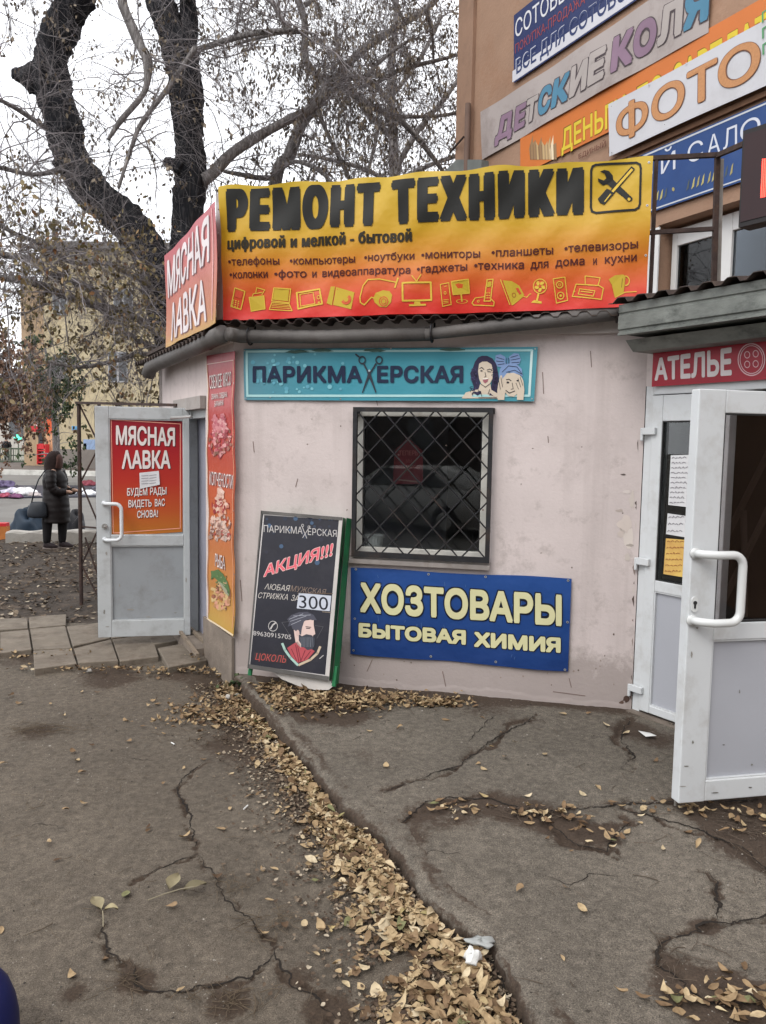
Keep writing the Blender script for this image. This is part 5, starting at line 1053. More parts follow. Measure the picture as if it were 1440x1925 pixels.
# ================================================================== APARTMENT BUILDING ON THE RIGHT
STUC = mat('ochre_render', s_t(156, 126, 105), .9, .15, 1.2, .5, 30, dirt=s_t(140, 100, 74), dscale=1.6, damt=.5)
STUC2 = mat('grey_render', s_t(150, 120, 100), .9, .12, 1.5, .3, 30, dirt=s_t(110, 90, 78), dscale=2)
bb = thing('apartment_building', BU.pt(0, 0, -2.5), 'tall ochre rendered apartment building hung with shop banners on the right', 'building')
uc = BU.uv(BU.on(866, 150))[0]                     # far corner
wa = BU.uv(BU.on(1238, 424)); wu0 = wa[0]; wu1 = wu0-3.4; wz1 = BU.uv(BU.on(1238, 424))[1]; wz0 = 2.86
mb = MB(); holed(mb, BU, (-9, uc), (-.2, 13), (wu1, wu0, wz0, wz1), 0, -.25)
mb.build('wall', STUC, bb)
mb = MB(); a, b = BU.pt(uc, -.2, -.02), BU.pt(uc, -.2, -7); mb.slab([a, b, b+[0, 0, 13.2], a+[0, 0, 13.2]], -BU.d*.25)
a, b = BU.pt(-9, -.2, -.26), BU.pt(-9, -.2, -7); mb.slab([a, b, b+[0, 0, 13.2], a+[0, 0, 13.2]], BU.d*.25); mb.build('end_wall', STUC2, bb)
mb = MB(); mb.slab([BU.pt(-9, 13.01, .2), BU.pt(uc, 13.01, .2), BU.pt(uc, 13.01, -7), BU.pt(-9, 13.01, -7)], (0, 0, .2)); mb.build('roof', ROOF, bb)
# projecting corner strip, ledge and downpipe
mb = MB(); c1 = BU.uv(BU.on(893, 150))[0]; pbox(mb, BU, c1, uc+.01, 3.9, 13, .002, .045); mb.build('corner_strip', STUC2, bb)
mb = MB(); ld = [(1145, 300)]; z_ = BU.uv(BU.on(1300, 215))[1]; pbox(mb, BU, -2.5, BU.uv(BU.on(1150, 320))[0], z_-.03, z_+.02, .003, .05); pbox(mb, BU, -2.5, BU.uv(BU.on(1150, 320))[0], z_-.13, z_-.09, .003, .035); mb.build('ledge', mat('ledge_brown', s_t(120, 90, 70), .85, .2), bb)
mb = MB(); du_ = BU.uv(BU.on(892, 200))[0]; mb.tube([BU.pt(du_, 2.6, .09), BU.pt(du_, BU.on(892, 198)[2], .09)], .035, 8); mb.build('downpipe', mat('downpipe', s_t(96, 76, 66), .7), bb, True)
mb = MB(); z_ = BU.on(890, 262)[2]; mb.tube([BU.pt(du_+.5, z_, .02), BU.pt(du_, z_, .14)], .012, 6); mb.build('pipe_clip', RUST, bb)
mb = MB(); mb.slab([BU.on(x, y, .10) for x, y in ((858, 300), (905, 300), (905, 330), (820, 338))], -BU.n*.3); mb.build('flashing', mat('flashing', (.14, .15, .14), .6, .2), bb)
# window set back in its reveal
w = MB(); o0, o1 = -.14, -.20
ucol = [BU.uv(BU.on(x, 480, -.14))[0] for x in (1245, 1272, 1347, 1374)]
W_PVC = mat('upvc_frame', (.62, .62, .61), .4, .06, 3)
pbox(w, BU, ucol[1], wu0-.03, wz0, wz1-.03, o0, o1); pbox(w, BU, ucol[3], ucol[2], wz0, wz1-.03, o0, o1); pbox(w, BU, wu1, wu1+.1, wz0, wz1-.03, o0, o1)
for a, b in ((ucol[2], ucol[1]), (wu1+.1, ucol[3])): pbox(w, BU, a, b, wz1-.17, wz1-.03, o0, o1); pbox(w, BU, a, b, wz0, wz0+.10, o0, o1)
w = w.build('window', W_PVC, bb, bevel=.004)
DG = mat('dark_curtain', (.03, .035, .04), .8, .3, 3)
mb = MB(); pbox(mb, BU, wu1+.1, ucol[1], wz0+.10, wz1-.17, -.165, -.17); mb.build('pane', glass_mat('upper_glass', (.5, .55, .6)), w)
mb = MB(); pbox(mb, BU, wu1-.3, wu0+.3, wz0-.2, wz1+.2, -.8, -.82); mb.build('curtain', DG, w)
mb = MB(); pbox(mb, BU, wu0-.028, wu0+.10, wz0-.2, wz1-.02, .004, .018); mb.build('window_trim', W_PVC, w)
BRK = bpy.data.materials.new('yellow_brick'); BRK.use_nodes = True; n = BRK.node_tree; tb = n.nodes.new('ShaderNodeTexBrick'); tcn = n.nodes.new('ShaderNodeTexCoord'); mpn = n.nodes.new('ShaderNodeMapping'); mpn.inputs['Rotation'].default_value = (math.radians(90), 0, 0)
n.links.new(tcn.outputs['Object'], mpn.inputs[0]); n.links.new(mpn.outputs[0], tb.inputs[0]); tb.inputs['Color1'].default_value = (.25, .20, .14, 1); tb.inputs['Color2'].default_value = (.19, .15, .11, 1); tb.inputs['Mortar'].default_value = (.10, .085, .07, 1); tb.inputs['Scale'].default_value = 1; tb.inputs['Brick Width'].default_value = .25; tb.inputs['Row Height'].default_value = .08; tb.inputs['Mortar Size'].default_value = .008
n.links.new(tb.outputs[0], n.nodes['Principled BSDF'].inputs['Base Color']); n.nodes['Principled BSDF'].inputs['Roughness'].default_value = .9
mb = MB(); pbox(mb, BU, wu0+.10, wu0+.32, wz0-.3, BU.on(1237, 440)[2], .004, .022); mb.build('brick_pier', BRK, bb)

# ---- banners on that wall
def bsign(name, x0, yt, yb, x1, m, label, off=.03, wr=None, nx=20, cat='banner'):
    pl = Plane(BU.P, -27.1, wr); q = [(x0, yt), (x1, BU.hl(x0, yt, x1)), (x1, BU.hl(x0, yb, x1)), (x0, yb)]
    t = sg(name, q, pl, off, label, cat, 'banners hung on the ochre wall'); sheet(pl, q, off, nx, 6, .003).build('cloth', m, t, True); return t, Ink(pl, off)
hl = BU.hl
t, ik = bsign('phone_shop_banner', 966, 29, 156, 1230, mat('banner_navy', s_t(30, 44, 92), .45, .12, 2, .1, 10), 'dark blue mobile phone shop banner, highest on the ochre wall')
ik.poly([(963.5, 134), (1230, hl(963.5, 134, 1230)), (1230, hl(963.5, 155, 1230)), (963.5, 155)], (186, 186, 192), 1)
ik.text('СОТОВЫЕ', 969, 72, 33, 1085, hl(969, 72, 1085), 38, (196, 196, 200), 3, .005); ik.text('ТЕЛЕФОНЫ', 1100, hl(969, 72, 1100), 38, 1260, hl(969, 72, 1260), 50, (196, 196, 200), 3, .005)
ik.text('ПОКУПКА-ПРОДАЖА', 969, 101, 17, 1100, hl(969, 101, 1100), 20, (140, 62, 62), 3, .0)
for e, c, l in ((1.2, (178, 180, 190), 2), (0, (40, 52, 92), 4)): ik.text('ВСЕ ДЛЯ СОТОВОЙ', 971-e, 140+e, 27+2*e, 1200+e, hl(971, 140, 1200)+e, 36+2*e, c, l, .02)
ik.build('lettering', t)
def wr6(u, z): return .012*math.sin(u*2.2+z*3)+.006*math.sin(u*7-z*5)
t, ik = bsign('toddler_shop_banner', 905, 211, 300, 1330, mat('banner_pale', s_t(168, 158, 154), .5, .06, 1, .2, 5, dirt=s_t(120, 106, 100), dscale=1.6, damt=.7), 'wrinkled grey white banner of pram shop with puffy mauve and blue letters', .035, wr6, 50)
xs = [930, 960, 988, 1008, 1036, 1070, 1106, 1148, 1190, 1232, 1272, 1318]; MV = (128, 104, 122); BL = (72, 118, 142); PW = (158, 150, 146)
for chs, x, x2, c in zip('ДЕТСКИЕКОЛЯ', [930, 964, 986, 1010, 1036, 1070, 1106, 1150, 1190, 1236, 1284], [960, 985, 1008, 1034, 1068, 1104, 1138, 1190, 1234, 1282, 1330], [MV, MV, PW, BL, BL, PW, PW, MV, MV, PW, BL]):
    f = lambda xx, dy=0: hl(930, 268-dy, xx); h = lerp(44, 74, (x-930)/330.0)*rr.uniform(.92, 1.06)
    for e, cc, l, bo in ((1.5, (76, 66, 70), 2, .075), (0, c, 4, .05)): ik.text(chs, x-e, f(x)+e, h+2*e, x2+e, f(x2)+e, h+2*e, cc, l, bo, 0, 5)
ik.build('lettering', t)
t, ik = bsign('cash_loan_banner', 978, 255, 330, 1470, mat('banner_orange', s_t(200, 112, 48), .45, .08, 2, .15, 6), 'orange money banner with yellow capitals between the pram and photo banners', .02)
for e, c, l in ((1.6, (120, 84, 24), 2), (0, (198, 176, 52), 4)):
    ik.text('ДЕНЬГИ', 1056-e, hl(1056, 285, 1056)+e, 40+2*e, 1176+e, hl(1056, 285, 1176)+e, 48+2*e, c, l, .02); ik.text('ПО', 1198-e, hl(1056, 285, 1198)+e, 49+2*e, 1246+e, hl(1056, 285, 1246)+e, 54+2*e, c, l, .02); ik.text('ЗАРПЛАТЕ', 1266-e, hl(1056, 285, 1266)+e, 56+2*e, 1470+e, hl(1056, 285, 1470)+e, 72+2*e, c, l, .02)
ik.text('ЕДИНЫЙ', 1088, 299, 9, 1139, hl(1088, 299, 1139), 11, (92, 52, 40), 3, .01)
for i in range(9):
    x = 997+i*5.5; ik.poly([(x, 300), (x-2, 268+rr.uniform(-6, 14)), (x+5, 262+rr.uniform(-10, 14)), (x+6, 300)], rr.choice(((204, 186, 150), (176, 150, 110), (214, 196, 164), (140, 112, 80))), 2+i % 2)
    ik.line([(x+1, 300), (x, 272)], 1, (110, 84, 60), 4)
ik.build('lettering', t)
t, ik = bsign('photo_banner', 1144.5, 196.5, 294, 1470, mat('banner_white', s_t(196, 196, 200), .4, .05, 1.5, .2, 6, dirt=s_t(170, 166, 166), dscale=2), 'white photo studio banner with outlined tan letters, lowest white one on the wall', .085, lambda u, z: .006*math.sin(u*4+z*5), 30)
TAN = mat('striped_tan', s_t(188, 134, 88), .5, .12, 60, stretch=(1, 1, 1))
for chs, x, x2, dz in (('Ф', 1159, 1218, 0), ('О', 1225, 1288, 0), ('Т', 1292, 1350, 0), ('О', 1352, 1430, 0)):
    b_ = lambda xx: hl(1150, 272, xx); hh = lambda xx: (hl(1150, 272, xx)-hl(1150, 212, xx))
    for e, c, l, bo in ((1.3, (110, 76, 60), 2, .01), (0, TAN, 4, -.004)): ik.text(chs, x-e, b_(x)+e, hh(x)+2*e, x2+e, b_(x2)+e, hh(x2)+2*e, c, l, bo+.022)
for y in (40, 70, 100): ik.text('Г', 1434, y+4, 20, 1446, y-4, 20, (84, 140, 96), 3, .02)
ik.build('lettering', t); eyelets(BU, [(1150, 200), (1150, 287), (1250, 234), (1310, 200), (1390, 152), (1220, 160), (1290, 120)], .085, t, .008)
t, ik = bsign('salon_banner', 1160, 311, 421, 1470, mat('banner_royal', s_t(32, 66, 122), .45, .15, 2, .1, 8, dirt=s_t(60, 84, 120), dscale=4, damt=.4), 'royal blue salon banner with white serif-like letters behind the sign frame', .03)
ik.line([(1160, 315), (1470, hl(1160, 315, 1470))], 3.2, (180, 184, 190), 2); ik.line([(1160, 417), (1388, hl(1160, 417, 1388)), (1470, hl(1160, 417, 1470))], 2.6, (176, 180, 186), 2)
g = lambda x: hl(1227, 334, x)
for w_, x, x2 in (('Ы', 1205, 1236), ('Й', 1243, 1270), ('С', 1293, 1322), ('А', 1330, 1354), ('Л', 1360, 1386), ('О', 1392, 1430)): ik.text(w_, x, g(x), g(x)-hl(1227, 300, x), x2, g(x2), g(x2)-hl(1227, 300, x2), (190, 194, 204), 3, -.012)
YG = (150, 140, 92)
for x in (1232, 1240, 1248, 1290, 1300, 1309, 1318, 1330, 1338, 1347, 1362, 1372): ik.poly([(x, hl(1227, 382, x)), (x+4, hl(1227, 366, x+4)), (x+7, hl(1227, 362, x+7)), (x+5, hl(1227, 378, x+5))], rr.choice((YG, (70, 80, 84), (166, 156, 100))), 3)
ik.ell(1266, hl(1227, 370, 1266), 2.6, 4, YG, 3, n=8); ik.build('lettering', t)
# ---- frame of rusty tube carrying the banner, and the red running-letter sign
t = thing('sign_frame', FR.on(1345, 548, .10), 'rusty square-tube frame rising from the canopy beside the yellow banner', 'frame')
F1 = lambda x, y, o=.10: FR.on(x, y, o)
for nm, a, b, r_ in (('upright', (1349, 288), (1341, 560), .019), ('crossbar', (1180, 300), (1352, 291), .018), ('crossbar', (1180, 440), (1344, 430), .017), ('upright', (1234, 300), (1222, 565), .014)):
    mb = MB(); mb.tube([F1(*a), F1(*b)], r_, 4); mb.build(nm, RUST, t)
mb = MB(); p = F1(1349, 292); l_ = EN.on(1400, 270, .22); mb.tube([p, l_], .018, 4); mb.build('crossbar', RUST, t)
mb = MB(); mb.tube([F1(1354, 300, .07), F1(1347, 560, .07)], .022, 4); mb.build('upright', mat('pale_tube', (.24, .22, .2), .7, .25, 10, dirt=(.1, .06, .04), dscale=9), t)
t = thing('led_sign', EN.on(1400, 425, .25), 'dark boxed running-letter sign with glowing red dots at the right edge', 'sign')
q = [(1397, 246), (1475, hl(1397, 246, 1475)+6), (1470, EN.hl(1388, 428, 1470)), (1388, 428)]
mb = MB(); P4 = [EN.on(x, y, .25) for x, y in q]; mb.slab(P4, -EN.n*.10); mb.build('case', mat('led_case', (.010, .007, .007), .4, .2), t)
c_ = sum(P4)/4; mb = MB(); mb.slab([p+(c_-p)*.10+EN.n*.001 for p in P4], EN.n*.004); mb.build('screen', mat('led_screen', (.020, .003, .004), .3, .15), t)
e_ = MB()
for j in range(28):
    for i in range(3):
        p = EN.on(1434+i*3.4-j*.12, 300+j*2.6-i*.6, .2565); e_.add([p+.0042*(math.cos(a)*EN.d+math.sin(a)*np.array([0, 0, 1.])) for a in np.linspace(0, 6.283, 7)[:-1]], [list(range(6))])
e_.build('led_dots', emit_mat('led_red', (1, .05, .03), 3.0), t)

# ================================================================== TREES
def bark_mat(name, base, hi):
    m = bpy.data.materials.new(name); m.use_nodes = True; n = m.node_tree; b = n.nodes['Principled BSDF']; L = n.links.new
    tc = n.nodes.new('ShaderNodeTexCoord'); mp = n.nodes.new('ShaderNodeMapping'); mp.inputs['Scale'].default_value = (1, 1, .22); L(tc.outputs['Object'], mp.inputs[0])
    v = n.nodes.new('ShaderNodeTexVoronoi'); v.feature = 'DISTANCE_TO_EDGE'; v.inputs['Scale'].default_value = 22; t = n.nodes.new('ShaderNodeTexNoise'); t.inputs['Scale'].default_value = 9; t.inputs['Detail'].default_value = 8
    L(mp.outputs[0], t.inputs[0]); ad = n.nodes.new('ShaderNodeMixRGB'); ad.inputs[0].default_value = .12; L(mp.outputs[0], ad.inputs[1]); L(t.outputs['Color'], ad.inputs[2]); L(ad.outputs[0], v.inputs['Vector'])
    r = n.nodes.new('ShaderNodeValToRGB'); r.color_ramp.elements[0].color = (*base, 1); r.color_ramp.elements[1].color = (*hi, 1); r.color_ramp.elements[1].position = .35; L(v.outputs['Distance'], r.inputs[0])
    mm = n.nodes.new('ShaderNodeMixRGB'); mm.blend_type = 'MULTIPLY'; mm.inputs[0].default_value = .7; L(r.outputs[0], mm.inputs[1]); L(t.outputs['Color'], mm.inputs[2]); L(r.outputs[0], b.inputs['Base Color'])
    b.inputs['Roughness'].default_value = .95; b.inputs['Specular IOR Level'].default_value = .1
    bp = n.nodes.new('ShaderNodeBump'); bp.inputs['Strength'].default_value = 1; bp.inputs['Distance'].default_value = .03; L(v.outputs['Distance'], bp.inputs['Height']); L(bp.outputs[0], b.inputs['Normal'])
    return m
BARK = bark_mat('dark_bark', (.021, .022, .026), (.055, .054, .057)); BARK2 = bark_mat('grey_bark', (.15, .14, .135), (.34, .32, .31))  # BARK2 is lightened so the limbs look veiled by haze
TWIG = mat('twig_bark', (.26, .24, .245), .9, .25, 8)  # paleness includes a lift that stands in for haze against the sky
LEAFD = attr_mat('dry_hanging_leaf', [(0, (.07, .058, .046)), (.35, (.14, .115, .088)), (.7, (.22, .18, .135)), (1, (.32, .27, .20))], .8)
LEAFO = attr_mat('olive_dry_leaf', [(0, (.10, .085, .04)), (.4, (.21, .17, .085)), (.8, (.32, .26, .15)), (1, (.27, .13, .06))], .8)
LEAFG = attr_mat('green_leaf', [(0, (.02, .035, .015)), (.6, (.045, .075, .03)), (1, (.09, .11, .05))], .7)
LEAFB = attr_mat('russet_leaf', [(0, (.09, .045, .03)), (.5, (.18, .10, .065)), (1, (.28, .19, .13))], .8)
def norm(a): return a/(np.linalg.norm(a, axis=-1, keepdims=True)+1e-9)
def grow(P, D, L, K, wob=.22, grav=.10):
    """N random shoots of K+1 points each"""
    D = norm(D); out = [P]; p = P.copy(); d = D.copy()
    for k in range(K):
        p = p+d*(L/K)[:, None]; d = norm(d+wob*rng.normal(size=d.shape)+np.array([0, 0, -grav])); out.append(p)
    return np.stack(out, 1)
def tubes(C, r0, r1, sides=3):
    """C: N,K,3 centre lines -> vertices, quads"""
    N, K, _ = C.shape; T = np.gradient(C, axis=1); T = norm(T); ref = np.where(np.abs(T[..., 2:3]) < .9, np.array([0, 0, 1.0]), np.array([1.0, 0, 0]))
    A = norm(np.cross(T, ref)); B = np.cross(T, A); r = (r0[:, None]+(r1-r0)[:, None]*np.linspace(0, 1, K)[None])[..., None]
    V = np.stack([C+r*(math.cos(2*math.pi*j/sides)*A+math.sin(2*math.pi*j/sides)*B) for j in range(sides)], 2)
    idx = np.arange(N*K*sides).reshape(N, K, sides); a = idx[:, :-1]; b = idx[:, 1:]
    F = np.stack([a, np.roll(a, -1, 2), np.roll(b, -1, 2), b], -1).reshape(-1, 4); return V.reshape(-1, 3), F
def leaves_mesh(P, L, wdt, hang=.8, curl=.35):
    """one folded ovate leaf of two quads per point; returns vertices, faces"""
    N = len(P); d = norm(rng.normal(size=(N, 3))+np.array([0, 0, -3.0*hang])); s = norm(np.cross(d, rng.normal(size=(N, 3)))); n = np.cross(d, s)
    l = L[:, None]; w = (L*wdt)[:, None]; f = (curl*rng.uniform(-.2, 1, N))[:, None]*w
    tip = P+d*l+n*f*1.2; mid0 = P+d*l*.28; V = np.stack([P, P+d*l*.38+s*w+n*f, P+d*l*.72+s*w*.72+n*f*1.2, tip, P+d*l*.72-s*w*.72+n*f*1.2, P+d*l*.38-s*w+n*f], 1)
    i = np.arange(N)[:, None]*6; F = np.concatenate([i+np.array([[0, 1, 2, 3]]), i+np.array([[0, 3, 4, 5]])], 0); return V.reshape(-1, 3), F
def leaf_obj(name, P, L, wdt, m, parent, hang=.8, curl=.35):
    V, F = leaves_mesh(P, L, wdt, hang, curl); o = link_mesh(name, V, F, m, parent)
    a = o.data.attributes.new('tone', 'FLOAT', 'POINT'); a.data.foreach_set('value', np.repeat(rng.random(len(P)), 6).astype(np.float32)); return o
def dense(pts, n=14):
    """smooth a hand-laid run of (point, radius)"""
    P = np.array([p for p, r in pts]); R = np.array([r for p, r in pts]); out = []
    for i in range(len(P)-1):
        p0 = P[max(i-1, 0)]; p1 = P[i]; p2 = P[i+1]; p3 = P[min(i+2, len(P)-1)]
        for t in np.linspace(0, 1, n, endpoint=False):
            out.append((.5*(2*p1+(p2-p0)*t+(2*p0-5*p1+4*p2-p3)*t*t+(3*p1-p0-3*p2+p3)*t**3), lerp(R[i], R[i+1], t)))
    out.append((P[-1], R[-1])); return out
def limb(px, Y0, Y1=None):
    """picture run (x, y, half width) at depth Y0..Y1 -> points"""
    Y1 = Y0 if Y1 is None else Y1; n = len(px)
    return [(at(x, y, lerp(Y0, Y1, i/(n-1))), w*lerp(Y0, Y1, i/(n-1))/1450) for i, (x, y, w) in enumerate(px)]
class Tree:
    def __init__(s, name, base, label, bark, group='trees round the shop'):
        s.t = thing(name, base, label, 'tree', group); s.runs = []; s.bark = bark; s.B = []; s.T = []
    def trunk(s, px, Y0, Y1=None, spawn=0, name='trunk', m=None, sides=16):
        d = dense(limb(px, Y0, Y1), 6 if sides < 10 else 9); mb = MB(); P = np.array([p for p, r in d]); R = []
        for i, (p, r) in enumerate(d): R.append(r*(1+.025*math.sin(i*1.7)+.05*math.sin(i*.45+2)))
        mb.tube(P, R, sides)
        if sides >= 12:
            V = np.array(mb.V); c = np.repeat(P, sides, 0); ang = np.tile(np.arange(sides), len(P)); V[:] = c+(V-c)*(1+.10*np.sin(ang*2.1+np.repeat(np.arange(len(P)), sides)*.25)+.05*rng.normal(size=len(V)))[:, None]; mb.V = list(V)
        mb.build(name, m or s.bark, s.t, True)
        if spawn: s.runs.append((P, np.array(R), max(3, int(spawn*.8))))
        return P
    def shoots(s, L=(.7, 1.9), twigs=10, grav=.07, up=.35, r0=.0085, tl=(.25, .75), sub=1.6, tg=.12):
        S, D, Rr = [], [], []
        for P, R, n in s.runs:
            i = rng.integers(1, len(P), n); S.append(P[i]); D.append(rng.normal(size=(n, 3))*np.array([1, .8, .8])+np.array([0, 0, up])); Rr.append(np.minimum(R[i]*.55, r0*rng.uniform(.6, 1.3, n)))
        S, D, Rr = np.concatenate(S), np.concatenate(D), np.concatenate(Rr); C = grow(S, D, rng.uniform(*L, len(S)), 9, .22, grav)
        V1, F1 = tubes(C, Rr, Rr*.3, 4); s.C = C
        n = len(S)*twigs; b = rng.integers(0, len(S), n); k = rng.integers(1, 10, n); P = C[b, k]; d = norm(C[b, k]-C[b, k-1]+1e-4)+.9*rng.normal(size=(n, 3))
        T = grow(P, d, rng.uniform(*tl, n), 6, .20, tg); V2, F2 = tubes(T, rng.uniform(.0014, .0030, n), np.full(n, .0008), 3)
        n3 = int(n*sub); b = rng.integers(0, n, n3); k = rng.integers(1, 7, n3); P = T[b, k]; d = norm(T[b, k]-T[b, k-1]+1e-4)+.7*rng.normal(size=(n3, 3))
        U = grow(P, d, rng.uniform(.08, .32, n3), 4, .2, tg); V3, F3 = tubes(U, rng.uniform(.0009, .0017, n3), np.full(n3, .0005), 3)
        link_mesh('branches', V1, F1, TWIG, s.t); o = link_mesh('twigs', np.concatenate([V2, V3]), np.concatenate([F2, F3+len(V2)]), TWIG, s.t)
        s.tips = np.concatenate([T[:, 3:].reshape(-1, 3), U[:, 2:].reshape(-1, 3)])
    def leaves(s, n, m, size=(.04, .08), wdt=.26, where=None, hang=.8, name='leaves'):
        p = s.tips if where is None else s.tips[where(s.tips)]
        # leaves hang in sprays of a few together
        k = max(1, n//6); i = rng.integers(0, len(p), k); P = np.repeat(p[i], 6, 0)+rng.normal(size=(k*6, 3))*np.array([.035, .035, .05])
        leaf_obj(name, P, rng.uniform(*size, len(P)), wdt, m, s.t, hang)

ta = Tree('tree', gz(345, 935, -.05)*np.array([1, 1, 0]), 'large dark two-stemmed tree behind the meat shop, its left stem bent like an elbow', BARK)
YA = 10.2
ta.trunk([(352, 960, 46), (345, 800, 42), (335, 680, 36), (300, 530, 32), (268, 455, 32), (218, 398, 33), (168, 355, 32), (132, 290, 31), (118, 225, 30), (98, 165, 32), (98, 105, 29), (116, 50, 29), (142, -5, 31), (165, -80, 30), (150, -220, 24), (170, -420, 14)], YA, YA, 26)
ta.trunk([(346, 820, 34), (350, 600, 29), (353, 430, 29), (358, 330, 26), (353, 240, 27), (350, 160, 30), (338, 95, 30), (316, 45, 25), (300, -5, 23), (280, -90, 21), (300, -260, 16), (330, -420, 9)], YA+.1, YA+.3, 30)
ta.trunk([(348, 130, 18), (357, 60, 15), (353, 0, 15), (360, -90, 13), (420, -240, 9), (520, -330, 6)], YA+.2, YA+.4, 34, 'limb', sides=10)
ta.trunk([(98, 152, 40), (66, 147, 27), (44, 143, 16), (25, 139, 8)], YA, YA, 0, 'stub', sides=12)
ta.trunk([(120, 300, 14), (102, 312, 8)], YA-.1, YA-.1, 3, 'stub', sides=10)
ta.trunk([(342, 318, 14), (322, 308, 11), (309, 303, 7)], YA, YA, 0, 'stub', sides=10)
ta.trunk([(378, 340, 13), (400, 326, 10.5), (430, 294, 10), (467, 267, 9), (533, 230, 8), (587, 203, 8), (612, 168, 8)], YA+.1, 11.0, 30, 'limb', BARK2, 10)
ta.trunk([(240, -60, 10), (230, 0, 9), (250, 55, 9), (267, 93, 9), (277, 113, 9), (277, 150, 6), (267, 180, 5), (227, 227, 5), (203, 263, 3)], 9.8, 9.6, 26, 'limb', BARK2, 8)
ta.trunk([(367, 90, 5), (320, 160, 5), (267, 230, 4), (247, 277, 4), (223, 353, 3)], 9.9, 9.5, 22, 'limb', BARK2, 8)
ta.trunk([(365, 95, 5), (430, 75, 5), (480, 62, 5), (560, 55, 3)], 10.2, 9.6, 20, 'limb', BARK2, 8)
ta.trunk([(-60, 160, 5), (0, 188, 4), (40, 210, 4), (92, 245, 5)], 9.2, 10.1, 18, 'limb', BARK2, 8)
ta.trunk([(312, 636, 9), (267, 604, 7), (222, 584, 7), (178, 574, 8), (111, 551, 7), (67, 533, 7), (0, 521, 6), (-60, 500, 5)], 10.0, 8.4, 52, 'limb', BARK2, 8)
ta.trunk([(300, 660, 7), (256, 638, 7), (222, 614, 7), (173, 547, 7), (122, 524, 6), (84, 507, 6), (56, 487, 6), (0, 477, 6), (-60, 450, 5)], 10.0, 8.6, 50, 'limb', BARK2, 8)
ta.trunk([(290, 540, 6), (240, 512, 5), (200, 495, 5), (133, 493, 4), (84, 462, 4), (22, 436, 4), (-30, 400, 3)], 10.0, 9.0, 42, 'limb', BARK2, 8)
ta.trunk([(115, 320, 5), (60, 328, 4), (0, 315, 4), (-40, 310, 3)], 10.0, 9.2, 40, 'limb', BARK2, 8)
ta.trunk([(318, 680, 6), (270, 665, 5), (210, 680, 4), (150, 690, 4), (90, 680, 3)], 9.8, 9.0, 34, 'limb', BARK2, 8)
ta.trunk([(150, -60, 9), (80, -40, 8), (0, -20, 6), (-80, 10, 4)], 10.2, 9, 40, 'limb', BARK2, 8)
ta.trunk([(300, -100, 12), (420, -130, 9), (560, -120, 7), (700, -90, 5)], 10.3, 9.4, 60, 'limb', BARK2, 8)
ta.trunk([(330, -10, 8), (420, -40, 6), (500, -10, 5), (540, 60, 4)], 10.3, 9.6, 40, 'limb', BARK2, 8)
ta.shoots(twigs=16, sub=2.3)
sky_ = lambda p: p[:, 2] > 3.6
low = lambda p: (p[:, 2] < 4.6) & (p[:, 0] < -1.6)
ta.leaves(4600, LEAFD, (.035, .07), .26, sky_)
ta.leaves(4800, LEAFO, (.04, .075), .30, low, .5, 'olive_leaves')

tb = Tree('tree', at(505, 800, 12.6)*np.array([1, 1, 0]), 'slimmer grey tree behind the yellow banner with branches radiating from one crotch', BARK2)
YB = 12.0
tb.trunk([(500, 860, 20), (505, 600, 17), (518, 345, 12), (543, 293, 10), (567, 233, 10), (592, 200, 11), (618, 162, 11)], YB, YB, 10, sides=12)
for r_, n_ in (([(612, 165, 8), (606, 155, 7), (580, 123, 7), (572, 103, 7), (573, 43, 6), (558, -10, 6), (540, -90, 5)], 34), ([(618, 158, 7), (633, 143, 7), (683, 93, 7), (733, 60, 6), (800, 17, 6), (840, -20, 5), (930, -80, 4)], 44),
        ([(625, 155, 7), (647, 147, 6), (683, 147, 5), (707, 163, 5), (733, 193, 5), (752, 222, 4), (800, 270, 3)], 36), ([(620, 168, 8), (650, 167, 7), (693, 197, 6), (733, 217, 5), (767, 240, 5), (817, 300, 4), (850, 350, 3)], 40),
        ([(745, 219, 4), (800, 219, 3), (853, 213, 3), (900, 190, 2)], 22), ([(700, 160, 4), (735, 140, 4), (767, 127, 4), (847, 107, 3), (900, 90, 2)], 26), ([(685, 165, 4), (700, 130, 4), (740, 95, 3), (780, 70, 2)], 18),
        ([(525, 335, 5), (484, 334, 5), (452, 328, 4), (420, 322, 3)], 20), ([(535, 310, 4), (560, 304, 4), (600, 320, 4), (625, 345, 3)], 18), ([(595, 200, 4), (615, 250, 4), (640, 300, 4), (660, 345, 3)], 20), ([(715, 225, 3), (705, 270, 3), (690, 330, 3)], 16), ([(575, 60, 4), (530, 62, 3), (490, 70, 3), (440, 85, 2)], 26), ([(573, 10, 4), (650, -30, 4), (720, -20, 3), (760, 40, 3)], 34), ([(800, 17, 4), (812, 60, 3), (815, 120, 2)], 20)):
    tb.trunk(r_, YB, YB+rng.uniform(-1.2, 1.2), n_, 'limb', BARK2, 8)
tb.shoots(L=(.6, 1.7), twigs=14, sub=2.1, grav=.10, tg=.16)
tb.leaves(10500, LEAFD, (.04, .085), .22, None, 1.0)

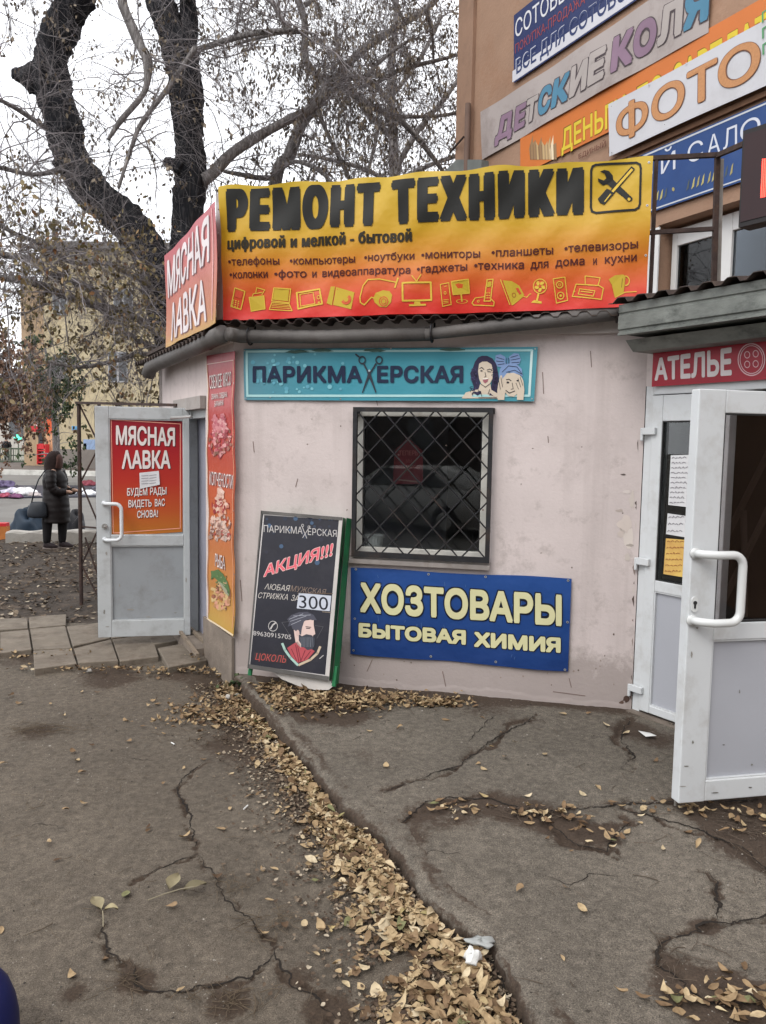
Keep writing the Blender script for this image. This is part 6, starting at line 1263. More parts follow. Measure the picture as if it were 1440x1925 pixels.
# a third, thinner crown behind, filling the sky between the two
tc_ = Tree('tree', at(760, 800, 16.5)*np.array([1, 1, 0]), 'thin bare tree farthest back, beside the corner of the ochre building', BARK2)
tc_.trunk([(745, 800, 16), (750, 500, 13), (742, 320, 10), (735, 150, 7), (745, 20, 5), (740, -90, 4)], 16.5, 16.5, 40, sides=10)
for r_, n_ in (([(742, 320, 6), (790, 240, 5), (840, 180, 4), (900, 90, 3)], 34), ([(740, 260, 6), (680, 200, 5), (640, 120, 4), (630, 40, 3)], 34), ([(745, 340, 5), (810, 310, 4), (870, 290, 3)], 26), ([(743, 350, 5), (690, 320, 4), (620, 300, 3), (560, 290, 3)], 30), ([(738, 180, 4), (790, 110, 4), (830, 30, 3)], 30)):
    tc_.trunk(r_, 16.5, 16.5+rng.uniform(-1, 1), n_, 'limb', BARK2, 7)
tc_.shoots(L=(.9, 2.4), twigs=9, sub=1.4, grav=.06)
tc_.leaves(900, LEAFD, (.05, .08), .25)

# street trees on the left
td = Tree('tree', gz(106, 900, 0)*np.array([1, 1, 0]), 'small green-leaved tree by the far kerb in front of the yellow house', BARK2)
D_ = 31.0
td.trunk([(108, 900, 7), (106, 845, 7), (104, 800, 6), (98, 750, 4), (92, 700, 3)], D_, D_, 12, sides=8)
for r_ in ([(104, 790, 3), (80, 740, 2.5), (62, 690, 2), (50, 660, 1.5)], [(98, 750, 3), (92, 700, 2.5), (84, 650, 2)], [(102, 770, 3), (112, 720, 2), (116, 680, 1.5)]): td.trunk(r_, D_, D_-.6, 26, 'limb', BARK2, 6)
td.shoots(L=(.5, 1.5), twigs=6, sub=1.0, grav=.05, r0=.02); td.leaves(4200, LEAFG, (.09, .17), .32, None, .5)
te = Tree('tree', gz(-40, 905, 0)*np.array([1, 1, 0]), 'russet-leaved tree at the left edge above the street fence', BARK2)
D_ = 27.0
te.trunk([(-34, 905, 9), (-30, 820, 8), (-24, 740, 6), (-15, 660, 4), (0, 600, 3)], D_, D_, 14, sides=8)
for r_ in ([(-26, 770, 4), (0, 730, 3), (30, 710, 2.5), (58, 720, 2)], [(-26, 800, 3), (0, 780, 3), (25, 770, 2), (48, 775, 2)], [(-22, 720, 3), (-5, 680, 3), (20, 650, 2)], [(-24, 740, 3), (-70, 700, 3)]): te.trunk(r_, D_, D_+rng.uniform(-.8, .8), 34, 'limb', BARK2, 6)
te.shoots(L=(.6, 1.6), twigs=8, sub=1.2, grav=.10, r0=.02); te.leaves(9000, LEAFB, (.08, .16), .32, None, .7)

# ================================================================== BACKGROUND AT THE LEFT
YST = mat('yellow_plaster', s(168, 156, 128), .9, .1, .8, .2, 15, dirt=s(150, 132, 104), dscale=.5, damt=.6)  # saturation lowered to put distance haze into the plaster colour
GST = mat('grey_socle', s(118, 112, 106), .9, .15, 1)
YH = 44.0
hb = thing('yellow_house', [at(200, 880, YH)[0], YH, .18], 'three-storey yellow plastered house across the street behind the branches', 'building')
x0 = at(84, 700, YH)[0]; x1 = at(520, 700, YH)[0]; H = at(150, 470, YH)[2]; wins = [(113, 690), (222, 690), (330, 690), (113, 572), (232, 572), (335, 572), (330, 800)]
mb = MB(); mb.slab([[x0, YH, .18], [x1, YH, .18], [x1, YH, H], [x0, YH, H]], (0, 12, 0)); mb.build('wall', YST, hb)
mb = MB(); mb.slab([[x0-.05, YH-.06, .18], [x1, YH-.06, .18], [x1, YH-.06, 1.25], [x0-.05, YH-.06, 1.25]], (0, .055, 0)); mb.build('socle', GST, hb)
mb = MB(); mb.slab([[x0-.5, YH-.5, H+.005], [x1, YH-.5, H+.005], [x1, YH-.5, H+.35], [x0-.5, YH-.5, H+.35]], (0, 12.8, 0)); mb.slab([[x0, YH+1, H+.36], [x1, YH+1, H+.36], [x1, YH+6, H+1.7], [x0, YH+6, H+1.7]], (0, .1, .1)); mb.build('roof', mat('house_roof', (.14, .13, .125), .8, .2), hb)
mb = MB(); xq = at(56, 700, YH+4)[0]; mb.slab([[xq, YH+3, .18], [x0-.01, YH+3, .18], [x0-.01, YH+3, H-1.4], [xq, YH+3, H-1.4]], (0, 6, 0)); mb.build('wing', mat('wing_plaster', s(160, 138, 112), .9, .12, 1, dirt=s(120, 104, 90), dscale=.8), hb)
HW = mat('house_window_frame', s(150, 150, 152), .6, .1); HG = mat('house_glass', (.05, .055, .06), .1, .3, 2, spec=.6)
for x, y in wins:
    c = at(x, y, YH-.01); w_, h_ = (.55, .85) if x != 113 else (.4, .6)
    mb = MB(); mb.slab([c+[-w_, -.06, -h_], c+[w_, -.06, -h_], c+[w_, -.06, h_], c+[-w_, -.06, h_]], (0, .05, 0)); w = mb.build('window', HW, hb)
    for k in (-1, 1):
        a, b = (k-1)*.5*w_+.06, (k+1)*.5*w_-.06; mb = MB(); mb.slab([c+[a, -.075, -h_+.08], c+[b, -.075, -h_+.08], c+[b, -.075, h_-.08], c+[a, -.075, h_-.08]], (0, .01, 0)); mb.build('pane', HG, w)
for x, y, c, w_, h_, lab in ((142, 805, s(90, 140, 176), .22, .12, 'small pale blue notice on the yellow house wall, uppermost of the three'), (168, 838, s(130, 150, 178), .34, .36, 'largest pale blue bill on the yellow house wall beside the metal mast'), (156, 842, s(176, 170, 160), .2, .26, 'whitish bill on the yellow house wall left of the big blue one')):
    p = at(x, y, YH-.03); tag(MB().slab([p+[-w_, 0, -h_], p+[w_, 0, -h_], p+[w_, 0, h_], p+[-w_, 0, h_]], (0, .02, 0)).build('wall_bill', mat('bill_%d' % x, c, .8, .15, 3)), lab, 'poster', 'bills on the yellow house wall')
# pale low house farther off
fb = thing('pale_house', [at(20, 850, 66)[0], 66, .18], 'pale grey low house far off behind the street fence', 'building')
xa, xb = at(-260, 800, 66)[0], at(98, 800, 66)[0]; ht = at(20, 745, 66)[2]
mb = MB(); mb.slab([[xa, 66, 0], [xb, 66, 0], [xb, 66, ht], [xa, 66, ht]], (0, 8, 0)); mb.build('wall', mat('pale_house_wall', s(176, 172, 164), .9, .1, .5), fb)
mb = MB(); mb.slab([[xa-.4, 65.6, ht+.01], [xb+.4, 65.6, ht+.01], [xb+.4, 70, ht+2], [xa-.4, 70, ht+2]], (0, .1, .15)); mb.build('roof', mat('house_roof', ()), fb)
for x in (30, 72):
    c = at(x, 800, 65.95); mb = MB(); mb.slab([c+[-.6, 0, -.9], c+[.6, 0, -.9], c+[.6, 0, .9], c+[-.6, 0, .9]], (0, .04, 0)); mb.build('window', HG, fb)
# street fence, green cross, red and orange stands
def slab_px(mb, q, Y, dy, m=0): return mb.slab([at(x, y, Y) for x, y in q], (0, dy, 0), m)
ft = thing('street_fence', [at(30, 869, 52)[0], 52, .18], 'green metal street fence with pale pickets across the road', 'fence'); FG = mat('fence_green', s(74, 84, 70), .6, .2)
mb = MB()
for y0, y1 in ((842, 845), (855, 857), (866, 869)): slab_px(mb, [(-60, y1), (62, y1), (62, y0), (-60, y0)], 52, .08)
mb.build('rails', FG, ft)
for x in (-58, -20, 20, 61):
    mb = MB(); slab_px(mb, [(x-1.2, 871), (x+1.2, 871), (x+1.2, 841), (x-1.2, 841)], 51.9, .06); mb.build('post', FG, ft)
for x in range(-56, 60, 4):
    mb = MB(); slab_px(mb, [(x, 865.8), (x+1.6, 865.8), (x+1.6, 845.2), (x, 845.2)], 52.02, .03); mb.build('picket', mat('picket_pale', s(150, 156, 140), .7) if 26 < x < 56 else FG, ft)
gt = thing('green_cross_sign', at(33, 829, 58), 'small lit green pharmacy cross far off above the street fence', 'sign')
mb = MB(); c = at(33, 824, 58); mb.slab([c+np.array(v) for v in ((-.09, 0, -.28), (.09, 0, -.28), (.09, 0, -.09), (.28, 0, -.09), (.28, 0, .09), (.09, 0, .09), (.09, 0, .28), (-.09, 0, .28), (-.09, 0, .09), (-.28, 0, .09), (-.28, 0, -.09), (-.09, 0, -.09))], (0, .08, 0)); mb.build('cross', emit_mat('green_light', (.1, .9, .55), 1.2), gt)
mb = MB(); mb.tube([c+np.array([0, .1, -2.6]), c+np.array([0, .1, .2])], .04, 6); mb.build('pole', FG, gt)
REDP = mat('red_paint', s(180, 40, 46), .5, .12, 1)
rt = thing('red_kiosk_sign', [at(75, 872, 41)[0], 41.2, .18], 'red box sign on a dark post beside the orange pillar across the street', 'sign')
mb = MB(); slab_px(mb, [(53, 811), (99, 814), (98, 787), (54, 784)], 41, .5); mb.build('panel', REDP, rt)
mb = MB(); slab_px(mb, [(72, 874), (79, 874), (79, 812), (72, 812)], 41.2, .2); mb.build('post', mat('dark_post', (.05, .05, .055), .6), rt)
mb = MB(); slab_px(mb, [(60, 800), (70, 801), (70, 798), (60, 797)], 40.98, .01); mb.build('lettering', ink((220, 190, 190)), rt)
ot = thing('orange_pillar', [at(92, 872, 40)[0], 40, .18], 'tall orange advertising pillar with pale base behind the woman', 'pillar')
mb = MB(); mb.hexa([at(x, 815, Y) for x, Y in ((86, 40), (99, 40), (99, 40.5), (86, 40.5))], [at(x, y, Y) for x, y, Y in ((86, 766, 40), (99, 752, 40), (99, 752, 40.5), (86, 766, 40.5))]); mb.build('top', mat('orange_paint', s(196, 84, 44), .5, .15, 2), ot)
mb = MB(); slab_px(mb, [(87, 875), (99, 875), (99, 815.2), (87, 815.2)], 40.02, .4); mb.build('base', mat('pillar_base', s(186, 140, 104), .6, .12, 2), ot)
vt = thing('red_rack', [at(76, 874, 37.6)[0], 37.6, .18], 'red wire display rack standing left of the woman across the street', 'rack')
mb = MB()
for z in (836, 846, 853, 860, 868): slab_px(mb, [(69, z+2), (85, z+2), (85, z), (69, z)], 39.6, .4)
mb.build('shelves', REDP, vt)
mb = MB()
for x in (69, 84): slab_px(mb, [(x, 873), (x+1.4, 873), (x+1.4, 835), (x, 835)], 39.55, .5)
mb.build('uprights', REDP, vt); mb = MB(); slab_px(mb, [(70.5, 844), (83.5, 844), (81, 834), (73, 834)], 39.58, .1); mb.build('header', REDP, vt)
# open-air clothes seller: tarpaulin, heaps, bags
TARP = mat('navy_tarp', (.022, .022, .035), .6, .3, 1)
t1 = gz(-60, 938); t2 = gz(186, 935); t3 = gz(186, 914); t4 = gz(-60, 914)
tag(MB().slab([t1+[0, 0, .005], t2+[0, 0, .005], t3+[0, 0, .005], t4+[0, 0, .005]], (0, 0, .03)).build('ground_sheet', TARP), 'dark sheet spread on the road under the heaps of clothes', 'tarpaulin')
def lump(name, c, sx, sy, sz, m, label, cat, group=None, seed=0, nu=18, nv=9, rough=.35):
    V = []; r2 = np.random.default_rng(seed)
    ph = r2.uniform(0, 6, 8)
    for j in range(nv+1):
        el = math.pi/2*j/nv
        for i in range(nu):
            a = 2*math.pi*i/nu; k = 1+rough*(.4*math.sin(3*a+ph[0]+el*2)+.3*math.sin(5*a+ph[1]-el*3)+.3*math.sin(2*a+ph[2])+.25*math.sin(7*a+ph[3]+el*5))
            zr = max(0, math.sin(el)*(1+rough*.8*math.sin(2*a+ph[4]+el*2)+rough*.4*math.sin(5*a+ph[5])))
            V.append(np.array(c)+[sx*math.cos(el)**.6*math.cos(a)*k, sy*math.cos(el)**.6*math.sin(a)*k, sz*zr])
    F = [[j*nu+i, j*nu+(i+1) % nu, (j+1)*nu+(i+1) % nu, (j+1)*nu+i] for j in range(nv) for i in range(nu)]+[list(range(nu))[::-1]]
    o = link_mesh(name, V, F, m, None, None, True, base=(c[0], c[1], c[2])); return tag(o, label, cat, group)
heaps = [(8, 915, 30, (70, 60, 86), 'greyish purple heap of clothes nearest the left edge of the sheet'), (22, 926, 26, (150, 146, 160), 'pale striped heap of clothes in front of the greyish purple one'), (10, 934, 20, (110, 40, 56), 'crimson heap of clothes at the front left of the sheet'), (34, 921, 24, (38, 34, 40), 'black heap of clothes behind the pale grey one'), (48, 929, 34, (172, 168, 166), 'broad pale grey heap of clothes left of the woman'), (30, 935, 20, (70, 34, 60), 'plum heap of clothes in front beside the crimson one'),
         (66, 932, 18, (120, 112, 110), 'mid grey heap of clothes right beside the woman'), (128, 929, 24, (178, 182, 190), 'bluish white heap of clothes right of the woman'), (146, 920, 14, (34, 32, 36), 'small black heap of clothes behind the metal mast'), (152, 922, 12, (186, 182, 178), 'small white heap of clothes atop behind the mast'), (168, 930, 24, (184, 190, 198), 'light bluish heap of clothes at the door edge'), (166, 912, 26, (96, 36, 44), 'dark red low heap of clothes at the rear right of the sheet'), (178, 918, 10, (60, 60, 70), 'slate heap of clothes next to the dark red one')]
for i, (x, y, w_, c, lab) in enumerate(heaps):
    g = gz(x, y, .04); k = g[1]/1450; lump('clothes_heap', g, w_*k*.62, w_*k*.5, w_*k*.30, mat('cloth_%d' % i, srgb(*c, k=1.3), .9, .35, 6, base2=srgb(*[min(255, v+30) for v in c], k=1.3)), lab, 'clothes', 'clothes laid out for sale on the road', i)
g = gz(54, 1003); lump('blue_sack', g, .33, .25, .40, mat('slate_blue_bag', s(34, 48, 62), .6, .2, 3, .2, 12), 'slumped slate-blue sack on the white kerb block behind the woman', 'bag', None, 40, 26, 12, .3)
g = gz(143, 1001); lump('black_bundle', g, .20, .16, .38, mat('black_bag', s(26, 26, 30), .5, .3, 4, .2, 14), 'black bundle of folded stuff on the white kerb block by the mast', 'bundle', None, 45, 22, 14, .2)
g = gz(4, 1014); t = thing('orange_box', g, 'small orange carton with red top at the left edge', 'box')
mb = MB(); mb.box(g+[0, 0, .12], (.22, .2, .24), .2); mb.build('carton', mat('orange_card', s(168, 104, 54), .8, .12), t); mb = MB(); mb.box(g+[.0, 0, .27], (.2, .18, .055), .1); mb.build('lid', REDP, t)
g0, g1 = gz(10, 1022), gz(190, 1019); t = thing('kerb_block', (g0+g1)/2, 'long whitewashed concrete block behind the woman feet', 'kerb block')
mb = MB(); n_ = 24
rings = [[g0+(g1-g0)*u+[0, 0, -.05], g0+(g1-g0)*u+[0, .01, .17+.015*math.sin(u*31)], g0+(g1-g0)*u+[0, .04, .20+.012*math.sin(u*23)], g0+(g1-g0)*u+[0, .26, .20+.012*math.sin(u*19+1)], g0+(g1-g0)*u+[0, .3, -.05]] for u in np.linspace(0, 1, n_)]
mb.loft(rings); mb.build('concrete', mat('old_whitewash', (.34, .32, .29), .95, .25, 4, .3, 30, dirt=(.13, .11, .09), dscale=4, damt=.8), t)
# rusty lattice mast with beam, next to the butcher's door
g = gz(152, 1136); t = thing('metal_mast', g, 'rusty lattice post with diagonals and a top beam left of the open butcher door', 'frame')
YM = g[1]; pm_ = lambda x, y, d=0: at(x, y, YM+d)
for a, b, r_ in (((148, 757), (153, 1140), .022), ((186, 757), (191, 1132), .020)):
    mb = MB(); mb.tube([pm_(*a), pm_(*b)], r_, 6); mb.build('post', RUST, t)
mb = MB(); mb.tube([pm_(143, 757), LF.pt(LF.uv(LF.on(344, 762))[0], LF.on(344, 762)[2], .05)], .018, 4); mb.build('beam', RUST, t)
for a, b in (((150, 762), (187, 838)), ((187, 838), (152, 906)), ((152, 906), (187, 990)), ((187, 990), (153, 1062)), ((153, 1062), (188, 1128)), ((153, 990), (188, 993)), ((160, 1010), (184, 1082))):
    mb = MB(); mb.tube([pm_(*a), pm_(*b)], .010, 5); mb.build('brace', RUST, t)

# ================================================================== PEOPLE
def skin_body(name, pts, edges, parent, m, org):
    me = bpy.data.meshes.new('tmp'); me.from_pydata([p[:3] for p in pts], edges, []); o = bpy.data.objects.new('tmp', me); COL.objects.link(o)
    md = o.modifiers.new('s', 'SKIN'); md.use_smooth_shade = True; sb = o.modifiers.new('u', 'SUBSURF'); sb.levels = 2; sb.render_levels = 2
    for i, p in enumerate(pts): me.skin_vertices[0].data[i].radius = (p[3], p[4] if len(p) > 4 else p[3])
    me.skin_vertices[0].data[0].use_root = True
    dg = bpy.context.evaluated_depsgraph_get(); dg.update(); nm = bpy.data.meshes.new_from_object(o.evaluated_get(dg)); bpy.data.objects.remove(o); bpy.data.meshes.remove(me)
    nm.name = name; nm.materials.clear(); nm.materials.append(m); r = bpy.data.objects.new(name, nm); COL.objects.link(r); r.parent = parent; return r
def rings_of(spec, n=20, wr=0.0, seed=0):
    """spec rows: centre x, y, z, half width x, half depth y, (tilt)"""
    r2 = np.random.default_rng(seed); out = []
    for k, row in enumerate(spec):
        cx, cy, cz, rx, ry = row[:5]; out.append([np.array([cx+rx*math.cos(a)*(1+wr*math.sin(3*a+k*1.3)*.5+wr*r2.normal()*.5), cy+ry*math.sin(a)*(1+wr*math.sin(4*a+k)*.5), cz+wr*.05*r2.normal()]) for a in np.linspace(0, 2*math.pi, n+1)[:-1]])
    return out
def cloth(name, spec, m, parent, n=20, wr=0.0, seed=0, sub=True):
    o = wloc(parent); rr_ = [[p+o for p in r] for r in rings_of(spec, n, wr, seed)]; ob_ = MB().loft(rr_).build(name, m, parent, True)
    if sub: md = ob_.modifiers.new('s', 'SUBSURF'); md.levels = 1; md.render_levels = 1
    return ob_
SKINM = mat('skin', (.42, .26, .19), .6, .06, 10)
g = gz(106, 1031); W1 = thing('person', [g[0], g[1], .0], 'woman in long dark brown hooded coat with shoulder bag seen from behind by the clothes', 'person')
# local axes: x to the right of the picture (she faces right and a little away), y away, z up
pts = [(0, 0, .86, .13, .12), (0, 0, 1.02, .12, .11), (.0, 0, 1.20, .14, .12), (-.02, .0, 1.33, .055), (-.01, .0, 1.43, .085, .075), (.0, .0, 1.53, .07),
       (-.10, -.05, .80, .085), (-.115, -.08, .46, .058), (-.12, -.07, .09, .036), (-.06, -.07, .05, .024), (.02, -.07, .045, .015),
       (.08, .06, .80, .085), (.09, .07, .47, .058), (.08, .065, .09, .036), (.14, .065, .05, .024), (.20, .065, .045, .015),
       (.02, -.17, 1.25, .055), (.05, -.21, 1.02, .042), (.22, -.15, .95, .034), (.29, -.13, .95, .03), (.34, -.13, .94, .016),
       (.02, .17, 1.25, .055), (.06, .21, 1.02, .042), (.22, .15, .96, .034), (.29, .13, .96, .03), (.34, .12, .95, .016), (.09, .0, 1.44, .018)]
ed = [(0, 1), (1, 2), (2, 3), (3, 4), (4, 5), (0, 6), (6, 7), (7, 8), (8, 9), (9, 10), (0, 11), (11, 12), (12, 13), (13, 14), (14, 15), (2, 16), (16, 17), (17, 18), (18, 19), (19, 20), (2, 21), (21, 22), (22, 23), (23, 24), (24, 25), (4, 26)]
skin_body('body', pts, ed, W1, SKINM, g)
COAT = mat('brown_puffer', s(22, 17, 17), .55, .25, 9, .3, 16, spec=.25); PANT = mat('black_trousers', s(22, 20, 22), .85, .15); SHOE = mat('dark_shoes', s(34, 24, 26), .6); SOLE = mat('pale_sole', s(110, 100, 94), .7)
sp = []
for i, z in enumerate(np.linspace(.42, 1.27, 30)):
    q_ = (z-.42)/.85; w_ = np.interp(z, [.42, .6, .8, .98, 1.12, 1.22, 1.27], [.205, .215, .21, .185, .19, .175, .13]); d_ = np.interp(z, [.42, .7, .98, 1.15, 1.27], [.21, .21, .18, .20, .13]); pf = 1+.013*math.sin(i*1.57*1.2)
    sp.append((np.interp(z, [.42, 1.27], [.02, -.01]), 0, z, w_*pf, d_*pf))
sp.append((-.01, 0, 1.34, .09, .09)); cloth('coat', sp, COAT, W1, 24, .03, 3)
for sgn in (-1, 1):
    o_ = wloc(W1); A_ = [np.array([.01, sgn*.17, 1.27]), np.array([.03, sgn*.225, 1.15]), np.array([.05, sgn*.23, 1.02]), np.array([.13, sgn*.2, .95]), np.array([.24, sgn*.15, .95])]; d = dense([(p+o_, r_) for p, r_ in zip(A_, (.085, .085, .075, .07, .055))], 6)
    MB().tube([p for p, r_ in d], [r_*(1+.06*math.sin(i*1.9)) for i, (p, r_) in enumerate(d)], 14).build('sleeve', COAT, W1, True)
    lx = -.11 if sgn < 0 else .085; ly = -.07 if sgn < 0 else .065
    cloth('trouser_leg', [(lx-.015, ly, .07, .062, .062), (lx-.01, ly, .2, .066, .066), (lx, ly, .46, .085, .085), (lx+.01, ly, .62, .095, .095)], PANT, W1, 14, .05, 5)
    cloth('shoe', [(lx+.05, ly, .015, .135, .05), (lx+.05, ly, .05, .13, .048), (lx+.02, ly, .085, .09, .045), (lx-.01, ly, .11, .06, .045)], SHOE, W1, 16)
    o_ = wloc(W1); MB().slab([o_+[lx+.05+.14*math.cos(a), ly+.052*math.sin(a), 0] for a in np.linspace(0, 6.283, 17)[:-1]], (0, 0, .02)).build('shoe_sole', SOLE, W1)
cloth('hood', [(-.03, 0, 1.22, .13, .15), (-.03, 0, 1.29, .13, .14), (-.035, 0, 1.36, .13, .14), (-.03, 0, 1.44, .135, .14), (-.015, 0, 1.52, .12, .125), (0, 0, 1.58, .09, .095), (.01, 0, 1.615, .04, .045)], mat('hood_fur', s(36, 25, 23), .9, .3, 14, .6, 40), W1, 22, .06, 8)
cloth('hair', [(.05, 0, 1.30, .055, .11), (.075, 0, 1.38, .05, .105), (.085, 0, 1.46, .045, .10), (.07, 0, 1.53, .05, .09), (.05, 0, 1.57, .03, .05)], mat('brown_hair', s(70, 46, 40), .8, .3, 18), W1, 16, .05, 9)
# her bag hangs from the shoulder
o_ = wloc(W1); bg_ = thing('handbag', o_+np.array([-.2, -.22, .52]), 'dark slate handbag hanging at the left hip of the woman', 'bag')
BAGM = mat('dark_slate_leather', s(36, 40, 46), .5, .2, 6, .2, 20)
cloth('pouch', [(0, 0, 0, .12, .07), (-.005, 0, .03, .17, .09), (0, 0, .14, .16, .085), (.01, 0, .24, .13, .06), (.01, 0, .275, .11, .03)], BAGM, bg_, 18, .05, 2)
MB().tube([o_+np.array(v) for v in ((-.29, -.24, .74), (-.24, -.24, .95), (-.17, -.22, 1.15), (-.10, -.12, 1.30), (-.06, 0, 1.335))], .011, 6).build('strap', BAGM, bg_, True)
# the man far off
g = at(13, 870.5, 53.0); W2 = thing('person', [g[0], g[1], .18], 'man in black jacket and trousers walking far off by the green fence', 'person')
pts = [(0, 0, .9, .15, .12), (0, 0, 1.1, .15, .12), (0, 0, 1.34, .17, .12), (0, 0, 1.48, .06), (.0, -.01, 1.58, .095, .085), (0, 0, 1.68, .07), (-.1, 0, .84, .09), (-.11, 0, .48, .06), (-.11, .02, .09, .04), (-.11, -.1, .04, .035), (.1, .05, .84, .09), (.12, .03, .48, .06), (.13, .1, .09, .04), (.13, 0, .04, .035),
       (-.2, 0, 1.36, .06), (-.27, 0, 1.1, .045), (-.24, -.1, .86, .035), (-.23, -.13, .76, .03), (.2, 0, 1.36, .06), (.30, .02, 1.12, .045), (.24, -.1, .95, .035), (.2, -.14, .92, .03)]
ed = [(0, 1), (1, 2), (2, 3), (3, 4), (4, 5), (0, 6), (6, 7), (7, 8), (8, 9), (0, 10), (10, 11), (11, 12), (12, 13), (2, 14), (14, 15), (15, 16), (16, 17), (2, 18), (18, 19), (19, 20), (20, 21)]
skin_body('body', pts, ed, W2, SKINM, g)
BJ = mat('black_jacket', s(22, 22, 24), .8, .2)
cloth('jacket', [(0, 0, .82, .20, .16), (0, 0, 1.0, .2, .16), (0, 0, 1.2, .22, .17), (0, 0, 1.38, .22, .15), (0, 0, 1.46, .12, .10)], BJ, W2, 16, .02)
for sgn in (-1, 1):
    o_ = wloc(W2); MB().tube([o_+np.array(v) for v in ((sgn*.19, 0, 1.38), (sgn*.29, .01, 1.12), (sgn*.25, -.09, .90))], [.085, .07, .055], 10).build('sleeve', BJ, W2, True)
    cloth('trouser_leg', [(sgn*.12, .05 if sgn > 0 else .0, .06, .07, .07), (sgn*.115, .02, .48, .085, .085), (sgn*.09, .0, .86, .11, .11)], BJ, W2, 12)
    cloth('shoe', [(sgn*.12, .0, .01, .05, .13), (sgn*.12, .02, .07, .045, .11), (sgn*.12, .06, .1, .04, .05)], SHOE, W2, 12)
cloth('hair', [(0, .02, 1.56, .085, .08), (0, .02, 1.64, .10, .10), (0, .01, 1.71, .07, .07)], mat('dark_hair', s(30, 26, 24), .8), W2, 12)

# ================================================================== FALLEN LEAVES AND LITTER
LITTER = attr_mat('fallen_leaf', [(0, (.085, .052, .030)), (.22, (.19, .122, .068)), (.45, (.32, .225, .125)), (.7, (.44, .335, .195)), (.88, (.56, .47, .32)), (.96, (.36, .27, .12)), (1, (.17, .17, .08))], .75, bump=0, bscale=60)
LITTERD = attr_mat('trodden_leaf', [(0, (.05, .034, .024)), (.5, (.11, .078, .054)), (.8, (.20, .155, .11)), (1, (.42, .36, .27))], .85, bscale=50)
def fallen(name, P, L, m, tilt, curl, tone=None, wdt=.27):
    """curled ovate leaves lying any way; each 3 x 6 vertices"""
    N = len(P); yaw = rng.uniform(0, 2*math.pi, N); u = np.array([0, .12, .35, .62, .85, 1.0]); w = np.array([.03, .62, 1.0, .78, .36, .01])
    bend = rng.uniform(-.2, 1, N)*curl; fold = rng.uniform(.0, 1, N)*curl; tw = rng.normal(size=N)*curl*.6; V = np.zeros((N, 6, 3, 3)); wd = rng.uniform(.8, 1.3, N)*wdt
    for i in range(6):
        for j, sgn in enumerate((-1, 0, 1)):
            x = (u[i]-.5); y = sgn*w[i]*wd*(1-.25*fold); z = bend*(x*x*1.6-.1)+fold*abs(sgn)*w[i]*.22+tw*sgn*w[i]*(x)*.6+rng.normal(size=N)*.015*curl
            V[:, i, j, 0] = x; V[:, i, j, 1] = y; V[:, i, j, 2] = z
    V *= L[:, None, None, None]; ax = rng.uniform(0, 2*math.pi, N); ti = np.abs(rng.normal(size=N))*tilt
    c, s_ = np.cos(ti)[:, None, None], np.sin(ti)[:, None, None]; X, Yv, Z = V[..., 0], V[..., 1].copy(), V[..., 2].copy()
    ca, sa = np.cos(ax)[:, None, None], np.sin(ax)[:, None, None]; p = X*ca+Yv*sa; q = -X*sa+Yv*ca; q2 = q*c-Z*s_; Z2 = q*s_+Z*c; X = p*ca-q2*sa; Yv = p*sa+q2*ca
    cy, sy = np.cos(yaw)[:, None, None], np.sin(yaw)[:, None, None]; X2 = X*cy-Yv*sy; Y2 = X*sy+Yv*cy
    Z2 = Z2-Z2.min(axis=(1, 2), keepdims=True); W_ = np.stack([X2, Y2, Z2], -1)+P[:, None, None, :]
    idx = np.arange(N*18).reshape(N, 6, 3); F = np.stack([idx[:, :-1, :-1], idx[:, :-1, 1:], idx[:, 1:, 1:], idx[:, 1:, :-1]], -1).reshape(-1, 4)
    o = link_mesh(name, W_.reshape(-1, 3), F, m, None, None, True, base=(0, 0, 0)); a = o.data.attributes.new('tone', 'FLOAT', 'POINT')
    t = rng.random(N) if tone is None else tone; a.data.foreach_set('value', np.repeat(t, 18).astype(np.float32)); return o
E_ = np.array(EDGE); seg = np.linalg.norm(np.diff(E_, axis=0), axis=1); cum = np.concatenate([[0], np.cumsum(seg)])
def along(t, d):
    """point at run t (0..1 of the pavement edge) and d metres out onto the road"""
    q = t*cum[-1]; i = np.clip(np.searchsorted(cum, q)-1, 0, len(seg)-1); f = (q-cum[i])/seg[i]; p = E_[i]+(E_[i+1]-E_[i])*f[:, None]; dr = (E_[i+1]-E_[i])/seg[i][:, None]; n = np.stack([dr[:, 1], -dr[:, 0]], -1)
    return p+n*d[:, None]
sgn_ = pdist(np.array([E_[6][0]-.3]), np.array([E_[6][1]]), EDGE, True)[0]
p_try = along(np.array([.5]), np.array([.2]))[0]; OUT_ = 1 if pdist(np.array([p_try[0]]), np.array([p_try[1]]), EDGE, True)[0] < 0 else -1
parts = []
# the drift against the edge, wider and deeper towards the viewer
n = 6400; t_ = .10+.90*rng.random(n)**.85; wd = np.interp(t_, [.1, .2, .3, .45, .6, .8, 1], [.12, .15, .08, .085, .13, .24, .34])*(.65+.8*fbm(t_*16, t_*0+.5, 7)); d_ = np.abs(rng.normal(size=n))*wd*.62+np.interp(t_, [.1, .4, .6], [.01, .025, .04])*(.5+1.1*fbm(t_*40, t_*0+3.5, 9))
xy = along(t_, d_*OUT_); pile = np.interp(t_, [.1, .3, .6, 1], [.02, .032, .036, .034])*np.exp(-(d_/wd)**2)
P1 = np.column_stack([xy, .006+rng.random(n)*pile+fill(xy[:, 1], d_)]); keep = (fbm(xy[:, 0]*5, xy[:, 1]*5, 71) > .34+.12*(d_ > .1)-.16*np.clip((t_-.35)/.25, 0, 1)) & (rng.random(n) < np.interp(t_, [.1, .45, .65, 1], [.45, .5, .72, .78])); P1 = P1[keep]
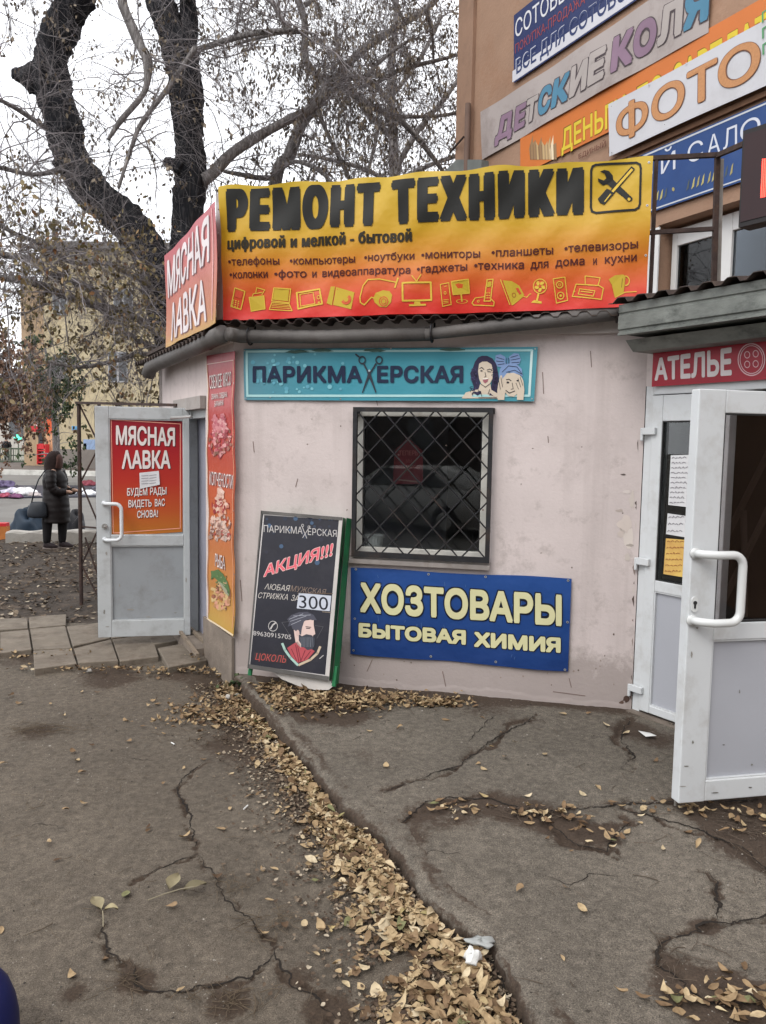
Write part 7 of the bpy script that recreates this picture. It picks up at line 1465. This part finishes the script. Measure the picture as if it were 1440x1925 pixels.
o = fallen('fallen_leaves', P1, np.clip(rng.lognormal(-3.2, .36, len(P1)), .014, .08), LITTER, .26, .9, np.clip(rng.normal(.50, .26, len(P1)), 0, 1)); tag(o, 'drift of dry tan leaves gathered along the broken pavement edge', 'leaves', None, 'stuff')
# crumbs of crushed leaf packed between and beside them
n = 10000; t_ = .08+.92*rng.random(n); wd = np.interp(t_, [.1, .3, .6, 1], [.20, .16, .24, .40]); d_ = np.abs(rng.normal(size=n))*wd*.75+.005; xy = along(t_, d_*OUT_); P0 = np.column_stack([xy, .004+rng.random(n)*.012+fill(xy[:, 1], d_)]); o = fallen('leaf_crumbs', P0, rng.uniform(.008, .024, n), LITTERD, .3, .8, None, .38); tag(o, 'brown crumbs of crushed leaf along the pavement edge', 'leaf litter', None, 'stuff')
# loose grit on asphalt and concrete
def grit(name, P, r, m, label):
    n = len(P); b = np.array([(1, 0, 0), (0, 1, 0), (-1, 0, 0), (0, -1, 0), (0, 0, .8)]); V = P[:, None]+b[None]*r[:, None, None]*rng.uniform(.5, 1.3, (n, 5, 1)); i = np.arange(n)[:, None]*5; F = np.concatenate([i+np.array([[j, (j+1) % 4, 4]]) for j in range(4)]); o = link_mesh(name, V.reshape(-1, 3), F, m, base=(0, 0, 0)); a = o.data.attributes.new('tone', 'FLOAT', 'POINT'); a.data.foreach_set('value', np.repeat(rng.random(n), 5).astype(np.float32)); tag(o, label, 'grit', None, 'stuff')
GRM = attr_mat('grit_stone', [(0, (.03, .025, .02)), (.5, (.11, .095, .078)), (.85, (.2, .18, .15)), (1, (.36, .33, .29))])
n = 26000; xy = np.column_stack([rng.uniform(-3.2, 1.2, n), rng.uniform(1.7, 6.5, n)]); xy = xy[(pdist(xy[:, 0], xy[:, 1], EDGE, True) < -.01) & (fbm(xy[:, 0]*2.5, xy[:, 1]*2.5, 191) > .40)]; grit('grit', np.column_stack([xy, road_z(xy[:, 0], xy[:, 1])]), rng.lognormal(-6.2, .5, len(xy)), GRM, 'loose grit scattered over the worn asphalt')
n = 20000; xy = np.column_stack([rng.uniform(-.8, 3.0, n), rng.uniform(1.7, 5.4, n)]); xy = xy[(pdist(xy[:, 0], xy[:, 1], EDGE, True) > .02) & (((xy[:, 0]-FR.P[0])*FR.n[0]+(xy[:, 1]-FR.P[1])*FR.n[1]) > .02) & (fbm(xy[:, 0]*2.5, xy[:, 1]*2.5, 192) > .40)]; grit('grit', np.column_stack([xy, pave_z(xy[:, 0], xy[:, 1])]), rng.lognormal(-6.2, .5, len(xy)), GRM, 'loose grit scattered over the broken concrete')
# heap of broken leaves at the foot of the wall, by the corner and under the board
L_ = []
def cloud(px, n, rx, ry, z): g_ = gz(*px, z); return np.column_stack([g_[0]+rng.normal(size=n)*rx, g_[1]+rng.normal(size=n)*ry, z+rng.random(n)*.03])
for px, n, rx, ry, z in (((640, 1316), 700, .32, .08, PZ+.002), ((560, 1330), 380, .26, .10, PZ+.002), ((520, 1298), 200, .14, .08, PZ+.003), ((820, 1325), 160, .12, .03, PZ+.004), ((430, 1345), 420, .20, .13, .01), ((470, 1320), 260, .14, .09, .01), ((430, 1300), 80, .08, .08, .02), ((350, 1262), 110, .30, .05, .01), ((220, 1262), 60, .4, .04, .01), ((380, 1225), 40, .05, .2, .03), ((90, 1235), 60, .25, .06, .01)):
    c_ = cloud(px, n, rx, ry, z)
    if z > .08: c_ = c_[pdist(c_[:, 0], c_[:, 1], EDGE, True) > .03]; c_ = c_[((c_[:, 0]-FR.P[0])*FR.n[0]+(c_[:, 1]-FR.P[1])*FR.n[1]) > .03]
    else: c_ = c_[pdist(c_[:, 0], c_[:, 1], EDGE, True) < -.02]
    L_.append(c_)
P2 = np.concatenate(L_); P2[:, 2] -= .008*rng.random(len(P2)); o = fallen('leaf_litter', P2, np.clip(rng.lognormal(-3.2, .35, len(P2)), .014, .07), LITTER, .4, 1.0, np.clip(rng.normal(.38, .22, len(P2)), 0, 1), .22); tag(o, 'broken brown leaf litter at the foot of the pink wall and corner', 'leaves', None, 'stuff')
# stray leaves: pavement, road, soil
n = 420; xy = np.column_stack([rng.uniform(-4, .8, n), rng.uniform(1.7, 7.2, n)]); xy = xy[pdist(xy[:, 0], xy[:, 1], EDGE, True) < -.02]; xy = xy[rng.random(len(xy)) < np.exp(-np.clip(-pdist(xy[:, 0], xy[:, 1], EDGE, True)-.3, 0, 9)/.9)+.16]
n = 110; x2 = np.column_stack([rng.uniform(-.6, 3.2, n), rng.uniform(1.9, 5.2, n)]); x2 = x2[pdist(x2[:, 0], x2[:, 1], EDGE, True) > .05]; x2 = x2[((x2[:, 0]-FR.P[0])*FR.n[0]+(x2[:, 1]-FR.P[1])*FR.n[1]) > .1]; x2 = x2[((x2[:, 0]-EN.P[0])*EN.n[0]+(x2[:, 1]-EN.P[1])*EN.n[1]) > .1]
cr = [cloud(px, n, rx, ry, PZ+.0) for px, n, rx, ry in (((1010, 1535), 34, .12, .05), ((1100, 1570), 22, .10, .05), ((1250, 1520), 24, .2, .03), ((1410, 1545), 40, .15, .08), ((1340, 1885), 34, .10, .03), ((1400, 1890), 40, .10, .04), ((850, 1520), 22, .08, .04))]
P3 = np.concatenate([np.column_stack([xy, np.full(len(xy), .008)]), np.column_stack([x2, np.full(len(x2), PZ+.008)])]+cr)
o = fallen('stray_leaves', P3, rng.uniform(.03, .062, len(P3)), LITTER, .22, .8, np.clip(rng.normal(.42, .26, len(P3)), 0, 1), .24); tag(o, 'single dry leaves strewn over the asphalt and concrete', 'leaves', None, 'stuff')
n = 5200; xy = np.column_stack([rng.uniform(-9.5, -1.6, n), 7.5+6.2*rng.random(n)]); m_ = fbm(xy[:, 0]*1.2, xy[:, 1]*2.4, 88) > .40; xy = xy[m_]
zz_ = .10*(fbm(xy[:, 0]*.8, xy[:, 1]*.8, 22)-.5)+.04*(fbm(xy[:, 0]*5, xy[:, 1]*5, 23)-.5)+.012
P4 = np.column_stack([xy, zz_]); o = fallen('trodden_leaves', P4, rng.uniform(.04, .09, len(P4)), LITTERD, .3, .7); tag(o, 'trodden brown leaves covering the bare soil beyond the path', 'leaves', None, 'stuff')
# needles, stalks and twig bits
def stalks(name, P, L, r, m, label):
    n = len(P); d = np.column_stack([rng.normal(size=(n, 2)), np.zeros(n)]); C = grow(P, d, L, 4, .22, 0); C[..., 2] = P[:, 2:3]+rng.random((n, 1))*.004; V, F = tubes(C, r, r*.6, 3); o = link_mesh(name, V, F, m, base=(0, 0, 0)); return tag(o, label, 'twigs', None, 'stuff')
n = 1500; xy = np.column_stack([rng.uniform(-4.2, 1.0, n), rng.uniform(1.7, 7.2, n)]); ok = (pdist(xy[:, 0], xy[:, 1], EDGE, True) < -.02) & (fbm(xy[:, 0]*2, xy[:, 1]*2, 91) > .42); xy = xy[ok]
ex = [np.column_stack([gz(x, y)[:2]+rng.normal(size=(k, 2))*[sx, sy]]) for x, y, k, sx, sy in ((80, 1372, 130, .14, .05), (440, 1665, 40, .05, .05), (500, 1745, 50, .05, .05), (430, 1880, 60, .09, .03), (245, 1835, 30, .04, .04), (470, 1395, 80, .25, .06))]
xy = np.concatenate([xy]+ex); stalks('stalk_litter', np.column_stack([xy, np.full(len(xy), .008)]), rng.uniform(.02, .11, len(xy)), rng.uniform(.0008, .0018, len(xy)), attr_mat('stalk', [(0, (.12, .09, .06)), (1, (.2, .16, .11))]), 'thin stalks and needles strewn over the asphalt')
n = 300; xy = np.column_stack([rng.uniform(-.4, 3.0, n), rng.uniform(1.9, 5.2, n)]); ok = (pdist(xy[:, 0], xy[:, 1], EDGE, True) > .05) & (((xy[:, 0]-FR.P[0])*FR.n[0]+(xy[:, 1]-FR.P[1])*FR.n[1]) > .05) & (fbm(xy[:, 0]*2, xy[:, 1]*2, 92) > .45); xy = xy[ok]
ex = [np.column_stack([gz(x, y, PZ)[:2]+rng.normal(size=(k, 2))*[sx, sy]]) for x, y, k, sx, sy in ((660, 1310, 160, .22, .05), (840, 1318, 60, .08, .02), (1390, 1560, 70, .14, .07), (1020, 1530, 40, .14, .04), (1270, 1800, 24, .05, .06))]
xy = np.concatenate([xy]+ex); stalks('twig_litter', np.column_stack([xy, np.full(len(xy), PZ+.008)]), rng.uniform(.02, .12, len(xy)), rng.uniform(.0008, .0022, len(xy)), mat('twig_bits', (.10, .075, .055), .9, .3), 'thin twigs and stalks strewn over the raised concrete')
# single things one can point at
def sprig(px, ax, lf, label):
    g_ = gz(*px, .012); t = thing('fallen_sprig', g_, label, 'sprig'); P = [gz(x, y, .014+.01*k) for k, (x, y) in enumerate(ax)]; MB().tube(P, .0022, 5).build('stem', mat('sprig_stem', (.22, .19, .13), .8), t)
    for (x0, y0, x1, y1), tone in lf:
        a_, b_ = gz(x0, y0, .022), gz(x1, y1, .02); L2_ = np.linalg.norm(b_-a_); d = (b_-a_)/L2_; n_ = np.array([-d[1], d[0], 0]); mb = MB(); rows = []
        for u, w in zip(np.linspace(0, 1, 7), (.02, .16, .25, .25, .18, .09, .005)): c_ = a_+d*L2_*u+[0, 0, .012*math.sin(u*3)]; rows.append([c_-n_*w*L2_+[0, 0, .008], c_, c_+n_*w*L2_+[0, 0, .012]])
        mb.add([p for r in rows for p in r], [[3*i+j, 3*i+j+1, 3*i+j+4, 3*i+j+3] for i in range(6) for j in range(2)]); mb.build('leaf', mat('sprig_leaf_%d' % int(tone*10), (.20*tone, .17*tone, .10*tone), .75, .2, 20), t, True)
sprig((330, 1680), [(278, 1692), (310, 1680), (340, 1671), (365, 1667)], [((318, 1674, 336, 1646), 1.0), ((345, 1676, 388, 1664), .7)], 'fallen sprig with upright olive leaf on the cracked asphalt')
sprig((195, 1705), [(194, 1742), (194, 1725), (193, 1712)], [((190, 1712, 174, 1690), 1.2), ((197, 1712, 222, 1712), 1.4)], 'pale three-cornered sprig left of the asphalt crack')
WP = mat('crumpled_white', (.62, .62, .60), .8, .08, 10)
g_ = gz(888, 1804, .085); lump('paper_scrap', g_, .032, .024, .03, WP, 'crumpled white tissue among the leaves at the pavement edge', 'litter', None, 3, 14, 6, .5)
g_ = gz(905, 1772, .10); lump('plastic_scrap', g_, .05, .024, .014, mat('clear_scrap', (.3, .31, .3), .3, .2), 'grey plastic scrap just above the crumpled white tissue', 'litter', None, 9, 14, 5, .5)
q = [(1200, 1374), (1222, 1378), (1234, 1387), (1214, 1385)]; P_ = [gz(x, y, PZ+.012) for x, y in q]; P_[2] = P_[2]+[0, 0, .012]; tag(MB().slab(P_, (0, 0, .0015)).build('paper_scrap', WP), 'flat white paper scrap in front of the fixed entrance door leaf', 'litter')
for a_, b_, lab in (((458, 1521, 466, 1514), 0, 'cigarette end on the open asphalt left of the drift, nearest the crack'), ((488, 1487, 507, 1486), 0, 'pale stick lying straight on the asphalt beside the leaf drift'), ((440, 1367, 452, 1366), 0, 'cigarette end below the leaf pile at the wall corner'), ((322, 1396, 328, 1399), 0, 'tiny white stub alone on the asphalt below the paver path')):
    p, q_ = gz(a_[0], a_[1], .012), gz(a_[2], a_[3], .012); tag(MB().tube([p, q_], .0038, 7).build('cigarette_end' if 'stick' not in lab else 'stick', WP), lab, 'litter', 'white bits on the asphalt')
for x, y, r_, z, lab in ((430, 1312, .028, .02, 'round whitish stone by the wall corner'), (446, 1308, .020, .02, 'smaller whitish stone right of the round one'), (168, 1262, .022, .01, 'white pebble under the front edge of the paver path')):
    lump('stone', gz(x, y, z), r_, r_*.8, r_*.8, mat('pale_stone', (.36, .34, .31), .9, .2, 20), lab, 'stone', 'whitish stones by the path', int(x), 12, 6, .2)
# weeds at the corner
t = thing('weed', gz(445, 1296, .02), 'small green weed tuft growing at the foot of the wall corner', 'plant'); b_ = wloc(t)
P = b_+np.column_stack([rng.normal(size=40)*.05, rng.normal(size=40)*.05, rng.random(40)*.08]); leaf_obj('leaves', P, rng.uniform(.02, .05, 40), .35, LEAFG, t, -.2)
# lump of concrete at the corner
t = thing('concrete_lump', gz(452, 1280, .0), 'broken lump of concrete between the wall corner and the leaning board', 'concrete')
g_ = gz(452, 1282, -.02); o = lump('lump', g_, .10, .14, .17, PLINTH, None, None, None, 5, 20, 10, .18); o.parent = t; o.location = tuple(np.array(g_)-wloc(t))
# dark blue rounded thing that just shows in the lower left corner
g_ = gz(-60, 1990, 0); t = thing('blue_bag', g_, 'smooth dark blue rounded bag edge in the bottom left corner', 'bag')
cloth('fabric', [(0, 0, .0, .08, .08), (0, 0, .02, .145, .12), (0, 0, .12, .15, .12), (0, 0, .22, .125, .11), (0, 0, .28, .06, .06)], mat('navy_fabric', (.008, .012, .075), .45, .15), t, 20)

# ================================================================== ACROSS THE STREET, SEEN ONLY MIRRORED IN THE PANES
oh = thing('brick_house', (-6, -26, -.06), 'dark brick house across the street mirrored in the glass of the barred window', 'building')
mb = MB(); mb.slab([[-40, -26, -.06], [30, -26, -.06], [30, -26, 11], [-40, -26, 11]], (0, -10, 0)); mb.build('wall', mat('old_brick', (.07, .058, .055), .9, .2, 2), oh)
mb = MB(); mb.slab([[-40.5, -25.5, 11.01], [30.5, -25.5, 11.01], [30.5, -36, 11.01], [-40.5, -36, 11.01]], (0, 0, .4)); mb.build('roof', ROOF, oh)
for i in range(12):
    for z in (1.6, 4.9, 8.1):
        x = -36+5.6*i; mb = MB(); mb.slab([[x-.7, -25.99, z], [x+.7, -25.99, z], [x+.7, -25.99, z+1.5], [x-.7, -25.99, z+1.5]], (0, .05, 0)); mb.build('window', HG, oh)
ct = thing('parked_car', (-4.6, -5.5, -.06), 'pale parked car mirrored in the upper right of the barred window', 'car')
CY = math.radians(12); ca_, sa_ = math.cos(CY), math.sin(CY)
cw = lambda x, y, z: np.array([-4.6+x*ca_-y*sa_, -5.5+x*sa_+y*ca_, -.06+z])
def cring(x, w, z0, z1): return [cw(x, -w, z0), cw(x, w, z0), cw(x, w*1.02, lerp(z0, z1, .5)), cw(x, w*.92, z1), cw(x, -w*.92, z1), cw(x, -w*1.02, lerp(z0, z1, .5))]
mb = MB(); mb.loft([cring(*r) for r in ((-2.2, .72, .35, .72), (-2.05, .84, .25, .85), (-1.1, .87, .22, .98), (.6, .87, .22, 1.0), (1.7, .86, .22, .98), (2.1, .8, .25, .9), (2.2, .7, .35, .7))]); mb.build('body', mat('car_silver', (.42, .42, .40), .3, .05, spec=.6), ct, True)
mb = MB(); mb.loft([cring(*r) for r in ((-1.1, .80, .97, 1.0), (-.45, .72, .97, 1.40), (.9, .72, .97, 1.42), (1.75, .76, .97, 1.0))]); cab = mb.build('cabin', mat('car_silver', ()), ct, True)
for sgn in (-1, 1):
    mb = MB(); mb.slab([cw(-.75, sgn*.80, 1.02), cw(1.35, sgn*.80, 1.02), cw(.85, sgn*.735, 1.36), cw(-.4, sgn*.735, 1.36)], sgn*np.array([-sa_*.01, ca_*.01, 0])); mb.build('window', HG, cab)
    for x in (-1.4, 1.35):
        mb = MB(); mb.tube([cw(x, sgn*.70, .32), cw(x, sgn*.89, .32)], .32, 18); wl = mb.build('wheel', RUBBER, ct); mb = MB(); mb.tube([cw(x, sgn*.891, .32), cw(x, sgn*.90, .32)], .19, 14); mb.build('rim', STEEL, wl)
mb = MB(); mb.slab([cw(-1.08, -.62, 1.02), cw(-1.08, .62, 1.02), cw(-.52, .60, 1.37), cw(-.52, -.60, 1.37)], (-.02, 0, .012)); mb.build('windscreen', HG, cab)
bpy.data.objects.remove(_fo)
